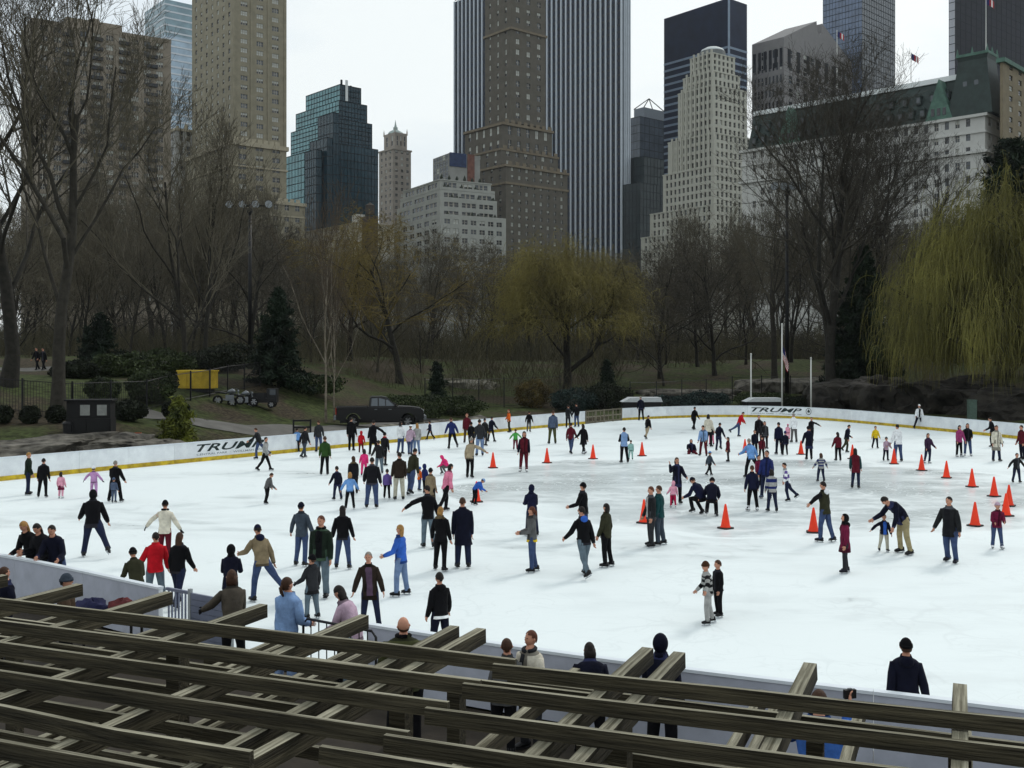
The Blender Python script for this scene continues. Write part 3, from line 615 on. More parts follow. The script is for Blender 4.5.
MB().tube([(cx, cy, TU[5] + 2.4), (cx, cy, TU[5] + 4.4), (cx, cy, TU[5] + 4.6), (cx, cy, TU[5] + 6.2), (cx, cy, TU[5] + 9)], [1.5, 1.4, .9, .5, .06], 8).build('pinnacle', Msd, b.root)
for i in (0, 1):
    for j in (0, 1): x, y = (TU[0], TU[2])[i], (TU[1], TU[3])[j]; MB().tube([(x, y, TU[5] - 1), (x, y, TU[5] + 1), (x, y, TU[5] + 3)], [.5, .4, .05], 6).build('finial', Ms, b.root)
b.finish()

# low pale roofs in front of the teal block, with water tank
b = Bld('low_white_building', 'low whitish rooftop building before the teal glass block', 400, 40, 358, 40)
mb = MB(); T = b.tier(306, 358, 394, 222, 362); b.block(mb, T, dict(cols=9, rows=3, ww=.45, wh=.5), dict(cols=4, rows=3, ww=.4, wh=.5), zw=b.zpx(250)); mb.build('wall', brick('stucco_pale', (176, 172, 160)), b.root); b.cornice(T, .6, .3, Mt2)
T2 = b.tier(352, 358, 365, 214, 224, 2); mb = MB(); b.block(mb, T2, None, dict(cols=1, rows=1, ww=.5, wh=.5)); mb.build('stair_bulkhead', brick('stucco_white', (205, 205, 200)), b.root); b.finish()
b = Bld('brick_stack', 'dark brick bulkhead carrying a round water tank before teal glass', 398, 40, 368, 10)
mb = MB(); T = b.tier(362, 368, 378, 216, 362); b.block(mb, T); mb.build('wall', brick('brick_dark', (70, 60, 54)), b.root)
cx, cy = (T[0] + T[2]) / 2, (T[1] + T[3]) / 2; Mtk = mat('tank_wood', (66, 60, 54), .9, .2)
MB().tube([(cx, cy, T[5] + 1.0), (cx, cy, T[5] + 4.2), (cx, cy, T[5] + 4.3), (cx, cy, T[5] + 5.6)], [1.7, 1.7, 1.9, .1], 14).build('water_tank', Mtk, b.root)
for dx in (-1, 1):
    for dy in (-1, 1): MB().box((cx + dx - .1, cy + dy - .1, T[5]), (cx + dx + .1, cy + dy + .1, T[5] + 1.0)).build('tank_leg', Mtk, b.root)

# white terraced apartment house
b = Bld('terraced_apartments', 'pale grey apartment house with stepped terraces above the central trees', 380, 30, 440, 300)
Mp = brick('brick_pale', (150, 151, 145), .08); mb = MB()
T = b.tier(393, 440, 506, 216, 362); b.block(mb, T, dict(cols=6, rows=5, ww=.62, wh=.5, split=2, lit=.05), dict(cols=7, rows=5, ww=.62, wh=.5, split=2, lit=.08), zw=b.zpx(262))
Tlast = T; Mpl = mat('terrace_plant', (38, 44, 34), .9, .3, 2)
for xl, xc, xr, yt, yb, fl, dd in ((397, 440, 497, 199, 217, 2, 2), (400, 440, 495, 189.5, 200, 1, 4), (403, 440, 491, 179, 190, 1, 6)):
    T = b.tier(xl, xc, xr, yt, yb, dd); b.block(mb, T, dict(cols=3, rows=fl, ww=.8, wh=.5, split=3, lit=.02), dict(cols=3, rows=fl, ww=.8, wh=.5, split=3, lit=.02))
    z = T[4]; MB().box((Tlast[0] - .02, Tlast[1] - .02, z), (Tlast[2], Tlast[1] + .2, z + 1.0)).box((Tlast[0] - .02, Tlast[1] + .2, z), (Tlast[0] + .2, Tlast[3], z + 1.0)).build('terrace_parapet', Mp, b.root)
    for i in range(7): x = T[0] + (T[2] - T[0]) * b.r.random(); MB().tube([(x, T[1] - 1.0, z + .2), (x, T[1] - 1.0, z + .9), (x, T[1] - 1.0, z + 1.6 + b.r.random())], [.4, .7, .15], 7).build('terrace_plant', Mpl, b.root)
    Tlast = T
mb.build('wall', Mp, b.root); b.cornice(T, .4, .25, Mp, 'parapet')
for i in range(6): x = T[0] - 0 + (T[2] - T[0]) * (.05 + .15 * i); MB().tube([(x, T[1] + 1, T[5]), (x, T[1] + 1, T[5] + .8), (x, T[1] + 1, T[5] + 1.6 + b.r.random())], [.4, .6, .1], 7).build('roof_plant', Mpl, b.root)
b.finish()
b = Bld('netted_block', 'grey box building with blue and red netting above terraced apartments', 396, 30, 449, 0)
T = b.tier(433, 449, 480, 153, 362); mb = MB(); b.block(mb, T, dict(cols=5, rows=8, ww=.8, wh=.8, dep=.1, joinonly=True), None, zw=b.zpx(200)); mb.build('wall', brick('panel_grey', (128, 128, 124)), b.root)
MB().box((T[0] + .2, T[1] - .3, b.zpx(166)), (T[2] - 6, T[1] - .02, T[5] + .3)).build('blue_netting', mat('net_blue', (44, 56, 84), .8, .3, .8), b.root)
MB().box((T[2] - 5.5, T[1] - .3, b.zpx(182)), (T[2] - 2.5, T[1] - .02, T[5] + .3)).build('red_netting', mat('net_red', (100, 66, 56), .8, .3, .8), b.root); b.finish()

# tall slab with white vertical piers
b = Bld('striped_skyscraper', 'huge skyscraper with white vertical piers and dark glass rising out of picture', 570, 44, 622, 0)
Mgd = glass('glass_navy', (22, 32, 50), .2, spec=.25); Mpr = mat('marble_pier', (176, 184, 192), .6, .05, .3)
T = b.tier(455, 622, 629, -60, 362); mb = MB(); b.block(mb, T); mb.build('glass_wall', Mgd, b.root); n = 37
for i in range(n + 1): y = T[1] + (T[3] - T[1]) * i / n; MB().box((T[0] - .9, y - .42, 0), (T[0] - .004, y + .42, T[5])).build('pier', Mpr, b.root)
for i in range(1, 5): x = T[0] + (T[2] - T[0]) * i / 4; MB().box((x - .4, T[1] - .9, 0), (x + .4, T[1] - .004, T[5])).build('pier', Mpr, b.root)
Msp = mat('spandrel_dark', (16, 18, 24), .5)
mm = MB()
for i in range(62): z = b.zpx(262) + i * 3.9; mm.box((T[0] - .12, T[1], z), (T[0] - .006, T[3], z + 1.1))
tag(mm.build('spandrels', Msp, b.root), kind='stuff')

# dark brown tower in front of it
b = Bld('brown_tower', 'dark brown brick tower with ledges and setbacks in front of striped skyscraper', 430, 40, 511, 300)
Mb = brick('brick_umber', (88, 84, 76)); Mbl = mat('ledge_umber', (112, 102, 86), .85, .15, .5); mb = MB()
T = b.tier(485, 511, 545.5, -40, 122); b.block(mb, T, dict(cols=3, rows=15, ww=.22, wh=.5, lit=.5, split=1), dict(cols=3, rows=15, ww=.34, wh=.5, lit=.28, split=2), zw=T[4] + 1)
TA = b.tier(465, 503, 552, 122, 150, -5); b.block(mb, TA, dict(cols=5, rows=2, ww=.35, wh=.55, lit=.45, split=1), dict(cols=5, rows=2, ww=.35, wh=.6, lit=.25, split=2))
TB = b.tier(466, 501, 558, 148, 166, -7); b.block(mb, TB, dict(cols=4, rows=2, ww=.3, wh=.5, lit=.3, split=1), dict(cols=6, rows=2, ww=.35, wh=.5, lit=.25, split=2))
TC = b.tier(470, 506, 567.5, 164, 362, -10); b.block(mb, TC, dict(cols=4, rows=12, ww=.25, wh=.5, lit=.1, split=1), dict(cols=8, rows=12, ww=.34, wh=.48, lit=.3, split=2), zw=b.zpx(262))
mb.build('wall', Mb, b.root)
b.cornice(T, .9, .6, Mbl, z=b.zpx(27)); b.cornice(TA, 1.0, .6, Mbl); b.cornice(TB, .8, .4, Mbl); b.cornice(TC, .9, .4, Mbl, z=TC[5] - 7); b.cornice(TC, .9, .6, Mbl)
for t_, n_ in ((TA, 8), (TB, 9), (TC, 9)):
    for i in range(n_): x = t_[0] + (t_[2] - t_[0]) * (i + .5) / n_; MB().box((x - .9, t_[1] - .55, t_[5]), (x + .9, t_[1] - .2, t_[5] + 1.3)).build('balustrade', Mbl, b.root)
b.finish()

# dark glass buildings in the gap
b = Bld('pyramid_roof_tower', 'grey glass tower with open pyramid frame on roof in narrow gap', 700, 40, 640, 0)
T = b.tier(628, 640, 668, 116, 362); glassbox(b, T, glass('glass_slate', (66, 78, 92), .2), glass('glass_slate', (66, 78, 92), .2), 6, 4, 30, 'glass_wall')
T2 = b.tier(634, 644, 664, 107, 117, 4); mb = MB(); b.block(mb, T2); mb.build('crown', mat('crown_grey', (130, 138, 146), .6), b.root)
cx, cy = (T2[0] + T2[2]) / 2, (T2[1] + T2[3]) / 2
for i in (0, 1):
    for j in (0, 1): MB().tube([((T2[0], T2[2])[i], (T2[1], T2[3])[j], T2[5]), (cx, cy, T2[5] + 8)], [.35, .3], 5).build('roof_strut', Mml, b.root)
b = Bld('dark_stepped_block', 'low dark stepped office block beside the white ziggurat', 560, 40, 644, 0)
for xl, xc, xr, yt in ((626, 644, 664, 156), (622, 640, 660, 182)):
    T = b.tier(xl, xc, xr, yt, 362, (182 - yt) * .3); glassbox(b, T, glass('glass_olive', (36, 46, 48), .2, spec=.2), glass('glass_olive', (36, 46, 48), .2), 6, 5, 22, 'glass_wall')

# white ziggurat
b = Bld('white_ziggurat', 'white stone skyscraper stepping up to small domed lantern', 460, 36, 714, 300)
Mz = brick('stone_white', (170, 169, 158), .06); mb = MB()
for k_, (xl, xc, xr, yt, yb, cl, cr_, rw, dd) in enumerate(((690, 712, 735, 52, 71, 5, 5, 3, 5), (683, 713, 740, 70, 86, 7, 6, 2, 3.5), (678, 713, 747, 84, 134, 8, 7, 6, 2), (668, 714, 752, 132, 166, 10, 8, 4, 0), (663, 714, 756, 165, 206, 11, 9, 5, -2), (650, 714, 760, 204, 230, 13, 10, 3, -4), (641, 714, 762, 228, 362, 15, 11, 6, -6))):
    T = b.tier(xl, xc, xr, yt, yb, dd)
    b.block(mb, T, dict(cols=cl, rows=rw, ww=.48, wh=.62, lit=.04, split=1, dep=.6), dict(cols=cr_, rows=rw, ww=.48, wh=.62, lit=.04, split=1, dep=.6), zw=b.zpx(278) if k_ == 6 else T[4] + .3)
    if k_ in (0, 1, 2, 3):
        for i in range(cl): y = T[1] + (T[3] - T[1]) * (i + .0) / cl; MB().box((T[0] - .5, y - .45, T[4]), (T[0] - .003, y + .45, T[5] + 1.2)).build('buttress', Mz, b.root)
    b.cornice(T, .5, .15, Mz, 'parapet')
    if k_ == 0: TT = T
mb.build('wall', Mz, b.root); cx, cy = (TT[0] + TT[2]) / 2, (TT[1] + TT[3]) / 2
MB().tube([(cx, cy, TT[5]), (cx, cy, TT[5] + 2.6)], [6.2, 5.8], 12).build('lantern', mat('lantern_dark', (96, 100, 100), .6), b.root)
MB().tube([(cx, cy, TT[5] + 2.6), (cx, cy, TT[5] + 3.6), (cx, cy, TT[5] + 4.6), (cx, cy, TT[5] + 5.1)], [5.6, 5.0, 3.0, .2], 14).build('dome', mat('dome_white', (200, 206, 206), .5), b.root, True)
b.finish()

# dark blue slab behind the ziggurat
b = Bld('dark_blue_slab', 'dark blue glass slab behind the white ziggurat', 620, 40, 728, 0)
Mdb = glass('glass_midnight', (20, 30, 52), .35, spec=0.10); T = b.tier(664, 728, 747, -2, 362); mb = MB(); b.block(mb, T); mb.build('glass_wall', Mdb, b.root)
Mst = mat('strip_bluegrey', (116, 132, 150), .4, .1, .2)
for i in range(27): z = b.zpx(48) - i * 4.3; MB().box((T[0] - .2, T[1] + .05, z), (T[0] - .004, T[3], z + 1.3)).box((T[0], T[1] - .2, z), (T[2], T[1] - .004, z + 1.3)).build('window_strip', Mst, b.root)
MB().box((T[0] - .25, T[1] - .25, b.zpx(120)), (T[0] + 1.6, T[1] - .01, T[5])).build('corner_trim', Mst, b.root)

# grey tower with sloping broken top
b = Bld('sloping_top_tower', 'pinkish grey granite tower with slanting broken pediment top', 640, 44, 784, 200)
Mgr = brick('granite_pink', (124, 122, 122), .06); mb = MB(); T = b.tier(752, 784, 852, 45, 362)
b.block(mb, T, dict(cols=8, rows=15, ww=.5, wh=.6, lit=.02, split=1), dict(cols=9, rows=15, ww=.5, wh=.6, lit=.02, split=1), zw=b.zpx(240)); mb.build('wall', Mgr, b.root)
x0, y0, x1, y1, z0, z1 = T; yc = (y0 + y1) / 2; zt = b.zpx(17)
g = MB(); xm = (x0 + x1) / 2; g.prism([(x0, z1 + .02), (x1, z1 + .02), (x1, z1 + 5), (xm + 3.5, zt + 6), (xm + 3, zt), (xm, zt - 3), (xm - 3, zt), (xm - 3.5, zt + 6), (x0, z1 + 5)], y0, y1); g.build('pediment', Mgr, b.root)
for i in range(7): x = x0 + 4 + i * (x1 - x0 - 6) / 7; MB().box((x, y0 - .12, b.zpx(66)), (x + 3.6, y0 - .01, b.zpx(47))).build('tall_window', M_pane_d, b.root)
for i in range(6): y = y0 + (y1 - y0) * (i + .25) / 6; MB().box((x0 - .12, y, b.zpx(66)), (x0 - .01, y + (y1 - y0) / 11, b.zpx(47))).build('tall_window', M_pane_d, b.root)
b.finish()

# blue glass tower
b = Bld('blue_glass_tower', 'blue grey glass tower with darker lower corner rising out of picture', 720, 44, 862, 0)
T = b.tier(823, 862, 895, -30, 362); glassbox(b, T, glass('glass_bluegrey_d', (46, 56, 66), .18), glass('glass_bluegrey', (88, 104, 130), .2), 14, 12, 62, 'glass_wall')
b = Bld('black_tower', 'near black glass tower with pale edge at top right', 640, 40, 962, 0)
T = b.tier(949, 955, 1060, -40, 362); glassbox(b, T, glass('glass_black', (13, 16, 28), .5, spec=0.05), mat('edge_pale', (170, 172, 180), .6), 22, 1, 48, 'glass_wall')

# the grand hotel with green mansard roof
b = Bld('grand_hotel', 'long white hotel with steep green mansard roof and corner turret at right', 300, 46, 985, 300)
Mhw = brick('brick_ivory', (184, 184, 180), .06); Mgrn = mat('roof_slate_green', (36, 50, 47), .55, .25, .5); Mcop = mat('copper_green', (74, 104, 92), .7, .25, .6); Mht = brick('brick_tan_hotel', (120, 110, 90))
T = b.tier(742, 985, 1003, 113, 362); x0, y0, x1, y1, z0, z1 = T; mb = MB()
b.block(mb, T, dict(cols=24, rows=13, ww=.4, wh=.55, split=2, lit=.15), dict(cols=2, rows=13, ww=.4, wh=.55, split=2, lit=.15), zw=b.zpx(300)); mb.build('wall', Mhw, b.root)
b.cornice(T, .8, .8, Mhw); b.cornice(T, .7, .9, Mhw, 'string_course', z1 - 10.5); b.cornice(T, .4, .4, Mhw, 'string_course', z1 - 5)
ridge = b.zpx(70); g = MB()
ya, yb_ = y0 + 9, y1 - 2
g.add([(x0 + .2, ya, z1 + .03), (x0 + .2, yb_, z1 + .03), (x0 + 4.6, yb_, ridge), (x0 + 4.6, ya, ridge), (x0 + 22, ya, z1 + .03), (x0 + 22, yb_, z1 + .03), (x0 + 20, yb_, ridge), (x0 + 20, ya, ridge)],
      [(1, 0, 3, 2), (2, 3, 7, 6), (4, 5, 6, 7), (0, 4, 7, 3), (5, 1, 2, 6)]); rf = g.build('mansard_roof', Mgrn, b.root)
MB().box((x0 + 4.0, ya, ridge - .2), (x0 + 5.6, yb_, ridge + 1.3)).build('skylit_roof_band', mat('roof_band_skylit', (215, 220, 220), .35), rf)  # bright strip paints the sky's shine on the upper roof slope
for row, zf in ((0, 1.6), (1, 6.0)):
    for i in range(20 if row == 0 else 16):
        y = ya + 2.5 + i * (yb_ - ya - 5) / (19 if row == 0 else 15); xx = x0 + .2 + zf * .35
        d = MB(); d.box((xx - .7, y - .8, z1 + zf), (xx + 2, y + .8, z1 + zf + 2.4)); d.add([(xx - .9, y - 1, z1 + zf + 2.42), (xx - .9, y + 1, z1 + zf + 2.42), (xx - .9, y, z1 + zf + 3.4), (xx + 2.4, y - 1, z1 + zf + 2.42), (xx + 2.4, y + 1, z1 + zf + 2.42), (xx + 2.4, y, z1 + zf + 3.4)], [(1, 0, 2), (0, 3, 5, 2), (4, 1, 2, 5), (3, 4, 5), (0, 1, 4, 3)])
        dm = d.build('dormer', Mgrn, rf); MB().box((xx - .78, y - .5, z1 + zf + .4), (xx - .71, y + .5, z1 + zf + 2.0)).build('dormer_window', M_pane_m, rf)
# gabled copper bays
for yy in (y0 + 13, y0 + 62):
    g = MB(); g.add([(x0 - .6, yy - 4, z1 + .05), (x0 - .6, yy + 4, z1 + .05), (x0 - .6, yy, z1 + 12), (x0 + 6, yy - 4, z1 + .05), (x0 + 6, yy + 4, z1 + .05), (x0 + 6, yy, z1 + 12)], [(1, 0, 2), (0, 3, 5, 2), (4, 1, 2, 5), (3, 4, 5)]); gb = g.build('copper_gable', Mcop, rf)
    for k_ in range(3): MB().box((x0 - .72, yy - 2.2 + k_ * 1.7, z1 + 1.2), (x0 - .61, yy - 1.2 + k_ * 1.7, z1 + 3.4)).build('gable_window', M_pane_d, rf)
# corner pavilion: bell-shaped roof with cresting
tz = b.zpx(52); cxp, cyp = x0 + 5, y0 + 4.0; g = MB(); prof = [(0, 6.2), (.25, 5.7), (.5, 5.0), (.75, 4.4), (.93, 4.1), (1.0, 4.4)]
vs = []; fs = []
for i, (t, r_) in enumerate(prof):
    z = z1 + .04 + t * (tz - z1)
    for dx, dy in ((-1, -1), (1, -1), (1, 1), (-1, 1)): vs.append((cxp + dx * r_ * .9, cyp + dy * r_, z))
for i in range(len(prof) - 1):
    for j in range(4): fs.append((i * 4 + j, i * 4 + (j + 1) % 4, i * 4 + 4 + (j + 1) % 4, i * 4 + 4 + j))
fs.append((20, 21, 22, 23)); g.add(vs, fs); pv_ = g.build('turret_roof', Mgrn, b.root)
for dx, dy in ((-1, -1), (1, -1), (1, 1), (-1, 1), (0, -1), (-1, 0)): MB().tube([(cxp + dx * 3.9, cyp + dy * 4.2, tz), (cxp + dx * 3.9, cyp + dy * 4.2, tz + 1), (cxp + dx * 3.9, cyp + dy * 4.2, tz + 2.6)], [.5, .35, .05], 6).build('finial', Mcop, pv_)
MB().box((cxp - 4.1, cyp - 4.5, tz + .01), (cxp + 4.1, cyp + 4.5, tz + .8)).build('cresting', Mcop, pv_)
for k_ in range(2):
    for zf in (3.5, 8.0): MB().box((cxp - 5.3 + zf * .1, cyp - 2 + k_ * 3.2, z1 + zf), (cxp - 3.5, cyp - .8 + k_ * 3.2, z1 + zf + 2.1)).build('round_window', M_pane_m, pv_)
b.finish()
b = Bld('tan_wing', 'tan brick wing with pale cornice at right edge beside hotel turret', 296, 46, 1003, 120)
T = b.tier(1000, 1003, 1075, 58, 362); mb = MB(); b.block(mb, T, None, dict(cols=8, rows=22, ww=.35, wh=.5, split=1, lit=.1), zw=b.zpx(290)); mb.build('wall', Mht, b.root); b.cornice(T, 1.2, .8, Mcop); b.finish()
# flagpoles on the hotel roof
M_pole = mat('pole_white', (205, 205, 200), .5, .05); M_fr = mat('flag_red', (150, 30, 40), .8, .1); M_fw = mat('flag_white', (215, 212, 210), .8, .05); M_fb = mat('flag_blue', (34, 40, 90), .8, .1)
def roof_flag(px, ytop, ybase, Y, label, fl):
    p = at(px, ybase, Y); h = (ybase - ytop) * Y / F; root = empty('roof_flagpole', p); tag(root, label, 'flagpole')
    MB().tube([(0, 0, -3), (0, 0, h)], [.16, .1], 6).build('pole', M_pole, root)
    if fl:
        z = h - .3 if fl == 1 else h * .9; wv = [(.12 + i * .45, .15 * math.sin(i * 1.3), -i * .28) for i in range(6)]; f = MB(); vs = []
        for x, y, dz in wv: vs += [(x, y, z + dz), (x, y, z + dz - 2.0)]
        f.add(vs, [(2 * i, 2 * i + 2, 2 * i + 3, 2 * i + 1) for i in range(5)], [2, 2, 0, 1, 0]); f.build('flag', [M_fr, M_fw, M_fb], root)
roof_flag(986, -4, 48, 306, 'tall pole with small flag on the hotel turret', 1)
roof_flag(837, 30, 80, 350, 'thin roof pole with flag over left end of hotel', 1)
roof_flag(911, 52, 72, 330, 'short roof pole with drooping flag over hotel middle', 1)
# ------------------------------------------------------------------ trees
def segs_mesh(name, S, m, sides):
    """S: array (n, 8) of p0, r0, p1, r1 -> prisms"""
    S = np.asarray(S, float); n = len(S); p0, r0, p1, r1 = S[:, 0:3], S[:, 3], S[:, 4:7], S[:, 7]
    t = p1 - p0; t /= np.maximum(np.linalg.norm(t, axis=1), 1e-9)[:, None]
    ref = np.where(np.abs(t[:, 2:3]) < 0.9, np.array([[0, 0, 1.0]]), np.array([[1.0, 0, 0]])); a = np.cross(t, ref); a /= np.linalg.norm(a, axis=1)[:, None]; b = np.cross(t, a)
    V = np.zeros((n, 2 * sides, 3))
    for j in range(sides):
        g = 2 * math.pi * j / sides; d = a * math.cos(g) + b * math.sin(g); V[:, j] = p0 + d * r0[:, None]; V[:, sides + j] = p1 + d * r1[:, None]
    base = (np.arange(n) * 2 * sides)[:, None]; Fq = []
    for j in range(sides): Fq.append(base + np.array([[j, (j + 1) % sides, sides + (j + 1) % sides, sides + j]]))
    return npmesh(name, V.reshape(-1, 3), np.concatenate(Fq), m, sides > 4)
def grow(seed, H, r0, trunk_frac=0.3, spread=0.6, kids=(8, 6, 5, 5, 3), up=0.25, droop=0.0, twig=0.012, lean=(0, 0), wander=0.16):
    """bare branching tree: returns thick (trunk, limbs) and thin (crown) segments"""
    R = np.random.RandomState(seed); thick = []; thin = []
    def rec(p, d, Ln, r, lvl, maxl):
        n = (8, 6, 5, 4, 3, 2)[lvl]; pts = [(p.copy(), r)]; dd = d.copy()
        for i in range(n):
            jit = R.normal(0, wander * (0.5 if lvl == 0 else 1.0), 3); dd = dd + jit + np.array([0, 0, (up if lvl < 3 else up * 0.5 - droop) / n * 2]); dd /= np.linalg.norm(dd)
            q = p + dd * (Ln / n); rr = max(r * (1 - 0.62 * (i + 1) / n), twig * 0.7); s = [*p, pts[-1][1], *q, rr]
            (thick if lvl <= 1 else thin).append(s); p = q; pts.append((p.copy(), rr))
        if lvl >= maxl: return
        k = kids[lvl]; st = trunk_frac if lvl == 0 else 0.22
        for j in range(k):
            f = st + (1 - st) * (j + R.rand() * 0.9) / k; f = min(f, 0.98); i = int(f * n); u = f * n - i
            pp = pts[i][0] * (1 - u) + pts[min(i + 1, n)][0] * u; rr = pts[i][1]
            ax = pts[min(i + 1, n)][0] - pts[i][0]; ax /= max(np.linalg.norm(ax), 1e-9)
            g = R.rand() * 6.283 if lvl else (j * 2.4 + R.rand() * 0.8); o = np.array([math.cos(g), math.sin(g), 0.0]); o -= ax * o.dot(ax); o /= max(np.linalg.norm(o), 1e-6)
            an = spread * (0.75 + 0.5 * R.rand()) * (1.15 - 0.45 * f if lvl == 0 else 1.0); nd = ax * math.cos(an) + o * math.sin(an)
            thin_ = .62 if lvl == 0 else .8
            l2 = Ln * ((0.62 if lvl == 0 else 0.55) * (1.15 - 0.6 * f) + 0.08) * (0.8 + 0.4 * R.rand())
            rec(pp, nd, l2, max(rr * thin_ * (0.55 + 0.4 * R.rand()), twig), lvl + 1, maxl)
    rec(np.array([0, 0, -0.3]), np.array([lean[0], lean[1], 1.0]), H * 0.82, r0, 0, len(kids))
    # root flare
    thick[0][3] = r0 * 1.35
    return np.array(thick), np.array(thin)
M_bark = mat('bark_grey_brown', (50, 47, 41), .95, .35, 3.0, bump=.5, rand=.15)
M_twig = mat('twigs_grey_brown', (84, 79, 66), .95, .25, 1.0, rand=.2)
M_bark_d = mat('bark_dark', (40, 38, 33), .95, .35, 3.0, bump=.5)
M_twig_d = mat('twigs_dark', (62, 58, 50), .95, .25, 1.0, rand=.15)
M_twig_y = mat('twigs_ochre', (112, 98, 52), .95, .25, 1.0, rand=.15)
PROTO = {}
def proto(key, m1, m2, **kw):
    a, c = grow(**kw); PROTO[key] = (segs_mesh('trunk', a, m1, 7), segs_mesh('crown', c, m2, 3))
def plant_tree(key, p, label, rz=0.0, sc=1.0, name='bare_tree', group=None, cat='tree', sxy=1.0):
    root = empty(name, p, rz); root.scale = (sc * sxy, sc * sxy, sc); tag(root, label, cat, group)
    link('trunk', PROTO[key][0], root); link('crown', PROTO[key][1], root); return root
proto('elmA', M_bark_d, M_twig_d, seed=11, H=21, r0=.46, trunk_frac=.28, spread=.62, kids=(8, 6, 6, 5, 3), up=.5, twig=.011)
proto('elmB', M_bark, M_twig, seed=5, H=20, r0=.36, trunk_frac=.35, spread=.55, kids=(8, 6, 6, 5, 3), up=.5, twig=.011)
proto('elmC', M_bark_d, M_twig_d, seed=23, H=26, r0=.50, trunk_frac=.22, spread=.70, kids=(11, 8, 7, 5, 3), up=.40, twig=.013)
proto('woodA', M_bark, M_twig, seed=31, H=17, r0=.20, trunk_frac=.12, spread=.6, kids=(10, 7, 5, 4), up=.45, twig=.020)
proto('woodB', M_bark, M_twig, seed=37, H=15, r0=.18, trunk_frac=.08, spread=.8, kids=(11, 7, 5, 4), up=.3, twig=.020)
proto('woodC', M_bark_d, M_twig, seed=41, H=18, r0=.22, trunk_frac=.15, spread=.55, kids=(10, 7, 5, 4), up=.55, twig=.020)
proto('woodD', M_bark_d, M_twig_d, seed=47, H=13, r0=.24, trunk_frac=.1, spread=.9, kids=(10, 7, 5, 4), up=.2, twig=.020)
proto('ochre', M_bark_d, M_twig_y, seed=53, H=15, r0=.34, trunk_frac=.2, spread=.8, kids=(8, 6, 5, 4, 3), up=.35, twig=.016, droop=.3)
M_birch = mat('birch_white', (126, 118, 104), .8, .25, 2.0, col2=(80, 72, 60)); M_bt = mat('birch_twigs', (74, 64, 52), .9, .2)
proto('birch', M_birch, M_bt, seed=61, H=12.5, r0=.085, trunk_frac=.3, spread=.38, kids=(9, 5, 4, 3), up=.4, twig=.011, wander=.07)

# big trees that stand out
plant_tree('elmA', gpt(8, 60), 'big dark bare tree with thick trunk at extreme left edge', 0.4, .95)
plant_tree('elmB', gpt(58, 55), 'tall bare tree with straight trunk behind the left iron fence', 2.2, .98, sxy=1.05)
plant_tree('elmC', gpt(830, 96), 'large spreading bare tree in front of the hotel', 1.0, 1.03, sxy=1.0)
plant_tree('elmB', gpt(775, 112), 'bare tree standing left of the big one before the hotel', 4.0, 1.0)
plant_tree('elmC', gpt(895, 125), 'bare tree behind the dark evergreen at right', 2.9, .95)
plant_tree('woodA', gpt(185, 80), 'slender bare tree behind the yellow container', 1.0, 1.05)
plant_tree('woodC', gpt(205, 92), 'bare tree with dark forked trunk right of yellow container', 5.0, 1.0)
plant_tree('birch', gpt(326, 69.5), 'white barked birch with two thin stems behind pickup tail', 0.5, 1.0, 'birch_tree')
plant_tree('birch', gpt(334, 70), 'shorter pale birch stem leaning right beside the taller birch', 3.5, .7, 'birch_tree')
plant_tree('ochre', gpt(400, 105), 'ochre twigged tree with long slanting limbs above pickup', 1.2, .98, sxy=1.15)
plant_tree('ochre', gpt(350, 118), 'ochre tinted bare tree behind the birches', 3.3, 1.0)
plant_tree('woodD', gpt(715, 120), 'low spreading bare tree on slope behind the short white pole', 0.3, 1.1)
plant_tree('woodD', gpt(660, 118), 'gnarled bare tree on slope right of the yellow willow', 2.0, 1.05)
# the wood behind
wr = random.Random(99); keys = ['woodA', 'woodB', 'woodC', 'woodD', 'elmB', 'woodA', 'woodC']
spots = []
for row, (Y, stp) in enumerate(((112, 58), (135, 46), (160, 40), (195, 34), (240, 30))):
    px = -40 + row * 13
    while px < 1080:
        spots.append((px + wr.uniform(-14, 14), Y + wr.uniform(-9, 9), row)); px += stp
for px, Y, row in spots:
    if row == 0 and (470 < px < 650 or 690 < px < 800): continue
    k = wr.choice(keys); hpx = {0: 84, 1: 92, 2: 98, 3: 92, 4: 84}[row] * wr.uniform(.75, 1.12) * (1.42 if px < 290 else (1.25 if px > 690 else 1.0))
    H = {'woodA': 17, 'woodB': 15, 'woodC': 18, 'woodD': 13, 'elmB': 20}[k]; sc = hpx * Y / F / H
    zone = next(z for x_, z in ((95, 'below the brown apartment block'), (190, 'left of the tan stone tower'), (290, 'below the tan stone tower'), (385, 'below the teal glass block'), (480, 'below the terraced apartments'), (640, 'behind the ochre willow'), (760, 'below the white ziggurat'), (880, 'behind the big bare tree by the hotel'), (2000, 'behind the weeping willow')) if px < x_)
    plant_tree(k, gpt(px, Y), 'bare tree at the %s of the wood %s' % (('front', 'front', 'middle', 'back', 'back')[row], zone), wr.uniform(0, 6), sc, group='bare trees of the wood behind the rink', sxy=wr.uniform(1.0, 1.35))

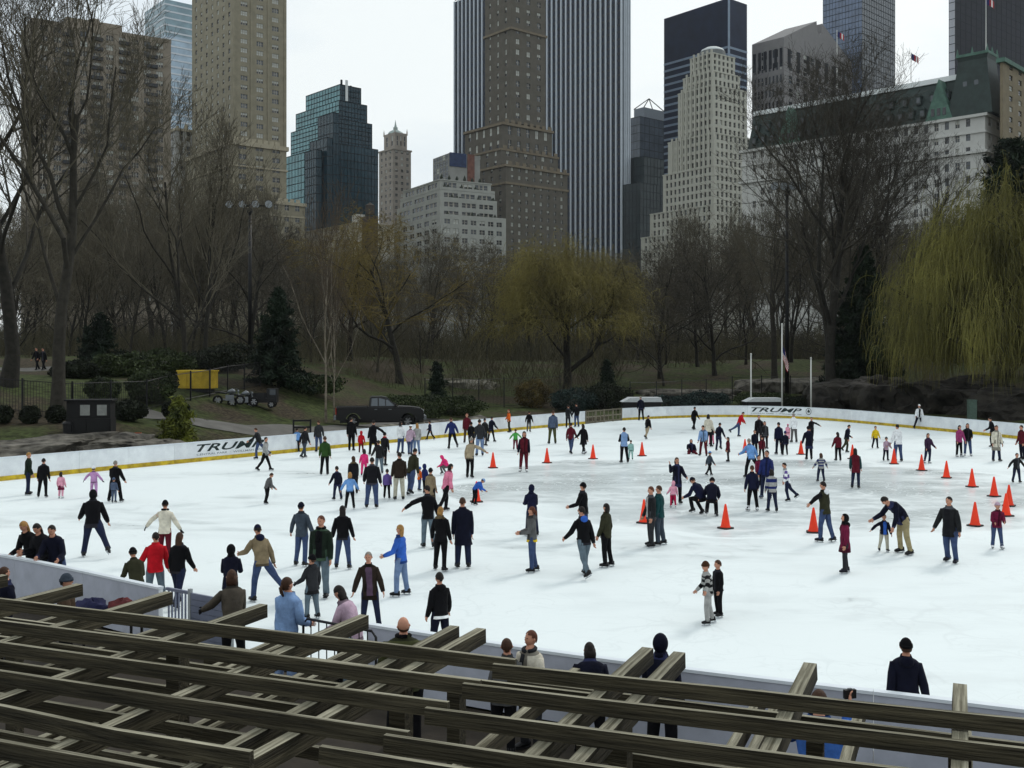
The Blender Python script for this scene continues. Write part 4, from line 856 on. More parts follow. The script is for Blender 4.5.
# undergrowth: thin bare stems nobody could count
def undergrowth():
    R = np.random.RandomState(4); n = 34000; Y = R.uniform(100, 270, n); px = R.uniform(-60, 1090, n); X = (px - 512) * Y / F
    keep = ~((px > 620) & (px < 850) & (Y < 128)) & ~((px < 300) & (Y < 112)) & (np.sin(X * .21 + 1) * np.cos(Y * .17) > -.35); X, Y = X[keep], Y[keep]; Z = ground_np(X, Y); n = len(X)
    d = np.stack([R.normal(0, .4, n), R.normal(0, .4, n), np.ones(n)], 1); h = R.uniform(.5, 3.4, n) * (1 + np.clip((Y - 130) / 70, 0, 1.6))
    p0 = np.stack([X, Y, Z - .1], 1); p1 = p0 + d * h[:, None] * .6; d2 = d + R.normal(0, .4, (n, 3)); p2 = p1 + d2 * h[:, None] * .4; d3 = d + R.normal(0, .6, (n, 3)); p3 = p1 + d3 * h[:, None] * .35
    r = (.018 + .00016 * (Y - 100))[:, None]; S = np.concatenate([np.hstack([p0, r * 1.4, p1, r]), np.hstack([p1, r, p2, r * .5]), np.hstack([p1, r, p3, r * .5])])
    tag(link('undergrowth', segs_mesh('undergrowth', S, mat('brush', (78, 74, 54), .95, .4, .15, col2=(46, 44, 34)), 3)), 'tangled brown bare undergrowth along the foot of the wood', 'undergrowth', kind='stuff')
undergrowth()

# willows
def willow(name, label, p, H, W, seed, n_str, m_str, lean, floor_z, strand=(2.0, 6.0), squash=1.0, rs=.016, fill=0.45, low_=.42):
    a, c = grow(seed=seed, H=H * .8, r0=.5, trunk_frac=.2, spread=.75, kids=(9, 6, 4), up=.45, twig=.03, lean=lean)
    for A in (a, c):
        for k in (0, 1, 4, 5): A[:, k] *= W / (H * .8) * 0.9
    root = empty(name, p); tag(root, label, 'tree'); link('trunk', segs_mesh('trunk', np.concatenate([a, c]), M_bark_d, 5), root)
    R = np.random.RandomState(seed); tips = np.concatenate([c[:, 4:7], a[len(a) // 4:, 4:7]]); tips = tips[tips[:, 2] > H * .25]
    idx = R.randint(0, len(tips), n_str); q = tips[idx] + R.normal(0, .45, (n_str, 3))
    nd = int(n_str * fill); g = R.uniform(0, 6.283, nd); cz = R.uniform(.05, 1, nd) ** .8; lump = 1 + .13 * np.sin(g * 3 + seed) + .09 * np.sin(g * 7 + cz * 6) + .08 * np.sin(cz * 11 + g * 2)
    cl = R.randint(0, 170, nd); cg = R.uniform(0, 6.283, 170); cc = R.uniform(.03, 1, 170) ** .75; g = cg[cl] + R.normal(0, .10, nd); cz = np.clip(cc[cl] + R.normal(0, .05, nd), 0, 1)
    rad = np.sqrt(np.maximum(0, 1 - cz ** 2)) * R.uniform(.45, 1, nd) ** .5 * lump
    q[:nd] = np.stack([W * .5 * rad * np.cos(g), W * .5 * rad * np.sin(g), H * (low_ + (.98 - low_) * cz * R.uniform(.75, 1.0, nd) * lump)], 1)
    out_ = q.copy(); out_[:, 2] = 0; out_ /= np.maximum(np.linalg.norm(out_, axis=1), .1)[:, None]
    Ls = R.uniform(*strand, n_str); Ls = np.minimum(Ls, np.maximum(q[:, 2] - floor_z - R.uniform(0, 1.5, n_str), .5)); ns = 6; S = []
    vel = out_ * R.uniform(.1, .8, (n_str, 1)) + R.normal(0, .25, (n_str, 3)) + np.array([0, 0, 1]) * R.uniform(-.2, .7, (n_str, 1)); p0 = q
    for i in range(ns):
        vel = vel * .62 + np.array([0, 0, -.62 * squash]) + R.normal(0, .08, (n_str, 3)); v = vel / np.linalg.norm(vel, axis=1)[:, None]; p1 = p0 + v * (Ls / ns)[:, None]
        r = np.full((n_str, 1), rs * (1 - .09 * i)); S.append(np.hstack([p0, r, p1, r * .9])); p0 = p1
    link('crown', segs_mesh('crown', np.concatenate(S), m_str, 3), root); return root
M_wl = mat('willow_yellow_green', (112, 108, 54), .9, .35, .25, col2=(54, 53, 30)); M_wl2 = mat('willow_ochre', (122, 113, 62), .9, .35, .3, col2=(72, 66, 38))
pw = gpt(1006, 84); willow('weeping_willow', 'huge yellow green weeping willow hanging over rocks at right', pw, 17.5, 19.5, 8, 17000, M_wl, (-.05, 0), .9, (1.2, 4.2), .7, rs=.017, fill=.85, low_=.20)
pw = gpt(566, 106); willow('willow_tree', 'rounded ochre willow with dark forked trunk behind the lattice gate', pw, 14.8, 17, 3, 11000, M_wl2, (.0, 0), 2.0, (.7, 2.4), .16, rs=.018, fill=.7, low_=.36)

# evergreens
LATER = []
def conifer(name, label, p, H, W, seed, n, m, tilt=-.15, pw_=.85):
    R = np.random.RandomState(seed); root = empty(name, p); tag(root, label, 'tree')
    S = [[0, 0, -.2, H * .016, 0, 0, H * .5, H * .011], [0, 0, H * .5, H * .011, 0, 0, H * .98, .02]]; V = []
    nb = int(H * 9)
    for i in range(nb):
        f = (i + R.rand()) / nb; z = H * (.06 + .92 * f); L_ = W * (1 - f) ** pw_ * R.uniform(.65, 1.1) + .15; g = i * 2.4 + R.rand(); d = np.array([math.cos(g), math.sin(g), tilt + .35 * f]); q = np.array([0, 0, z]) + d * L_
        S.append([0, 0, z, .04, *q, .012])
        k = int(n / nb * (0.4 + L_ / W)); u = R.rand(k, 1) ** .7; c = np.array([[0, 0, z]]) * (1 - u) + q * u + R.normal(0, .10 + .03 * L_, (k, 3)); V.append(c)
    link('trunk', segs_mesh('trunk', S, M_bark_d, 5), root)
    C = np.concatenate(V); k = len(C); a = R.normal(0, 1, (k, 3)); a /= np.linalg.norm(a, axis=1)[:, None]; b_ = np.cross(a, R.normal(0, 1, (k, 3))); b_ /= np.linalg.norm(b_, axis=1)[:, None]
    s1 = R.uniform(.16, .34, (k, 1)) * (H / 12) ** .35; s2 = s1 * .28; q = np.stack([C - a * s1, C + b_ * s2, C + a * s1, C - b_ * s2], 1).reshape(-1, 3)
    link('crown', npmesh('crown', q, np.arange(4 * k).reshape(-1, 4), m), root)
M_con = mat('conifer_green', (26, 40, 24), .9, .4, .4, col2=(14, 22, 16)); M_pine = mat('pine_green', (34, 46, 30), .9, .4, .4, col2=(18, 26, 20))
M_gold = mat('gold_cypress', (96, 100, 34), .9, .4, .8, col2=(52, 60, 24))
conifer('conifer', 'dark broad conifer behind the parked cart left of birch', gpt(278, 75), 7.2, 2.6, 1, 9000, M_con)
conifer('conifer', 'tall dark conifer between the big bare tree and weeping willow', gpt(864, 99), 15.0, 4.8, 2, 32000, M_pine)
conifer('pine_tree', 'dark pine rising above the weeping willow at right edge', gpt(1012, 105), 24, 6.0, 3, 26000, M_pine, .1, .45)
conifer('conifer', 'small dark upright conifer right of pickup among shrubs', gpt(437, 82), 4.0, .9, 4, 3000, M_con)
conifer('conifer', 'small dark conifer to the right of the ochre willow trunk', gpt(607, 96), 4.2, 1.2, 5, 3000, M_con)
conifer('golden_conifer', 'cone shaped yellow green conifer on bank above the left lettering', gpt(179, 52.5) - Vector((0, 0, .15)), 2.35, 1.0, 6, 6000, M_gold)
conifer('conifer', 'dark evergreen in the shade at left above the upper path', gpt(100, 84), 4.2, 2.4, 7, 6000, M_con)
for i_, (px_, Y_, rx_, rz_, lb_) in enumerate(((120, 70, 2.0, .8, 'loose brown green bush behind iron fence above black cabinet'), (75, 68, 1.5, .6, 'low loose bush right of the straight left trunk'), (160, 74, 2.4, .9, 'dark loose bush behind yellow container'), (215, 78, 2.2, .9, 'brushy dark bush behind the motorbikes'), (310, 78, 2.6, .8, 'brushy low bush between conifer and birch'), (240, 84, 2.6, 1.1, 'dark bush at foot of left floodlight mast'))): LATER.append((lb_, px_, Y_, rx_, rz_, 40 + i_))
def shrub(label, p, rx, rz, seed, n, m, name='shrub', flat=False, leaf=.09):
    R = np.random.RandomState(seed); root = empty(name, p); tag(root, label, 'shrub')
    d = R.normal(0, 1, (n, 3)); d /= np.linalg.norm(d, axis=1)[:, None]; rr = R.uniform(.55, 1.03, (n, 1)) ** .6
    lump = 1 + (.10 if not flat else .22) * np.sin(d[:, 0:1] * 5 + seed) * np.cos(d[:, 1:2] * 4 + d[:, 2:3] * 3)
    C = d * rr * lump * np.array([[rx, rx * .9, rz]]) + np.array([[0, 0, rz * .92]]); C = C[C[:, 2] > .02]; k = len(C)
    a = R.normal(0, 1, (k, 3)); a /= np.linalg.norm(a, axis=1)[:, None]; b_ = np.cross(a, R.normal(0, 1, (k, 3))); b_ /= np.linalg.norm(b_, axis=1)[:, None]
    s = R.uniform(.6, 1.2, (k, 1)) * leaf; q = np.stack([C - a * s, C + b_ * s * .6, C + a * s, C - b_ * s * .6], 1).reshape(-1, 3)
    link('foliage', npmesh('foliage', q, np.arange(4 * k).reshape(-1, 4), m), root)
    S = [[0, 0, -.1, .05, *(d[i] * np.array([rx, rx, rz]) * .7 + np.array([0, 0, rz * .9])), .012] for i in range(14)]; link('stems', segs_mesh('stems', S, M_bark_d, 4), root)
M_yew = mat('yew_green', (30, 36, 22), .9, .4, 1.0, col2=(16, 20, 14)); M_lau = mat('laurel_green', (48, 58, 28), .85, .4, 1.0, col2=(24, 32, 18)); M_jun = mat('juniper_bluegreen', (44, 58, 54), .9, .35, 1.0, col2=(22, 30, 30))
shrub('clipped round shrub at left edge before iron fence', gpt(2, 52), .52, .46, 1, 2200, M_yew); shrub('clipped round shrub second from left edge before iron fence', gpt(30, 52), .48, .46, 2, 2200, M_yew); shrub('clipped round shrub just left of black cabinet', gpt(56, 52), .46, .45, 3, 2200, M_yew)
shrub('wide dark clipped shrub just right of black cabinet', gpt(128, 54), .95, .55, 4, 4000, M_yew); shrub('dark rounded shrub at left end of yellow container', gpt(176, 57), .75, .6, 5, 3000, M_yew)
shrub('loose olive green shrub behind the black cabinet', gpt(103, 60), 1.0, .75, 6, 3000, M_lau); shrub('broad olive shrub behind the wide dark clipped one', gpt(152, 62), 1.5, 1.0, 7, 4500, M_lau)
shrub('spreading green laurel behind the pickup truck', gpt(412, 78), 2.6, .9, 8, 6000, M_lau, flat=True); shrub('low green laurel right of pickup above boulders', gpt(455, 82), 2.2, .8, 9, 5000, M_lau, flat=True)
shrub('blue green juniper left of lattice gate', gpt(572, 91), 2.0, 1.0, 10, 5000, M_jun, flat=True); shrub('dark evergreen mass behind the lattice gate', gpt(605, 93), 2.6, 1.2, 11, 6000, M_yew, flat=True)
shrub('rounded blue green juniper on grass slope behind far boards', gpt(705, 95), 2.4, .75, 12, 5000, M_jun, flat=True); shrub('juniper spreading behind boards right of lattice gate', gpt(670, 93), 2.2, .7, 13, 4500, M_jun, flat=True)
shrub('low olive shrub under the flagpole', gpt(765, 97), 2.8, .7, 14, 5000, M_lau, flat=True); shrub('dark shrub right of short white pole by the rocks', gpt(800, 94), 1.8, .6, 15, 4000, M_yew, flat=True); shrub('brown green brushy shrub left of junipers', gpt(532, 93), 1.6, 1.3, 16, 4000, mat('brush_ochre', (84, 72, 38), .9, .4, 1.0, col2=(44, 38, 22)), flat=True)

for lb_, px_, Y_, rx_, rz_, sd_ in LATER: shrub(lb_, gpt(px_, Y_), rx_, rz_, sd_, 3500, M_yew if sd_ % 2 else M_lau, flat=True, leaf=.12)
# ------------------------------------------------------------------ bank furniture
M_rock = mat('schist_grey', (98, 94, 86), .9, .35, 1.2, bump=.9, col2=(34, 32, 28), detail=9, bscale=5)
M_rock_d = mat('schist_dark', (50, 47, 42), .9, .4, 1.0, bump=1.0, col2=(20, 19, 17), detail=9, bscale=5)
M_rock_l = mat('rock_pale', (128, 124, 112), .9, .25, 1.0, bump=.7, col2=(80, 78, 70), detail=9)
def rock_mesh(seed, sx, sy, sz, m, sub=4, rough=.35, flat=.0):
    import bmesh
    bm = bmesh.new(); bmesh.ops.create_icosphere(bm, subdivisions=sub, radius=1.0)
    o = Vector((seed * 3.7, seed * 1.3, seed * 2.1))
    for v in bm.verts:
        p = v.co.copy(); k = 1 + rough * (mnoise.noise(p * 1.3 + o) + .55 * mnoise.noise(p * 3.1 + o) + .3 * mnoise.noise(p * 7 + o))
        q = p * k; q.z = q.z + .10 * math.floor(q.z * 4 + mnoise.noise(p * 2 + o)) * flat
        if q.z > .55: q.z = .55 + (q.z - .55) * .35
        v.co = Vector((q.x * sx, q.y * sy, q.z * sz))
    me = bpy.data.meshes.new('boulder'); bm.to_mesh(me); bm.free(); me.materials.append(m)
    if sub >= 4: me.polygons.foreach_set('use_smooth', [False] * len(me.polygons))
    return me
def rock(name, label, p, seed, sx, sy, sz, m, rz=0.0, sub=4, rough=.35, flat=.6, group=None):
    o = link(name, rock_mesh(seed, sx, sy, sz, m, sub, rough, flat), None, p, rz); return tag(o, label, 'rock', group)
rock('rock_outcrop', 'long layered grey rock shelf on bank at left edge', gpt(28, 46.6) + Vector((0, 0, -.15)), 1, 5.0, 2.0, 1.25, M_rock, .85, 5, .45)
rock('rock_outcrop', 'flat topped rock shelf below the black cabinet', gpt(120, 49.4) + Vector((0, 0, -.35)), 2, 3.4, 1.6, 1.2, M_rock, .9, 5, .45)
rock('rock_outcrop', 'big dark sloping rock outcrop behind right boards', gpt(864, 91) + Vector((0, 0, -.2)), 3, 4.6, 3.8, 4.2, M_rock_d, .3, 5, .5)
rock('rock_outcrop', 'dark rock mass under the weeping willow', gpt(945, 86) + Vector((0, 0, -.2)), 4, 6.5, 4.0, 3.8, M_rock_d, -.9, 5, .5)
rock('rock_outcrop', 'dark mossy rock at right edge under willow', gpt(1036, 77.5) + Vector((0, 0, -.2)), 5, 5.0, 2.8, 2.8, M_rock_d, -1.1, 5, .5)
rock('rock_slab', 'long flat grey slab on grass slope behind far boards', gpt(690, 105) + Vector((0, 0, -.5)), 6, 6.0, 2.2, 1.4, M_rock, .1, 4)
rock('rock_slab', 'rounded grey slab behind the flagpole', gpt(800, 110) + Vector((0, 0, -.5)), 7, 7.0, 3.0, 2.2, M_rock, -.1, 4)
rock('rock_slab', 'dark slab at left foot of the grass slope', gpt(655, 99) + Vector((0, 0, -.3)), 8, 3.2, 1.5, .9, M_rock_d, .2, 4)
rock('rock_slab', 'pale flat rock ledge beyond the fence right of pickup', gpt(470, 108) + Vector((0, 0, -.2)), 9, 3.6, 2.0, 1.0, M_rock_l, .0, 4)
rr_ = random.Random(12); bms = [rock_mesh(20 + i, 1, .85, .7, M_rock if i % 2 else M_rock_l, 3, .4, .4) for i in range(6)]
for i in range(34):
    px = 424 + (i % 17) * 6.2 + rr_.uniform(-2, 2); s = rs_at_px(px); p = rpos(s); n_ = rnorm(s); off = 2.0 + (i // 17) * 1.9 + rr_.uniform(-.4, .4); q = p + n_ * off; k = rr_.uniform(.38, .75)
    o = link('boulder', bms[i % 6], None, (q[0], q[1], ground(q[0], q[1]) + .12 * (i // 17)), rr_.uniform(0, 6), (k, k, k)); tag(o, 'grey boulder in the heap between pickup and far boards', 'boulder', 'boulders heaped beside the pickup')

# paved path on the left bank and sheets of bare earth
def path(pts, wdt, name, m, dz=.03):
    P = [Vector(((px - 512) * Y / F, Y)) for px, Y in pts]; P2 = []
    for i in range(len(P) - 1):
        for t in np.linspace(0, 1, 8, False): P2.append(P[i].lerp(P[i + 1], float(t)))
    P2.append(P[-1]); vs = []
    for i, p in enumerate(P2):
        d = (P2[min(i + 1, len(P2) - 1)] - P2[max(i - 1, 0)]).normalized(); nn = Vector((-d.y, d.x))
        for k in range(5): q = p + nn * wdt * (k / 4 - .5); vs.append((q.x, q.y, ground(q.x, q.y) + dz))
    fs = [(i * 5 + k, i * 5 + k + 1, i * 5 + 6 + k, i * 5 + 5 + k) for i in range(len(P2) - 1) for k in range(4)]
    tag(MB().add(vs, fs).build(name, m, None, True), kind='structure')
M_path = mat('path_asphalt', (92, 90, 86), .9, .2, 1.0)
path([(110, 60), (160, 58), (205, 57.5), (260, 59.5), (315, 64), (365, 69), (430, 78)], 2.6, 'path', M_path)
path([(-60, 78), (0, 76), (60, 80), (130, 86), (200, 96)], 3.0, 'path', M_path)

# iron fence on the left bank
def fence(label, pts, h, post_step, pick_step, m, name='iron_fence', gap=False, pr_=.012):
    P = [Vector(((px - 512) * Y / F, Y)) for px, Y in pts]; o = gpt(*pts[0]); root = empty(name, o); tag(root, label, 'fence'); pk = MB(); Ls = [0]
    for i in range(len(P) - 1): Ls.append(Ls[-1] + (P[i + 1] - P[i]).length)
    def pos(s):
        for i in range(len(P) - 1):
            if s <= Ls[i + 1] + 1e-6: return P[i].lerp(P[i + 1], (s - Ls[i]) / (Ls[i + 1] - Ls[i]))
        return P[-1]
    n = int(Ls[-1] / post_step); tops = []
    for i in range(n + 1):
        q = pos(Ls[-1] * i / n); z = ground(q.x, q.y); MB().box((q.x - o.x - .04, q.y - o.y - .04, z - o.z - .2), (q.x - o.x + .04, q.y - o.y + .04, z - o.z + h + .08)).build('post', m, root); tops.append((q.x - o.x, q.y - o.y, z - o.z))
    for i in range(n):
        for zz in (.15, h - .05): MB().tube([(tops[i][0], tops[i][1], tops[i][2] + zz), (tops[i + 1][0], tops[i + 1][1], tops[i + 1][2] + zz)], [.02, .02], 4).build('rail', m, root)
    for s in np.arange(0, Ls[-1], pick_step):
        q = pos(s); z = ground(q.x, q.y) - o.z; pk.tube([(q.x - o.x, q.y - o.y, z), (q.x - o.x, q.y - o.y, z + h)], [pr_, pr_], 3, cap=False)
    tag(pk.build('pickets', m, root), kind='stuff')
fence('black iron picket fence along the left bank behind clipped shrubs', [(-30, 53.5), (70, 55.5), (150, 60), (260, 74)], 1.75, 2.4, .14, M_black)
fence('thin dark mesh fence across the grass slope behind far boards', [(630, 93), (720, 100), (800, 103), (850, 99)], 2.4, 3.2, .5, M_black, 'mesh_fence', pr_=.006)
fence('dark mesh fence below the ochre willow', [(425, 84), (500, 92), (560, 97)], 2.6, 3.0, .5, M_black, 'mesh_fence', pr_=.006)

# black cabinet
def cabinet():
    p = gpt(91, 50.0); root = empty('black_cabinet', p, .1); tag(root, 'black plywood cabinet with two pale panels on left bank', 'cabinet'); m = mat('cabinet_black', (9, 9, 10), .7, .3, 3)
    MB().box((-1.03, -.45, -.1), (1.03, .45, .80)).build('lower_case', m, root); MB().box((-1.0, -.40, .803), (1.0, .45, 1.62)).build('upper_case', m, root); MB().box((-1.1, -.5, 1.623), (1.1, .5, 1.70)).build('lid', m, root)
    for x in (-.15, .62): MB().box((x - .22, -.44, .95), (x + .22, -.403, 1.45)).build('pale_panel', mat('panel_pale', (120, 122, 118), .7, .15), root)
    for x in (-.5, .5): MB().box((x - .42, -.475, .05), (x + .42, -.453, .72)).build('door', m, root)
cabinet()
def crate(px, Y, label):
    p = gpt(px, Y) + Vector((0, 0, .12)); m = mat('crate_orange', (176, 62, 36), .6, .15); root = empty('orange_crate', p, .3); tag(root, label, 'crate')
    MB().box((-.16, -.14, 0), (.16, .14, .03)).build('bottom', m, root)
    for a in ((-.16, -.14, .031, .16, -.12, .36), (-.16, .12, .031, .16, .14, .36), (-.16, -.118, .031, -.14, .118, .36), (.14, -.118, .031, .16, .118, .36)): MB().box(a[:3], a[3:]).build('side', m, root)
crate(131, 50.5, 'orange plastic crate on rock, left of two'); crate(138, 50.8, 'orange plastic crate on rock, right of two')
def shrubby_bin():
    p = gpt(68, 49.5); root = empty('litter_bin', p); tag(root, 'small black litter bin left of the black cabinet', 'bin')
    MB().tube([(0, 0, 0), (0, 0, .5), (0, 0, .52)], [.2, .24, .26], 12).build('bin_body', M_black, root, False); MB().tube([(0, 0, .522), (0, 0, .6), (0, 0, .62)], [.26, .2, .1], 12).build('bin_lid', M_black, root)
shrubby_bin()
# yellow container
def container():
    p = gpt(198, 68); root = empty('yellow_container', p, -.15); tag(root, 'bright yellow steel container on dirt of left bank', 'container'); m = mat('container_yellow', (196, 166, 44), .6, .2, 2.0)
    MB().box((-1.1, -.6, .12), (1.1, .6, 1.2)).build('body', m, root)
    for i in range(5): x = -1.05 + i * .52; MB().box((x - .04, -.66, .12), (x + .04, -.603, 1.18)).build('rib', m, root)
    MB().box((-1.16, -.68, 1.203), (1.16, .66, 1.29)).build('rim', m, root); MB().box((-.9, -.5, -.1), (.9, .5, .118)).build('skid', M_black, root)
container()
M_tyre = mat('tyre_black', (16, 16, 17), .85, .2, 6); M_rim = mat('rim_silver', (140, 142, 145), .35, .1, 4, metal=.7); M_chr = mat('steel_grey', (112, 116, 120), .4, .15, 4, metal=.6)
def wheel(parent, c, r, wd, axis='y', nm='wheel'):
    n = 24; w_ = MB(); vs = []; prof = [(r * .62, -wd / 2), (r * .94, -wd / 2), (r, -wd * .3), (r, wd * .3), (r * .94, wd / 2), (r * .62, wd / 2)]
    for i in range(n):
        g = 2 * math.pi * i / n
        for q, y in prof: vs.append((c[0] + q * math.cos(g), c[1] + y, c[2] + q * math.sin(g)))
    k = len(prof); w_.add(vs, [(i * k + j, ((i + 1) % n) * k + j, ((i + 1) % n) * k + (j + 1) % k, i * k + (j + 1) % k) for i in range(n) for j in range(k)]); t = w_.build(nm, M_tyre, parent, True)
    h = MB(); h.tube([(c[0], c[1] - wd * .28, c[2]), (c[0], c[1] + wd * .28, c[2])], [r * .2, r * .2], 12)
    for i in range(6): g = 2 * math.pi * i / 6; T = Matrix.Translation(c) @ Matrix.Rotation(-g, 4, 'Y'); h.box((0, -wd * .3, -.03), (r * .63, wd * .3, .03), 0, T)
    h.build('rim', M_rim, t); return t
# pickup truck (nose to the right; local +x is forward)
def pickup():
    p = gpt(380, 69.0); root = empty('pickup_truck', (p.x, p.y, p.z + .02), math.radians(9)); root.scale = (1.0, 1.0, 1.10); tag(root, 'dark grey pickup truck parked behind the boards', 'truck'); m = mat('paint_charcoal', (12, 12, 14), .35, .1, 1.0, spec=.35); gl = glass('car_glass', (60, 70, 78), .08, spec=.9); W = .95
    def side_prism(poly, y0, y1, mm, nm, par=root, sm_=False): return MB().prism(poly, y0, y1, ax='y').build(nm, mm, par, sm_)
    def arch(cx, r, n=9): return [(cx + r * math.cos(a), .42 + r * math.sin(a)) for a in np.linspace(math.pi, 0, n)]
    low = [(-2.85, .55), (-2.85, .62)] ; body = [(-2.82, .48)] ; 
    poly = [(-2.85, .52)] + arch(-1.75, .5) + arch(1.78, .5) + [(2.72, .45), (2.82, .62), (2.80, 1.02), (2.62, 1.16), (1.18, 1.24), (-.72, 1.24), (-.74, 1.22), (-2.85, 1.22)]
    side_prism(poly, -W, W, m, 'body')
    # bed: open box shown by dark inner floor and rails
    MB().box((-2.80, -W + .07, 1.223), (-.76, W - .07, 1.236)).build('bed_cover', mat('bed_dark', (10, 10, 11), .8), root)
    for y in (-W + .03, W - .03): MB().box((-2.84, y - .03, 1.237), (-.75, y + .03, 1.275)).build('bed_rail', m, root)
    # cab
    cab = [(-.72, 1.243), (1.15, 1.243), (.42, 1.83), (.1, 1.88), (-.52, 1.87), (-.66, 1.80)]; c = MB(); n = len(cab); vs = [(x, -(W - .04 if z < 1.3 else .74), z) for x, z in cab] + [(x, (W - .04 if z < 1.3 else .74), z) for x, z in cab]
    c.add(vs, [tuple(range(n)), tuple(reversed(range(n, 2 * n)))] + [(i + n, (i + 1) % n + n, (i + 1) % n, i) for i in range(n)]); c.build('cab', m, root)
    def sidewin(pts, nm):
        for sg in (-1, 1): vs = [(x, sg * (W - .04 + (.74 - W + .04) * (z - 1.3) / .5 + .012), z) for x, z in pts]; MB().add(vs, [tuple(range(len(pts)))]).build(nm, gl, root)
    sidewin([(.36, 1.33), (.92, 1.33), (.40, 1.74), (.36, 1.76)], 'quarter_window'); sidewin([(-.10, 1.33), (.30, 1.33), (.30, 1.77), (-.10, 1.79)], 'front_window'); sidewin([(-.60, 1.33), (-.18, 1.33), (-.18, 1.78), (-.55, 1.77)], 'rear_window')
    MB().add([(1.10, -.80, 1.275), (1.10, .80, 1.275), (.465, .69, 1.81), (.465, -.69, 1.81)], [(0, 1, 2, 3)]).build('windscreen', gl, root); MB().add([(-.735, -.76, 1.33), (-.735, .76, 1.33), (-.68, .66, 1.76), (-.68, -.66, 1.76)], [(3, 2, 1, 0)]).build('back_window', gl, root)
    MB().prism([(1.2, 1.245), (2.6, 1.165), (2.62, 1.185), (1.9, 1.265), (1.2, 1.29)], -.8, .8).build('bonnet', m, root)
    MB().cbox((2.9, 0, .62), (.16, 1.9, .24)).build('front_bumper', M_chr, root); MB().cbox((-2.92, 0, .62), (.14, 1.9, .2)).build('rear_bumper', M_chr, root); MB().cbox((2.822, 0, .93), (.03, 1.1, .26)).build('grille', M_chr, root)
    for sg in (-1, 1):
        MB().cbox((2.70, sg * .82, .98), (.22, .25, .2)).build('headlight', mat('lamp_clear', (200, 204, 205), .15, .05), root); MB().cbox((-2.84, sg * .87, 1.02), (.07, .16, .36)).build('tail_light', mat('lamp_red', (168, 20, 24), .25, .05), root)
        MB().cbox((.95, sg * 1.06, 1.38), (.14, .2, .16)).build('mirror', m, root); MB().cbox((.62, sg * (W + .012), 1.12), (.2, .025, .04)).build('door_handle', M_chr, root); MB().cbox((-.3, sg * (W + .012), 1.12), (.18, .025, .04)).build('door_handle', M_chr, root)
        for x in (1.15, .33, -.72): MB().cbox((x, sg * (W + .001), .86), (.014, .004, .7)).build('door_gap', M_black, root)
        for x in (-1.75, 1.78): wheel(root, (x, sg * (W - .12), .40), .40, .25)
    MB().box((-2.6, -.8, .34), (2.5, .8, .50)).build('chassis', M_black, root)
pickup()
# motorbike and utility cart by the container
def motorbike(px, Y, rz, label, m):
    p = gpt(px, Y); root = empty('motorbike', p, rz); tag(root, label, 'motorbike')
    for x in (-.68, .68): wheel(root, (x, 0, .31), .31, .12)
    MB().tube([(.68, 0, .31), (.5, 0, .95)], [.04, .035], 6).build('fork', M_chr, root); MB().tube([(.45, -.35, 1.02), (.5, 0, .98), (.45, .35, 1.02)], [.02] * 3, 6).build('handlebar', M_black, root)
    MB().tube([(.42, 0, .80), (.2, 0, .88), (-.1, 0, .78)], [.08, .17, .08], 10).build('tank', m, root, True); MB().tube([(-.1, 0, .74), (-.4, 0, .76), (-.85, 0, .82)], [(.12, .06), (.15, .07), (.08, .05)], 8, 0, (0, 1, 0)).build('seat', M_black, root, True)
    MB().cbox((.05, 0, .45), (.5, .26, .36)).build('engine', M_chr, root); MB().tube([(0, .16, .3), (-.9, .18, .36)], [.05, .06], 8).build('exhaust', M_chr, root); MB().tube([(.55, 0, .85), (.62, 0, .85)], [.1, .09], 10).build('headlamp', M_chr, root)
motorbike(229, 66, .2, 'grey motorbike parked nearest the yellow container', M_chr); motorbike(243, 66.5, .5, 'grey motorbike farthest from the yellow container', M_chr)
def cart():
    p = gpt(262, 68); root = empty('utility_cart', p, .1); tag(root, 'dark utility cart parked under the conifer left of birch', 'cart')
    MB().box((-1.0, -.5, .35), (1.0, .5, .62)).build('bed', M_black, root); MB().box((.35, -.5, .622), (1.0, .5, 1.25)).build('cab', M_black, root); MB().box((-1.0, -.52, .622), (.3, -.47, .95)).build('side_board', M_black, root); MB().box((-1.0, .47, .622), (.3, .52, .95)).build('side_board', M_black, root); MB().box((.55, -.507, .85), (.92, -.502, 1.2)).build('window', M_pane_m, root)
    for x in (-.65, .65):
        for y in (-.5, .5): wheel(root, (x, y, .24), .24, .14)
cart()
def rack():
    p = gpt(302, 60.5); root = empty('steel_rack', p, .25); tag(root, 'black steel frame rack standing just behind boards left of pickup', 'rack')
    for x in (-.48, .48): 
        MB().box((x - .05, -.05, -.1), (x + .05, .05, .95)).build('leg', M_black, root)
    for z in (.15, .5, .88): MB().box((-.43, -.03, z - .05), (.43, .03, z + .05)).build('bar', M_black, root)
    MB().box((-.42, .0, .2), (.42, .02, .45)).build('board', M_oldwood, root)
rack()
# covered flat things behind the far boards
def covered(px, Y, wd, h, label):
    p = gpt(px, Y); root = empty('covered_bench', p, .05); tag(root, label, 'bench')
    MB().prism([(-wd / 2, h * .72), (wd / 2, h * .72), (wd / 2 - .15, h), (-wd / 2 + .7, h)], -.8, .8).build('white_cover', mat('cover_white', (190, 194, 196), .6, .08), root); MB().box((-wd / 2 + .1, -.7, .25), (wd / 2 - .1, .7, h * .715)).build('bench_body', M_black, root)
    for x in (-wd / 2 + .3, wd / 2 - .3): MB().box((x - .08, -.6, -.1), (x + .08, .6, .248)).build('leg', M_black, root)
covered(641, 88.5, 3.4, 1.35, 'white covered bench behind boards right of lattice gate'); covered(762, 90.2, 3.2, 1.15, 'pale covered bench behind boards below flagpole')

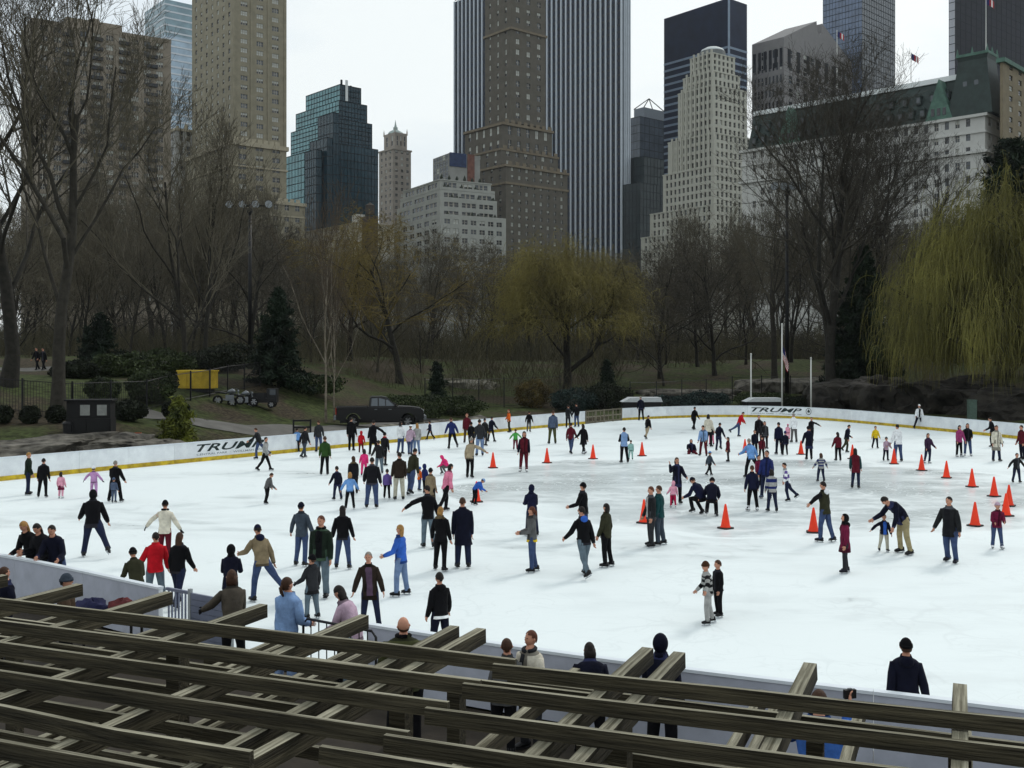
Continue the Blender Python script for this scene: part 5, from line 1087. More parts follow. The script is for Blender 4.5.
# floodlight masts
def mast(px, Y, ytop, label, n=4, span=3.9):
    p = gpt(px, Y); h = CAMZ + (YH - ytop) * Y / F - p.z; root = empty('floodlight_mast', p); tag(root, label, 'floodlight')
    MB().tube([(0, 0, -.3), (0, 0, h)], [.22, .14], 10).build('pole', M_black, root, True); MB().cbox((0, 0, h - .2), (span, .12, .14)).build('crossarm', M_black, root); MB().cbox((0, 0, h - .7), (.5, .4, .5)).build('junction_box', M_black, root)
    for i in range(n):
        x = -span / 2 + span * i / (n - 1); l = MB().tube([(x, .25, h + .12), (x, -.1, h + .02), (x, -.42, h - .08)], [.16, .3, .4], 14).build('floodlight', M_black, root, True); MB().tube([(x, -.425, h - .082), (x, -.44, h - .086)], [.37, .36], 14).build('lens', mat('lens_glass', (168, 174, 180), .12, .05, spec=.8), l)
mast(250, 104, 204, 'tall floodlight mast in front of tan stone wing at left'); mast(787, 101, 186, 'tall floodlight mast rising beside the flagpole', 4, 2.6)

# flagpole with flag at half height, two short poles
def pole(px, Y, ytop, label, nm='short_pole'):
    p = gpt(px, Y); h = CAMZ + (YH - ytop) * Y / F - p.z; root = empty(nm, p); tag(root, label, 'pole'); MB().tube([(0, 0, -.2), (0, 0, h)], [.075, .055], 10).build('pole', M_pole, root, True)
    MB().tube([(0, 0, h), (0, 0, h + .08), (0, 0, h + .16)], [.05, .1, .03], 10).build('finial', M_pole, root, True); return root, h
root, h = pole(782, 89.5, 325, 'white flagpole with striped flag at half mast behind far boards', 'flagpole')
f = MB(); nst = 13; segs = 7; top = h - 1.65
for k in range(nst):   # hanging folds: each stripe its own strip of the cloth, canton at the hoist
    for i in range(segs):
        def Q(i_, k_): u = i_ / segs; v = k_ / nst; return (.08 + .62 * u * (.55 + .2 * math.sin(3 * v)) , .10 * math.sin(u * 9 + v * 2), top - 1.25 * v - 1.15 * u)
        f.add([Q(i, k), Q(i + 1, k), Q(i + 1, k + 1), Q(i, k + 1)], [(0, 1, 2, 3)], 2 if (k < 7 and i < 3) else k % 2)
f.build('flag', [M_fr, M_fw, M_fb], root)
pole(751, 90.5, 355, 'short bare white pole left of flagpole'); pole(811, 88.5, 359, 'short bare white pole right of flagpole')
def box_on_rock():
    p = gpt(972, 77.5) + Vector((0, 0, .9)); root = empty('utility_box', p); tag(root, 'small pale green utility box among rocks under willow', 'box'); m = mat('box_green', (84, 104, 94), .6)
    MB().box((-.28, -.2, -1.2), (.28, .2, .55)).build('case', m, root); MB().box((-.31, -.23, .553), (.31, .23, .60)).build('lid', m, root)
box_on_rock()
# ------------------------------------------------------------------ people
C_ = dict(black=(15, 15, 18), blk2=(24, 24, 28), navy=(22, 25, 48), dnavy=(17, 19, 34), grey=(88, 88, 88), dgrey=(44, 45, 48), char=(32, 33, 35), lgrey=(150, 150, 148), white=(224, 226, 228), cream=(200, 194, 178), beige=(156, 142, 118),
    tan=(126, 112, 88), brown=(72, 58, 46), dbrown=(44, 36, 30), olive=(66, 68, 42), dolive=(48, 48, 34), green=(44, 70, 32), dgreen=(26, 36, 28), lime=(70, 150, 70), teal=(24, 60, 62), lteal=(140, 178, 172), red=(176, 22, 34), maroon=(84, 22, 34), wine=(100, 26, 54),
    pink=(206, 120, 146), lpink=(214, 150, 170), hot=(206, 50, 110), magenta=(140, 56, 100), lilac=(176, 132, 176), plilac=(172, 148, 164), purple=(92, 74, 134), plaid=(84, 66, 84), blue=(50, 92, 176), lblue=(122, 150, 190), sky=(104, 146, 200), dblue=(34, 44, 92), greyblue=(74, 86, 108),
    denim=(58, 72, 104), ldenim=(104, 124, 156), ddenim=(30, 36, 58), gdenim=(92, 106, 116), khaki=(150, 138, 104), lkhaki=(168, 164, 148), orange=(206, 92, 28), yellow=(208, 176, 32), crimson=(168, 24, 66), slate=(58, 66, 76), brgrey=(74, 68, 60),
    blond=(150, 112, 62), hbrown=(62, 40, 26), hdark=(26, 20, 17), hgrey=(128, 122, 114), auburn=(84, 46, 30))
SKIN = {}
def fabric(c, rough=.9):
    col = C_[c] if isinstance(c, str) else c; return mat('cloth_%d_%d_%d' % tuple(col), col, rough, .22, 7.0, bump=.6, spec=.12, bscale=11)
M_skins = [mat('skin_light', (188, 136, 112), .6, .06, 9), mat('skin_tan', (160, 112, 86), .6, .06, 9), mat('skin_brown', (98, 66, 48), .6, .06, 9)]
M_eye = mat('eye_dark', (28, 22, 20), .4, .02); M_lip = mat('lips', (140, 74, 68), .6, .05)
M_blade = mat('blade_steel', (198, 202, 206), .35, .05, metal=.5); M_sole = mat('sole_dark', (22, 22, 24), .7)
POSE = {  # lean, (left leg flex, abduct, knee), (right leg ...), (left arm flex, abduct, elbow), (right arm ...), head pitch, head yaw
 'stand': (2, (2, 4, 4), (-2, 4, 4), (4, 9, 14), (2, 9, 12), 4, 0), 'stand2': (4, (6, 5, 8), (-4, 4, 4), (18, 12, 40), (10, 10, 24), 10, 8), 'walk': (6, (20, 3, 6), (-18, 3, 16), (-16, 10, 14), (18, 10, 22), 4, 0),
 'walk2': (8, (-20, 4, 20), (22, 3, 8), (20, 12, 24), (-18, 12, 12), 4, 0), 'glide': (14, (8, 5, 14), (-26, 9, 20), (8, 26, 18), (-6, 28, 14), 0, 0), 'glide2': (16, (-28, 8, 18), (10, 5, 16), (-6, 26, 16), (14, 24, 20), 0, 0),
 'wide': (6, (2, 15, 4), (2, 15, 4), (14, 10, 22), (12, 10, 24), 6, 0), 'armsout': (5, (6, 6, 8), (-6, 6, 8), (4, 42, 14), (0, 38, 16), 4, 0), 'armsdown': (4, (5, 6, 6), (-6, 6, 8), (6, 16, 16), (-2, 15, 14), 6, 0),
 'pointL': (8, (8, 5, 8), (-8, 5, 10), (5, 66, 6), (8, 12, 20), 4, 20), 'pointR': (8, (8, 5, 8), (-8, 5, 10), (8, 12, 20), (5, 66, 6), 4, -20), 'bend': (72, (4, 8, 10), (-2, 8, 10), (8, 10, 22), (16, 10, 30), -10, 0), 'stoop': (36, (6, 7, 14), (-4, 7, 12), (8, 10, 26), (10, 10, 30), 0, 0),
 'crouch': (52, (88, 7, 112), (74, 7, 108), (16, 10, 40), (22, 10, 36), -10, 0), 'sit': (10, (84, 14, 20), (80, 14, 26), (26, 16, 40), (26, 16, 40), 8, 0), 'leanwall': (30, (4, 5, 6), (0, 5, 4), (14, 10, 62), (12, 12, 66), 0, 0), 'face': (4, (3, 4, 4), (-2, 4, 4), (30, 14, 20), (70, 20, 118), 12, 0),
 'hands': (6, (3, 4, 4), (-2, 4, 4), (8, 9, 66), (10, 9, 70), 16, 0), 'prop': (-2, (6, 6, 4), (2, 6, 4), (-8, 15, 12), (-8, 15, 12), 6, 0), 'spiral': (30, (6, 2, 8), (-52, 4, 10), (20, 40, 14), (6, 46, 10), -10, 0), 'stride': (20, (14, 8, 18), (-30, 22, 12), (22, 22, 30), (-14, 26, 20), 0, 0), 'camera': (2, (2, 4, 4), (-2, 4, 4), (50, 14, 70), (66, 16, 86), 4, 0), 'photo': (6, (2, 4, 4), (-2, 4, 4), (6, 8, 74), (6, 8, 74), 20, 0), 'gaterest': (14, (2, 4, 4), (-2, 4, 4), (34, 24, 30), (10, 10, 20), 8, 0)}
def V3(*a): return np.array(a, float)
def rotx(a): c, s = math.cos(a), math.sin(a); return np.array([[1, 0, 0], [0, c, -s], [0, s, c]])
def ellip(mb, c, R, rx, ry, rz, keep=None, nl=9, nn=14, mi=0, shape=None):
    """ellipsoid patch in frame R (columns side, forward, up); keep(dir) selects the part wanted"""
    D = []
    for i in range(nl + 1):
        t = math.pi * i / nl
        for j in range(nn): g = 2 * math.pi * j / nn; D.append((math.sin(t) * math.cos(g), math.sin(t) * math.sin(g), math.cos(t)))
    fs = []
    for i in range(nl):
        for j in range(nn):
            q = (i * nn + j, (i + 1) * nn + j, (i + 1) * nn + (j + 1) % nn, i * nn + (j + 1) % nn)
            if keep is None or sum(keep(D[k]) for k in q) >= 3: fs.append(q)
    vs = []
    for d in D:
        x, y, z = d[0] * rx, d[1] * ry, d[2] * rz
        if shape: x, y, z = shape(d, x, y, z)
        vs.append(c + R @ V3(x, y, z))
    mb.add(vs, fs, mi)
class Person:
    n = 0
    def __init__(s, loc, yaw, h, pose, top, bot, head, label, group=None, coat=0.0, skate=True, glove=None, stripe=None, hoodback=None, scarf=None, skin=0, boots='black', build=1.0, skirt=None, lift=0.0, inner=None, over=None, hyaw=None, flip=False, bag=None, trim=None, sleeve=None):
        Person.n += 1; s.h = h; s.r = random.Random(Person.n * 17); root = empty('person', loc, math.radians(yaw + s.r.uniform(-9, 9))); tag(root, label, 'person', group); s.root = root
        ln, LL, RL, LA, RA, hp, hy = POSE[pose]; hy = hyaw if hyaw is not None else hy
        if flip: LL, RL, LA, RA = RL, LL, RA, LA
        j = lambda a, k, lo: (a[0] + s.r.uniform(-k, k), max(lo, a[1] + s.r.uniform(-k, k)), max(0, a[2] + s.r.uniform(-k, k * 1.6))); LL, RL, LA, RA = j(LL, 3, 2), j(RL, 3, 2), j(LA, 9, 6), j(RA, 9, 6); hy += s.r.uniform(-14, 14); ln += s.r.uniform(-1, 3)
        child = max(0.0, min(1.0, (1.5 - h) / .5)); hh = h * (.132 + .032 * child); B = .98 * build * (1 + .10 * child); rd = math.radians
        hipz = .505 * h; T = (.842 - .505 - .02 * child) * h; P = V3(0, 0, hipz)
        # spine
        K = 12; pts = [P]; fr = []
        for i in range(K + 1):
            a = rd(ln) * (.35 + .65 * i / K); up = V3(0, math.sin(a), math.cos(a)); fr.append(np.stack([V3(1, 0, 0), V3(0, math.cos(a), -math.sin(a)), up], 1))
            if i < K: pts.append(pts[-1] + up * T / K)
        tl = s.r.uniform(-.07, .07)
        for i in range(K + 1): pts[i] = pts[i] + V3(tl * T * (i / K) ** 1.3, 0, 0)
        s.pts, s.fr, s.K, s.T = pts, fr, K, T
        # legs
        legs = []
        for sg, (f, ab, kn) in ((-1, LL), (1, RL)):
            hip = P + V3(sg * .052 * h * B, 0, 0); f, ab, kn = rd(f), rd(ab), rd(max(kn, 0)); d1 = V3(sg * math.sin(ab), math.sin(f) * math.cos(ab), -math.cos(f) * math.cos(ab)); g = f - kn; d2 = V3(sg * math.sin(ab) * .9, math.sin(g) * math.cos(ab), -math.cos(g) * math.cos(ab)); d2 /= np.linalg.norm(d2)
            kne = hip + d1 * .245 * h; ank = kne + d2 * .215 * h; legs.append([hip, kne, ank, g, sg])
        low = min(l[2][2] for l in legs) - .045 * h - (.045 if skate else 0)
        if pose == 'sit': low = P[2] - .09 * h
        dz = -low + lift
        for i in range(len(pts)): pts[i] = pts[i] + V3(0, 0, dz)
        for l in legs:
            for i in range(3): l[i] = l[i] + V3(0, 0, dz)
        s.legs = legs
        # arms
        arms = []; la = rd(ln) * .55; cF = fr[K - 2]; sp = pts[K - 1] * .55 + pts[K] * .45
        for sg, (f, ab, el) in ((-1, LA), (1, RA)):
            sh = sp + cF @ V3(sg * .094 * h * B, 0, -.048 * h); f, ab, el = rd(f) + la * .2, rd(ab), rd(max(el, 0)); d1 = V3(sg * math.sin(ab), math.sin(f) * math.cos(ab), -math.cos(f) * math.cos(ab)); g = f + el; ab2 = ab * .75 - (.25 if el > .8 else 0); d2 = V3(sg * math.sin(ab2), math.sin(g) * math.cos(ab2), -math.cos(g) * math.cos(ab2)); d2 /= np.linalg.norm(d2)
            elb = sh + d1 * .168 * h; wr = elb + d2 * .145 * h; arms.append([sh, elb, wr, d2, sg])
        s.arms = arms
        # head frame
        nb = pts[K]; a = rd(ln) * .55 + rd(-hp); a = max(-.5, min(a, 1.2)); hu = V3(0, math.sin(a), math.cos(a)); HR = np.stack([V3(1, 0, 0), V3(0, math.cos(a), -math.sin(a)), hu], 1); y = rd(hy); HR = HR @ np.array([[math.cos(y), -math.sin(y), 0], [math.sin(y), math.cos(y), 0], [0, 0, 1]]); hc = nb + hu * (.024 * h + hh * .5); s.hc, s.HR, s.hh = hc, HR, hh
        s.body(skin, B, glove); s.top(top, B, coat, stripe, inner, hoodback, trim, sleeve); s.bottom(bot, B, skirt); s.feet(boots, skate); s.headgear(head)
        if scarf: s.scarf(scarf)
        if bag: s.bag(bag)
    def body(s, skin, B, glove):
        h, hh = s.h, s.hh; mb = MB(); sk = M_skins[skin]
        P = [s.pts[i] for i in (0, 3, 6, 9, 11, 12)]; R = [(.08 * h * B, .06 * h * B), (.072 * h * B, .055 * h * B), (.085 * h * B, .06 * h * B), (.085 * h * B, .055 * h * B), (.06 * h, .045 * h), (.034 * h, .034 * h)]
        nk = s.hc - s.HR @ V3(0, hh * .06, hh * .32); mb.tube(P + [nk], R + [(.030 * h, .032 * h)], 12, 0, (1, 0, 0))
        def hs(d, x, y, z):
            if d[2] < 0: k = 1 - .30 * d[2] ** 2; x *= k; y = y * (1 - .18 * d[2] ** 2) + .05 * hh * -d[2]
            if d[1] > .75 and -.35 < d[2] < .25: y *= .97
            return x, y, z
        ellip(mb, s.hc, s.HR, .335 * hh, .40 * hh, .5 * hh, None, 10, 14, 0, hs)
        c, R = s.hc, s.HR; Q = lambda x, y, z: c + R @ V3(x * hh, y * hh, z * hh)
        mb.add([Q(-.05, .375, -.12), Q(.05, .375, -.12), Q(0, .40, .04), Q(0, .475, -.10), Q(0, .39, -.15)], [(0, 3, 2), (3, 1, 2), (0, 4, 3), (4, 1, 3)], 0)
        for sg in (-1, 1):
            mb.tube([Q(sg * .32, -.02, -.12), Q(sg * .37, -.05, -.02), Q(sg * .33, -.02, .08)], [.03 * hh, .055 * hh, .03 * hh], 5, 0); mb.tube([Q(sg * .08, .372, .01), Q(sg * .175, .352, .01)], [.026 * hh, .022 * hh], 5, 1)
        mb.tube([Q(-.09, .37, -.255), Q(0, .39, -.25), Q(.09, .37, -.255)], [.012 * hh, .02 * hh, .012 * hh], 5, 2)
        gm = 3 if glove else 0
        for sh, el, wr, d, sg in s.arms:
            mb.tube([sh, el, wr], [.033 * h, .026 * h, .02 * h], 8, 0)
            # hand: palm, four fingers, thumb
            hl = .092 * h * (1.12 if glove else 1.0); u = d / np.linalg.norm(d); sd = np.cross(u, V3(sg, 0, 0)); sd = V3(0, 1, 0) if np.linalg.norm(sd) < .2 else sd / np.linalg.norm(sd); nn = np.cross(u, sd); th = 1.25 if glove else 1.0
            mb.tube([wr, wr + u * hl * .2, wr + u * hl * .52], [(.016 * h, .014 * h), (.023 * h, .011 * h), (.024 * h, .009 * h)], 8, gm, sd)
            for k in range(4):
                o = sd * (.0175 - .0117 * k) * h; fl = hl * (.44, .5, .46, .36)[k]; b0 = wr + u * hl * .48 + o; b1 = b0 + u * fl * .5 + nn * fl * .10 * -sg; b2 = b1 + (u * .75 - nn * .6 * sg) * fl * .5; mb.tube([b0, b1, b2], [.0062 * h * th, .0056 * h * th, .004 * h * th], 5, gm)
            t0 = wr + u * hl * .14 + sd * .018 * h; t1 = t0 + (u * .7 + sd * .7) * hl * .24; t2 = t1 + (u * .95 + sd * .2) * hl * .2; mb.tube([t0, t1, t2], [.0078 * h * th, .0068 * h * th, .005 * h * th], 5, gm)
        for hip, kn, an, g, sg in s.legs: mb.tube([hip, kn, an], [.045 * h, .033 * h, .022 * h], 8, 0)
        mb.build('body', [sk, M_eye, M_lip] + ([fabric(glove)] if glove else []), s.root, True)
    def spine(s, t):
        """point and frame at spine fraction t (0 pelvis, 1 neck), continuing down along the legs below 0"""
        if t < 0:
            m = (s.legs[0][1] + s.legs[1][1]) / 2; p0 = s.pts[0]; d = (m - p0); return p0 + d * (-t), s.fr[0]
        x = t * s.K; i = min(int(x), s.K - 1); u = x - i; return s.pts[i] * (1 - u) + s.pts[i + 1] * u, s.fr[i]
    def top(s, top, B, coat, stripe, inner, hoodback, trim, sleeve):
        h = s.h; mb = MB(); hem = -.22 - coat
        prof = [(hem, .103 + .03 * coat, .088 + .03 * coat)] + ([(hem * .55, .101 + .012 * coat, .082 + .012 * coat)] if coat > .2 else []) + [(-.08, .100, .08), (.08, .097, .076), (.25, .094, .073), (.4, .097, .074), (.55, .102, .077), (.7, .108, .077), (.80, .111, .074), (.87, .107, .068), (.93, .084, .058), (.98, .053, .048), (1.06, .044, .044)]
        pp = []; rr = []; n = 16; vs = []; sd = s.r.random() * 9
        for i, (t, rx, ry) in enumerate(prof):
            p, f = s.spine(min(t, 1.0)); 
            if t > 1: p = p + f[:, 2] * (t - 1) * s.T
            for j in range(n):
                g = 2 * math.pi * j / n; wob = 1 + (.055 * math.sin(3 * g + i * 1.7 + sd) + .03 * math.sin(6 * g + i * 2.3 + sd) + s.r.uniform(-.025, .025)) * (1 if t < .85 else .25)
                cx, sy = math.cos(g), math.sin(g); k = (abs(cx) ** 2.6 + abs(sy) ** 2.6) ** (-1 / 2.6); vs.append(p + f @ V3(cx * k * rx * h * B * wob, sy * k * ry * h * B * wob, 0))
        dk = s.r.random(); pk = 2 if coat > .2 else 1
        k = len(prof); fs = [(i * n + j, i * n + (j + 1) % n, (i + 1) * n + (j + 1) % n, (i + 1) * n + j) for i in range(k - 1) for j in range(n)]
        def mi_for(i, j):
            if stripe and i in stripe[1]: return 1
            if trim and i == 0: return 1
            if i == 0 and dk > .45 and not stripe: return 5
            if i >= k - 3 and dk > .3: return 5
            if j == 4 and 0 < i < k - 3 and dk > .25 and not inner and not stripe: return 5
            if i in (pk, pk + 1) and j in (2, 6) and dk > .5 and not stripe: return 5
            if inner and j in (3, 4) and i < k - 2: return 2
            return 0
        ms = [mi_for(i, j) for i in range(k - 1) for j in range(n)]; fs.append(tuple(range(n))); ms.append(0)
        mb.add(vs, fs, ms)
        for sh, el, wr, d, sg in s.arms:
            a = s.pts[s.K - 2] + (sh - s.pts[s.K - 2]) * .60 + V3(0, 0, .008 * h); m1 = (sh + el) / 2; m2 = (el + wr) / 2; q = lambda: 1 + s.r.uniform(-.06, .08); smi = [0, 1, 0, 1, 0, 0, 0] if stripe else ([3] * 6 if sleeve else [0, 0, 0, 0, 0, 5])
            mb.tube([a, sh, m1, el, m2, wr - d * .01 * h, wr + d * .006 * h], [.026 * h * B, .041 * h * B, .041 * h * B * q(), .039 * h * B * q(), .035 * h * B * q(), .029 * h * B, .025 * h], 10, smi)
        if hoodback:
            p, f = s.spine(.93); ellip(mb, p + f @ V3(0, -.062 * h, .0), f, .062 * h, .036 * h, .05 * h, None, 6, 10, 4 if hoodback is not True else 0)
        tc_ = C_[top] if isinstance(top, str) else top; dk_ = tuple(int(x * .62) for x in tc_) if max(tc_) > 40 else tuple(int(x * 1.9 + 8) for x in tc_)
        ms_ = [fabric(top), fabric(stripe[0] if stripe else (trim or top)), fabric(inner or top), fabric(sleeve or top), fabric(hoodback if isinstance(hoodback, (str, tuple)) else top), fabric(dk_)]
        s.jacket = mb.build('jacket', ms_, s.root, True)
    def bottom(s, bot, B, skirt):
        h = s.h; mb = MB(); p0, f = s.spine(.14); p1, _ = s.spine(0.0); c = p1 + V3(0, 0, -.03 * h); mb.tube([p0, p1, c, c + V3(0, 0, -.02 * h)], [(.084 * h * B, .066 * h * B), (.092 * h * B, .074 * h * B), (.088 * h * B, .07 * h * B), (.05 * h * B, .05 * h)], 14, 0, (1, 0, 0))
        for hip, kn, an, g, sg in s.legs:
            q = lambda: 1 + s.r.uniform(-.06, .08); d = (an - kn) / np.linalg.norm(an - kn)
            mb.tube([hip + V3(0, 0, .03 * h), hip * .75 + kn * .25, hip * .35 + kn * .65, kn, kn * .55 + an * .45, kn * .12 + an * .88, an + d * .012 * h], [.048 * h * B, .058 * h * B * q(), .048 * h * B * q(), .042 * h * B * q(), .038 * h * B * q(), .036 * h * B * q(), .037 * h * B], 11, 0)
        s.trousers = mb.build('trousers', fabric(bot), s.root, True)
        if skirt:
            m = MB(); n = 14; p0, _ = s.spine(.05); kn = (s.legs[0][1] + s.legs[1][1]) / 2; m.tube([p0, p0 * .6 + kn * .4, p0 * .15 + kn * .85], [(.092 * h * B, .078 * h * B), (.11 * h * B, .095 * h * B), (.125 * h * B, .11 * h * B)], n, 0, (1, 0, 0)); m.build('skirt', fabric(skirt), s.root, True)
    def feet(s, boots, skate):
        h = s.h; bm_ = mat('boot_' + boots, C_[boots], .5, .12, 9)
        for hip, kn, an, g, sg in s.legs:
            mb = MB(); a = max(-.9, min(.5, g * .75)); a = a if g < -.12 else 0.0; yw = -sg * math.radians(10); R = np.array([[math.cos(yw), -math.sin(yw), 0], [math.sin(yw), math.cos(yw), 0], [0, 0, 1]]) @ rotx(a); L = .150 * h; Q = lambda x, y, z: an + R @ V3(x, y, z)
            up = (kn - an) / np.linalg.norm(kn - an); mb.tube([an + up * .05 * h, an + up * .01 * h, Q(0, -.004 * h, -.02 * h)], [.036 * h, .033 * h, .032 * h], 9, 0)
            st = [(-.33, .020, .026, .0), (-.28, .028, .034, .0), (-.05, .030, .036, .004), (.2, .031, .026, -.006), (.45, .032, .018, -.014), (.6, .026, .013, -.018), (.66, .012, .008, -.022)]
            vs = []; n = 9
            for y, rx, rz, cz in st:
                for j in range(n): t = 2 * math.pi * j / n; vs.append(Q(math.cos(t) * rx * h, y * L, max(-.036 * h + cz * 0, -.036 * h) if False else (-.012 + cz * .6) * h + math.sin(t) * rz * h * .9))
            fs = [(i * n + k, i * n + (k + 1) % n, (i + 1) * n + (k + 1) % n, (i + 1) * n + k) for i in range(len(st) - 1) for k in range(n)] + [tuple(reversed(range(n))), tuple(range((len(st) - 1) * n, len(st) * n))]; mb.add(vs, fs, 0)
            def bx(x, y0, y1, z0, z1, mi): mb.add([Q(sx * x, yy, zz) for zz in (z0, z1) for sx, yy in ((-1, y0), (1, y0), (1, y1), (-1, y1))], [(3, 2, 1, 0), (4, 5, 6, 7), (0, 1, 5, 4), (1, 2, 6, 5), (2, 3, 7, 6), (3, 0, 4, 7)], mi)
            bx(.026 * h, -.34 * L, .62 * L, -.047 * h, -.036 * h, 1)
            if skate:
                bx(.008, -.30 * L, -.16 * L, -.047 * h - .026, -.0472 * h, 2); bx(.008, .26 * L, .42 * L, -.047 * h - .026, -.0472 * h, 2); bx(.005, -.38 * L, .66 * L, -.047 * h - .046, -.047 * h - .0262, 2)
            mb.build('skate' if skate else 'shoe', [bm_, M_sole, M_blade], s.root, True)
    def headgear(s, head):
        kind, _, col = head.partition(':'); hh = s.hh; c, R = s.hc, s.HR; h = s.h; Q = lambda x, y, z: c + R @ V3(x * hh, y * hh, z * hh)
        if kind in ('short', 'long', 'pony', 'bob', 'fringe', 'hat', 'cap', 'visor'):
            hcol = col if kind not in ('hat', 'cap', 'visor') else s.r.choice(['hbrown', 'hdark', 'hdark']); m = mat('hair_' + hcol, C_[hcol], .75, .3, 20, spec=.3, bump=.3); mb = MB()
            if kind != 'fringe': ellip(mb, c, R, .37 * hh, .44 * hh, .535 * hh, (lambda d: d[2] > (.02 + .50 * d[1])) if kind in ('short', 'cap', 'visor') else (lambda d: d[2] > (-.12 + .62 * d[1])), 11, 16)
            else: ellip(mb, c, R, .36 * hh, .43 * hh, .5 * hh, lambda d: -.55 < d[2] < .12 and d[1] < .2, 11, 16)
            if kind == 'long': mb.tube([Q(0, -.16, .10), Q(0, -.24, -.3), Q(0, -.28, -.75), Q(0, -.26, -1.15)], [(.34 * hh, .26 * hh), (.37 * hh, .2 * hh), (.36 * hh, .15 * hh), (.2 * hh, .07 * hh)], 10, 0, R[:, 0])
            if kind == 'bob': mb.tube([Q(0, -.1, .1), Q(0, -.16, -.25), Q(0, -.16, -.58)], [(.36 * hh, .32 * hh), (.42 * hh, .28 * hh), (.38 * hh, .22 * hh)], 12, 0, R[:, 0])
            if kind == 'pony': mb.tube([Q(0, -.38, .12), Q(0, -.55, .0), Q(0, -.56, -.35), Q(0, -.46, -.75)], [.07 * hh, .13 * hh, .12 * hh, .04 * hh], 8)
            mb.build('hair', m, s.root, True)
        if kind in ('hat', 'cap', 'visor'):
            m = fabric(col); mb = MB(); ellip(mb, c + R @ V3(0, 0, .03 * hh), R, .385 * hh, .455 * hh, .56 * hh, lambda d: d[2] > (.12 if kind == 'hat' else .22), 10, 16)
            if kind == 'hat':
                n = 16; vs = []
                for z, k in ((.02, 1.02), (.02, 1.1), (.2, 1.08), (.2, 1.0)):
                    for j in range(n): g = 2 * math.pi * j / n; vs.append(Q(.37 * k * math.cos(g), .44 * k * math.sin(g), z))
                mb.add(vs, [(i * n + j, i * n + (j + 1) % n, ((i + 1) % 4) * n + (j + 1) % n, ((i + 1) % 4) * n + j) for i in range(4) for j in range(n)])
            else:
                vs = [];
                for k_, (y, z) in enumerate(((.36, .20), (.72, .10))):
                    for j in range(7): x = -.28 + .56 * j / 6; vs.append(Q(x, y - (x * x) * (.9 if k_ else .6), z))
                vs += [(p[0], p[1], p[2] + .02 * hh) for p in vs]; mb.add(vs, [(j, j + 1, j + 8, j + 7) for j in range(6)] + [(14 + j + 7, 14 + j + 8, 14 + j + 1, 14 + j) for j in range(6)] + [(7 + j, 8 + j, 22 + j, 21 + j) for j in range(6)])
            mb.build('hat' if kind == 'hat' else 'cap', m, s.root, True)
        if kind == 'hood':
            mb = MB(); ellip(mb, c + R @ V3(0, -.03 * hh, -.02 * hh), R, .44 * hh, .50 * hh, .60 * hh, lambda d: not (d[1] > .52 and -.75 < d[2] < .68), 12, 18); p, f = s.spine(.96)
            mb.tube([p, s.hc - R @ V3(0, .06 * hh, .40 * hh)], [(.062 * h, .058 * h), (.30 * hh, .36 * hh)], 12, 0, R[:, 0]); mb.build('hood', fabric(col), s.root, True)
        if kind == 'fur':
            hcol = col; m = mat('hair_' + hcol, C_[hcol], .75, .3, 20); mb = MB(); ellip(mb, c, R, .37 * hh, .44 * hh, .535 * hh, lambda d: d[2] > (-.12 + .62 * d[1]), 11, 16); mb.tube([Q(0, -.16, .10), Q(0, -.24, -.3), Q(0, -.26, -.75)], [(.34 * hh, .26 * hh), (.36 * hh, .2 * hh), (.26 * hh, .1 * hh)], 10, 0, R[:, 0]); mb.build('hair', m, s.root, True)
            p, f = s.spine(.98); fm = MB(); n = 14; fm_pts = [p + f @ V3(math.cos(g) * .062 * h, math.sin(g) * .055 * h - .02 * h, -.02 * h * math.sin(g) - .02 * h) for g in np.linspace(0, 2 * math.pi, n)]; fm.tube(fm_pts, [.026 * h] * n, 7); fm.build('fur_collar', mat('fur_tan', (96, 82, 58), .95, .4, 30, bump=.8), s.root, True)
    def scarf(s, col):
        h = s.h; p, f = s.spine(1.02); n = 12; mb = MB(); mb.tube([p + f @ V3(math.cos(g) * .05 * h, math.sin(g) * .052 * h, 0) for g in np.linspace(0, 2 * math.pi, n)], [.017 * h] * n, 7)
        a, fa = s.spine(.95); b, fb = s.spine(.55); mb.tube([a + fa @ V3(.01 * h, .065 * h, 0), (a + b) / 2 + fb @ V3(.012 * h, .088 * h, 0), b + fb @ V3(.012 * h, .088 * h, 0)], [(.022 * h, .008 * h)] * 3, 6, 0, (1, 0, 0)); mb.build('scarf', fabric(col), s.root, True)
    def bag(s, col):
        sh, el, wr, d, sg = s.arms[0]; c = wr + V3(-.03 * s.h, 0, -.05 * s.h); mb = MB(); ellip(mb, c, np.eye(3), .06 * s.h, .045 * s.h, .06 * s.h, None, 7, 10); mb.build('handbag', fabric(col), s.root, True)
def sk(px, yt, yf, yaw, pose, top, bot, head, label, **kw):
    """skater on the ice: column, head row, feet row"""
    p = gp(px, yf); d = p.y; st = {'bend': .80, 'stoop': .94, 'crouch': .66, 'leanwall': .95, 'spiral': .88, 'sit': .58}.get(pose, 1.0); h = (yf - yt) * d / F / st - (.05 if 'skate' not in kw else 0.0)
    h = kw.pop('h', max(.8, min(1.9, h))); p.z = .001; return Person(p, yaw, h, pose, top, bot, head, label, **kw)
def sp(px, yt, Y, yaw, pose, top, bot, head, label, h=None, z=-.03, **kw):
    """onlooker on the walkway: column, head row, distance"""
    x = (px - 512) * Y / F; hz = CAMZ + (YH - yt) * Y / F; return Person(Vector((x, Y, z)), yaw, h or (hz - z), pose, top, bot, head, label, skate=False, **kw)
# yaw: 0 faces away from the camera, 90 faces left, 180 faces the camera, 270 faces right
S_ = sk
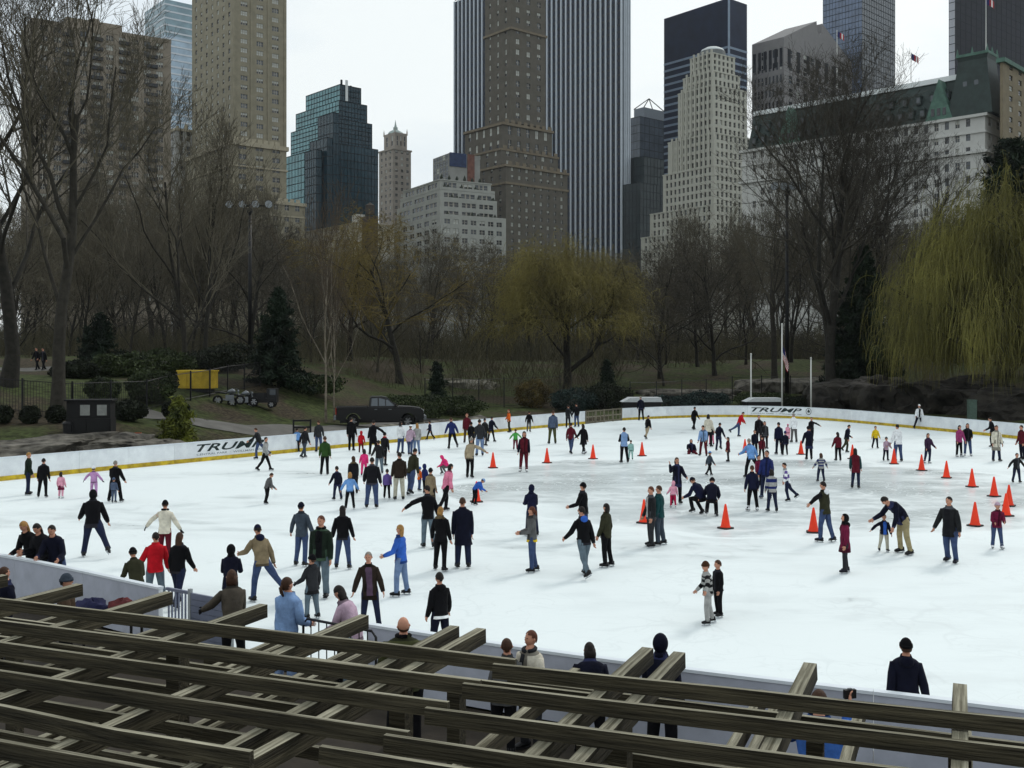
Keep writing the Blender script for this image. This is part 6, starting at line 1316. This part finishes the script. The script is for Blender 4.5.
# left end of the rink
S_(28, 452, 495, 300, 'stand', 'dgreen', 'ddenim', 'short:blond', 'fair haired skater in dark green jacket near left boards')
S_(43, 458, 497.5, 10, 'armsdown', 'black', 'black', 'short:hdark', 'man in black holding hand of little girl in pink')
S_(61, 472, 498.5, 0, 'stand', 'lpink', 'lpink', 'bob:hdark', 'little girl in pink coat and dark skirt held by man in black', skirt='wine', boots='white', coat=.25)
S_(94, 466, 497, 0, 'armsout', 'lilac', 'lilac', 'hat:white', 'small child in lilac snowsuit with arms spread, left end', glove='black', boots='white')
S_(115, 460, 502, 0, 'wide', 'black', 'black', 'short:hgrey', 'grey haired man in black standing astride a small child', build=1.12)
S_(114, 482, 503, 0, 'stand', 'greyblue', 'greyblue', 'hat:greyblue', 'toddler in grey blue between the legs of man in black', h=.82)
S_(93, 497, 557, 10, 'stride', 'black', 'ddenim', 'hood:black', 'hooded skater in baggy black coat striding, alone at left', coat=.15, build=1.12, h=1.66)
S_(165, 500, 562, 0, 'armsout', 'cream', 'maroon', 'hat:black', 'woman in white sweater and black hat with arms spread', scarf='black', glove='black')
S_(155, 532, 606, 20, 'armsdown', 'red', 'gdenim', 'short:hdark', 'man in bright red jacket seen from behind', build=1.1)
S_(178, 530, 607, 345, 'walk', 'black', 'ddenim', 'long:hbrown', 'woman in black jacket and jeans right of man in red')
# three leaning on the left near boards, seen from behind the boards
for px, yt, top, hd, lb in ((23, 527, 'black', 'long:blond', 'long fair haired girl leaning on left boards, first of three'), (35, 529, 'blk2', 'long:hdark', 'dark haired girl in black leaning on left boards, middle of three'), (46, 532, 'dnavy', 'short:hdark', 'skater in dark purple jacket leaning on left boards, last of three')):
    s0 = rs_at_px(px - 12, False); q = rpos(s0) - rnorm(s0) * .5; Person(Vector((q[0], q[1], .001)), 160 if px < 40 else 190, 1.62, 'leanwall', top, 'denim', hd, lb)
s0 = rs_at_px(110, False); q = rpos(s0) - rnorm(s0) * .55; Person(Vector((q[0], q[1], .001)), 30, 1.35, 'leanwall', 'dolive', 'black', 'hat:black', 'child in camouflage jacket and black hat clinging to left boards')
sp(3, 566, 17.2, 330, 'hands', 'dnavy', 'black', 'short:hbrown', 'person in dark navy jacket at bottom left edge outside the boards')
sp(66, 574, 16.2, 280, 'stand', 'brown', 'black', 'hat:slate', 'onlooker in striped knit hat peeping above pergola at left')
S_(230.5, 544, 617, 0, 'hands', 'dnavy', 'black', 'hood:black', 'woman in black coat and hood behind woman in quilted brown jacket', coat=.3)
sp(233, 570, 16.6, 30, 'gaterest', 'brgrey', 'black', 'bob:hbrown', 'woman in quilted grey brown jacket with gloved hand on gate', glove='black')
S_(262, 545, 602, 30, 'stride', 'tan', 'denim', 'cap:navy', 'boy in tan jacket and navy cap striding left', hoodback='navy', h=1.55)
S_(302, 502, 566, 350, 'armsdown', 'slate', 'denim', 'hat:dnavy', 'man in slate blue sweater behind man in green jacket')
S_(321, 515, 598, 175, 'stand', 'dgreen', 'gdenim', 'short:auburn', 'man in dark green jacket and scarf walking towards viewer', scarf='black', inner='black', build=1.1)
S_(343, 505, 569, 5, 'armsdown', 'black', 'denim', 'long:hdark', 'woman in black sweater and blue jeans seen from behind')
S_(401, 524, 596, 75, 'stand2', 'blue', 'ldenim', 'long:blond', 'blond woman in bright blue jacket facing left')
S_(370, 551, 629, 180, 'armsdown', 'dbrown', 'ddenim', 'short:hgrey', 'man in brown blazer and purple plaid shirt facing viewer', inner='plaid', coat=.3)
sp(286, 576, 15.9, 330, 'photo', 'lblue', 'ldenim', 'pony:hbrown', 'woman in pale blue quilted coat with ponytail', coat=.55, build=1.12)
S_(312, 560, 619, 50, 'stand2', 'dgrey', 'gdenim', 'hat:black', 'boy in grey hooded coat and black hat', hoodback=True, coat=.3, glove='black', h=1.18)
sp(354, 581, 15.9, 60, 'stoop', 'plilac', 'gdenim', 'bob:hdark', 'dark haired woman in lilac pink jacket bending over a child', h=1.62)
sp(344, 594, 16.1, 80, 'stand', 'dnavy', 'black', 'short:hdark', 'dark haired child in front of woman in lilac jacket')
S_(440, 572, 657, 25, 'stand', 'black', 'dnavy', 'short:hdark', 'man in black hoodie with white hem stripe', trim='white', hoodback=True)
sp(405, 616, 13.5, 5, 'hands', 'olive', 'black', 'fringe:hbrown', 'balding man in olive green jacket behind pergola', build=1.25, scarf='black')
sp(504, 638, 13.2, 340, 'hands', 'grey', 'black', 'short:hbrown', 'brown haired person beside woman in white jacket', h=1.5)
sp(531, 629, 13.4, 130, 'hands', 'cream', 'dgrey', 'short:auburn', 'woman with short auburn hair in white jacket and scarf', scarf='dgrey', build=1.1)
sp(591, 646, 13.3, 0, 'leanwall', 'dnavy', 'black', 'bob:hdark', 'dark haired person in navy coat hunched behind pergola', build=1.2, h=1.40)
sp(663, 634, 12.9, 330, 'stand', 'dnavy', 'black', 'hood:dnavy', 'hooded person in navy behind the paired rafters', build=1.1)
s0 = rs_at_px(903, False); q = rpos(s0) - rnorm(s0) * .42; Person(Vector((q[0], q[1], .001)), 335, 1.47, 'prop', 'dnavy', 'black', 'hat:black', 'person in black jacket propped back on near boards at right', hoodback=True, glove='black', build=1.0)
PHOTOG = sp(823, 690, 10.4, 345, 'camera', (62, 104, 176), 'denim', 'short:hbrown', 'brown haired man in blue jacket raising a camera under pergola', build=1.35)
# centre left crowd
S_(265, 436, 471, 280, 'walk', 'lgrey', 'black', 'short:hdark', 'dark haired woman in pale grey sweater beside the left lettering')
S_(259, 427, 459, 80, 'stride', 'char', 'denim', 'short:hbrown', 'skater in charcoal jacket hugging boards behind pale grey sweater')
S_(267, 474, 504, 300, 'stoop', 'grey', 'black', 'short:hbrown', 'boy in grey and black jacket stooping with hands on knees')
S_(297, 428, 452, 0, 'stand', 'sky', 'black', 'short:hdark', 'child in bright blue jacket at the boards below steel rack')
S_(304.5, 426, 458, 330, 'walk', 'char', 'slate', 'short:hdark', 'skater in charcoal jacket right of child in bright blue')
S_(318.5, 420, 452, 20, 'stand', 'dgrey', 'denim', 'short:hbrown', 'skater in dark grey jacket standing at boards')
S_(325, 436, 475, 5, 'stand', 'green', 'black', 'short:hbrown', 'skater in green jacket and black trousers seen from behind')
S_(351.5, 417, 451, 0, 'stand', 'black', 'black', 'short:hdark', 'tall man in black in front of pickup tail')
S_(361, 431, 453, 0, 'stand', 'red', 'maroon', 'hood:red', 'small child in red coat below the pickup', coat=.4)
S_(373, 420, 455, 10, 'pointR', 'black', 'black', 'short:hdark', 'skater in long black coat pointing right below pickup', coat=.6)
S_(384, 432, 466, 330, 'stand', 'blk2', 'black', 'hat:black', 'skater in black with red scarf below the pickup', scarf='red')
S_(379, 440, 474, 20, 'stand2', 'char', 'gdenim', 'short:hdark', 'skater in charcoal jacket with back turned, mid crowd')
S_(364, 449, 476, 0, 'stand', 'hot', 'hot', 'bob:hdark', 'little girl in hot pink suit in left crowd')
S_(354, 456, 494, 10, 'stand', 'blk2', 'black', 'fur:hbrown', 'woman in black coat with tan fur collar in left crowd', coat=.3)
S_(337.5, 466, 500, 30, 'armsdown', 'dnavy', 'ddenim', 'short:hdark', 'girl in flared navy jacket at left of hand holding group', coat=.25)
S_(350, 472, 509, 5, 'armsout', 'sky', 'black', 'bob:blond', 'fair haired girl in sky blue jacket with arms out')
S_(372, 457, 508, 5, 'armsdown', 'blk2', 'denim', 'short:hdark', 'big man in black jacket and jeans leading children', build=1.15)
S_(387, 469, 499, 350, 'stand', 'purple', 'black', 'short:hdark', 'child in purple jacket beside man in khaki trousers')
S_(399, 452, 500, 5, 'stand', 'dbrown', 'lkhaki', 'short:hdark', 'man in dark brown jacket and pale khaki trousers', build=1.12)
S_(411, 454, 496, 330, 'stride', 'dolive', 'denim', 'short:hdark', 'man in olive grey jacket striding right beside khaki trousers', h=1.7)
S_(419.5, 472, 491, 300, 'stand', 'orange', 'denim', 'hat:blue', 'tiny child in orange vest behind man in olive grey', h=.85)
S_(425, 464, 494, 320, 'stand', 'dblue', 'black', 'hood:dblue', 'child in dark blue hood behind tan coat')
S_(431, 468, 511, 330, 'stand', 'tan', 'black', 'hat:black', 'skater in long tan coat and black hat', coat=.8)
S_(447, 455, 475, 70, 'crouch', 'hot', 'grey', 'hood:hot', 'small girl in hot pink crouching on the ice', h=1.1)
S_(446, 469, 512, 310, 'stride', 'pink', 'black', 'bob:hdark', 'girl in pink jacket striding right with pink bag', bag='hot', h=1.55)
S_(428, 485, 548, 20, 'pointL', 'black', 'gdenim', 'short:hdark', 'man in black with left arm out beside blond woman')
S_(441, 506, 571, 350, 'armsdown', 'black', 'black', 'fur:blond', 'blond woman in black with fur collar arm in arm')
S_(463, 497, 568, 5, 'stand', 'dnavy', 'ddenim', 'short:hbrown', 'man in long navy coat beside blond woman in fur collar', coat=.55, build=1.12)
S_(532, 506, 572, 80, 'hands', 'grey', 'denim', 'pony:auburn', 'girl in grey hoodie over yellow shirt facing left', hoodback=True, trim='yellow')
S_(532, 489, 536, 20, 'hands', 'navy', 'ddenim', 'hood:navy', 'child in pointed navy hood behind girl in grey hoodie', coat=.2, h=1.4)
S_(583.5, 482, 541, 60, 'stand2', 'black', 'denim', 'hat:black', 'man in black jacket and black hat behind man with blue collar')
S_(584, 505, 577, 25, 'walk2', 'black', 'gdenim', 'short:hdark', 'man in black jacket with blue hood walking away', hoodback='blue')
S_(606, 503, 567, 60, 'stand', 'dolive', 'black', 'bob:hdark', 'dark haired woman in grey brown jacket looking left')
S_(475, 484, 505, 300, 'bend', 'blue', 'black', 'hat:lblue', 'child in blue bending over an orange cone', h=.98)
# far middle
S_(401, 421, 454, 330, 'stand', 'white', 'denim', 'bob:hdark', 'woman in white sweater and jeans near the pickup bonnet')
S_(410, 424, 455.5, 0, 'walk', 'plilac', 'denim', 'cap:white', 'skater in grey lilac top and white cap right of white sweater')
S_(416.5, 423, 455, 20, 'stand', 'lgrey', 'ldenim', 'long:blond', 'fair haired skater in pale grey beside white cap')
S_(430, 420.5, 440, 80, 'walk', 'navy', 'black', 'short:hdark', 'small skater in navy gliding left by far boards')
S_(452, 417, 449, 10, 'glide', 'dblue', 'black', 'short:hbrown', 'skater in dark blue sweater gliding on one foot')
S_(467, 413, 443, 180, 'stand', 'maroon', 'brown', 'short:auburn', 'auburn haired skater in maroon jacket near far boards')
S_(471.5, 422, 447, 0, 'stand', 'black', 'black', 'hat:black', 'small skater in black in front of maroon jacket')
S_(480, 419, 456, 10, 'stand', 'dgrey', 'ldenim', 'short:hdark', 'skater in dark grey jacket and pale jeans seen from behind')
S_(485, 418, 446, 330, 'stand', 'char', 'char', 'short:hdark', 'skater in charcoal partly hidden by pale jeans')
S_(491, 416, 442, 320, 'wide', 'dnavy', 'black', 'short:hdark', 'skater in navy with legs apart near far boards')
S_(470, 437, 478, 350, 'pointR', 'beige', 'black', 'short:hgrey', 'man in beige sweater and black trousers alone on ice')
S_(509, 409, 432.5, 100, 'armsout', 'orange', 'dolive', 'short:auburn', 'skater in orange jacket with arms out by far boards')
S_(529, 411, 432, 340, 'armsdown', 'black', 'grey', 'short:hdark', 'man in black jacket and grey trousers leaning on far boards')
S_(515.5, 429, 450, 0, 'armsout', 'lime', 'wine', 'short:hbrown', 'child in green sweater and wine red trousers')
S_(524, 431, 472, 180, 'stand', 'maroon', 'maroon', 'bob:hdark', 'woman all in maroon with dark coat and white skates', boots='white', sleeve='dnavy')
S_(552.5, 410, 444, 10, 'stand', 'greyblue', 'olive', 'short:hbrown', 'man in grey blue jacket and olive trousers')
S_(568, 405, 428, 350, 'stand', 'char', 'black', 'short:hdark', 'skater in charcoal standing left of two at lattice gate')
S_(576.5, 403, 427, 20, 'stand', 'black', 'denim', 'short:hdark', 'skater in black and jeans at lattice gate, right of two')
S_(571, 422, 454, 330, 'walk', 'maroon', 'denim', 'short:hdark', 'skater in maroon and jeans beside long black coat')
S_(583.5, 423, 454.5, 40, 'walk2', 'black', 'black', 'bob:hdark', 'woman in long black coat and white skates', coat=.6, boots='white')
S_(624, 427, 463, 5, 'hands', 'lblue', 'black', 'short:hdark', 'skater in pale blue vest with black sleeves', sleeve='black')
S_(631, 440, 460, 10, 'stand', 'lteal', 'lteal', 'short:hbrown', 'small child in pale teal beside pale blue vest')
S_(641, 396, 420.5, 0, 'stand', 'dnavy', 'black', 'short:hgrey', 'grey haired man in navy at far boards by covered bench')
S_(647.5, 415, 439.5, 300, 'glide', 'black', 'beige', 'short:hdark', 'skater in black jacket and beige trousers leaning right')
# right crowd
S_(694, 406, 430, 320, 'walk', 'black', 'black', 'short:hdark', 'skater all in black gliding near far boards, alone')
S_(709, 414, 447, 330, 'stand', 'cream', 'black', 'bob:hdark', 'woman in cream sweater behind skater in blue')
S_(703.5, 430, 456, 150, 'stoop', 'lblue', 'maroon', 'short:hdark', 'skater in light blue sweater stooping over child', h=1.6)
S_(691, 440, 453.5, 180, 'sit', 'dnavy', 'maroon', 'hood:dnavy', 'hooded child in navy sitting on the ice', h=1.25, build=1.3)
S_(711.5, 424, 445, 0, 'stand', 'black', 'pink', 'bob:hdark', 'small girl in black and pink behind blue sweater')
S_(718.5, 422, 451, 320, 'stride', 'dnavy', 'ddenim', 'short:hdark', 'skater in navy striding, left of girl in red')
S_(739, 414, 437, 270, 'spiral', 'red', 'denim', 'short:hdark', 'girl in red jacket gliding with one leg stretched back')
S_(728, 437, 462, 90, 'stand', 'maroon', 'dgrey', 'long:hdark', 'long haired child in dark maroon coat', coat=.3)
S_(709.5, 451, 476, 300, 'walk', 'slate', 'black', 'cap:sky', 'child in slate jacket and sky blue cap')
S_(677, 457, 504, 180, 'face', 'dnavy', 'black', 'bob:hbrown', 'woman in navy parka with hands to her face', coat=.4)
S_(673, 481, 508, 0, 'armsdown', 'lpink', 'crimson', 'hood:lpink', 'toddler in pale pink jacket and crimson trousers', glove='black', boots='white')
S_(702, 483, 515, 30, 'crouch', 'navy', 'black', 'hat:dnavy', 'left of two people in navy crouching on the ice', h=1.6)
S_(711.5, 484, 517, 340, 'crouch', 'dnavy', 'black', 'hat:black', 'right of two people in navy crouching on the ice', h=1.65)
S_(651, 486, 547, 110, 'stand', 'char', 'dgrey', 'short:auburn', 'auburn haired man in charcoal jacket, left of close couple', inner='lgrey')
S_(659, 485, 545, 70, 'stand', 'teal', 'slate', 'short:hbrown', 'brown haired person in dark teal jacket, right of close couple', build=1.1)
S_(751, 443, 478, 15, 'stride', 'sky', 'black', 'short:hgrey', 'grey haired skater in sky blue sweater striding away', h=1.62)
S_(752.5, 465, 511, 10, 'stand', 'navy', 'black', 'short:hbrown', 'skater in navy jacket and white skates', boots='white')
S_(766, 450, 499, 150, 'stand', 'dblue', 'ddenim', 'short:hdark', 'tall man in dark blue facing the group', boots='greyblue')
S_(759, 455, 487, 200, 'stand', 'wine', 'black', 'short:hdark', 'child in wine red jacket squeezed between navy jackets')
S_(772, 469, 512, 5, 'stand', 'lgrey', 'ddenim', 'bob:hdark', 'dark haired woman in grey sweater with blue bands', stripe=('dblue', (2, 5, 6)))
S_(787, 472, 501, 80, 'glide', 'white', 'ddenim', 'short:hdark', 'child in white and purple jacket lunging left', stripe=('purple', (3, 4)), h=1.3)
for px, yt, yf, tp, hd, lb in ((759, 415, 446, 'black', 'short:hdark', 'taller woman in black in tight far group below lettering'), (765, 421, 449, 'char', 'bob:hdark', 'skater in charcoal at right of tight far group'), (754.5, 430, 455, 'dnavy', 'short:hdark', 'child in navy at left of tight far group'), (761.5, 436, 460, 'maroon', 'hat:black', 'child in maroon at front of tight far group')): S_(px, yt, yf, 180, 'stand', tp, 'black', hd, lb)
S_(779, 422, 454.5, 10, 'stand', 'navy', 'dnavy', 'short:hdark', 'adult in navy beside child in navy, left of white shirt')
S_(785, 431, 455.5, 350, 'stand', 'dnavy', 'black', 'hat:dblue', 'child in navy and blue hat beside adult in navy')
S_(794, 413, 442.5, 10, 'stand', 'white', 'grey', 'short:hgrey', 'man in white shirt and grey trousers under the far lettering')
S_(788, 424, 440, 0, 'stand', 'lpink', 'pink', 'hat:pink', 'tiny child in pink beside man in white shirt')
S_(809, 426, 460, 350, 'stand', 'dnavy', 'black', 'hat:black', 'skater in long navy coat right of a cone', coat=.55)
S_(811.5, 417, 441, 200, 'pointR', 'black', 'black', 'short:hdark', 'skater in black with arm out behind long navy coat', flip=True)
S_(821, 453, 482, 0, 'armsout', 'lgrey', 'ddenim', 'bob:hbrown', 'girl in striped sweater with arms out in smooth ice', stripe=('dblue', (2, 4, 6)))
S_(838, 432, 461, 10, 'stand', 'maroon', 'black', 'long:hdark', 'long haired girl in dark maroon jacket and black trousers')
S_(846.5, 424, 453, 280, 'stride', 'dnavy', 'dolive', 'short:hdark', 'boy in navy lunging right with arm stretched')
S_(856, 448, 488.5, 330, 'stand', 'maroon', 'ddenim', 'long:hdark', 'long haired girl in maroon and navy coat seen from behind', sleeve='teal', coat=.3)
S_(875.5, 426, 448.5, 180, 'armsdown', 'yellow', 'dnavy', 'short:hdark', 'child in bright yellow jacket')
S_(886, 437, 461, 180, 'hands', 'plilac', 'dnavy', 'hat:dgrey', 'small child in grey lilac jacket beside man in white')
S_(898, 424, 461.5, 5, 'stand', 'white', 'denim', 'short:hdark', 'man in white sweatshirt and jeans behind a cone')
S_(919, 404, 429, 180, 'wide', 'white', 'dnavy', 'cap:white', 'skater in white sports jersey and white cap at right boards', inner='dgrey')
S_(928, 433, 463.5, 200, 'stand2', (52, 34, 56), 'ddenim', 'long:hbrown', 'girl in dark purple jacket with white skates', boots='white')
S_(959, 425, 457, 200, 'stand', 'magenta', 'black', 'bob:hdark', 'curly haired woman in magenta jacket, left of pair', boots='white')
S_(967.5, 423, 456, 160, 'hands', 'black', 'denim', 'bob:hdark', 'woman in black jacket and jeans, right of pair', boots='white')
S_(993, 424, 447, 60, 'stride', 'black', 'black', 'short:hdark', 'skater in black bending at right boards behind cream coat', h=1.65)
S_(996, 425, 461.5, 170, 'stand', 'cream', 'ddenim', 'long:hbrown', 'woman in long cream coat at right', coat=.65)
S_(1022, 425, 460, 100, 'stand', 'maroon', 'dnavy', 'short:hdark', 'skater in maroon jacket cut by right picture edge')
S_(1016.5, 453, 483, 180, 'armsout', 'char', 'ddenim', 'short:hdark', 'child in charcoal jacket with arm out near right edge')
# right foreground
S_(825, 481, 542, 50, 'pointL', 'dolive', 'denim', 'short:hdark', 'man in brown vest with white collar pointing left', sleeve='black', hoodback='white', boots='dnavy')
S_(845, 514, 573, 80, 'stand', 'wine', 'dgrey', 'hood:black', 'girl in wine red coat and black hood facing left', coat=.45, boots='dnavy', hoodback='black')
S_(884, 514, 552, 170, 'pointR', 'dnavy', 'lkhaki', 'short:hdark', 'child in open navy jacket with blue shirt, arm outstretched', inner='blue')
S_(903, 507, 554, 100, 'bend', 'dnavy', 'khaki', 'short:hdark', 'man in navy jacket and khaki trousers bending to child', h=1.72)
S_(950, 496, 563, 130, 'armsdown', 'char', 'denim', 'short:hdark', 'man in open black jacket and jeans walking left', inner='blk2', coat=.25, build=1.1, boots='dnavy')
S_(996.5, 502, 549, 175, 'hands', 'wine', 'denim', 'hat:plilac', 'girl in lilac hat and wine red jacket among cones', boots='white')
S_(708, 561, 624, 85, 'pointL', 'lgrey', 'lgrey', 'hat:hbrown', 'boy in black and white patterned jacket, left of two', stripe=('black', (1, 3, 5, 7)))
S_(718, 560, 617, 100, 'stand', 'black', 'black', 'short:hbrown', 'boy in black suit close behind patterned jacket')
# two walkers on the upper path
for px, lb, tp in ((37, 'left of two distant walkers in black on path at left', 'black'), (43.5, 'right of two distant walkers in black on path at left', 'blk2')):
    p = gpt(px, 78); Person(p, 160, 1.7, 'walk', tp, 'black', 'short:hdark', lb, skate=False)

def hand_camera():
    bpy.context.view_layer.update(); sh, el, wr, d, sg = PHOTOG.arms[1]; p = PHOTOG.root.matrix_world @ Vector(wr + d * .10); root = empty('photo_camera', p, math.radians(15)); tag(root, 'small dark camera held up by man in blue jacket', 'camera')
    MB().box((-.065, -.02, -.045), (.065, .02, .045)).build('camera_body', M_black, root); MB().tube([(0, .021, 0), (0, .06, 0)], [.032, .028], 12).build('lens', M_black, root, True); MB().box((-.02, -.012, .046), (.02, .012, .058)).build('shutter_button', M_chr, root)
hand_camera()
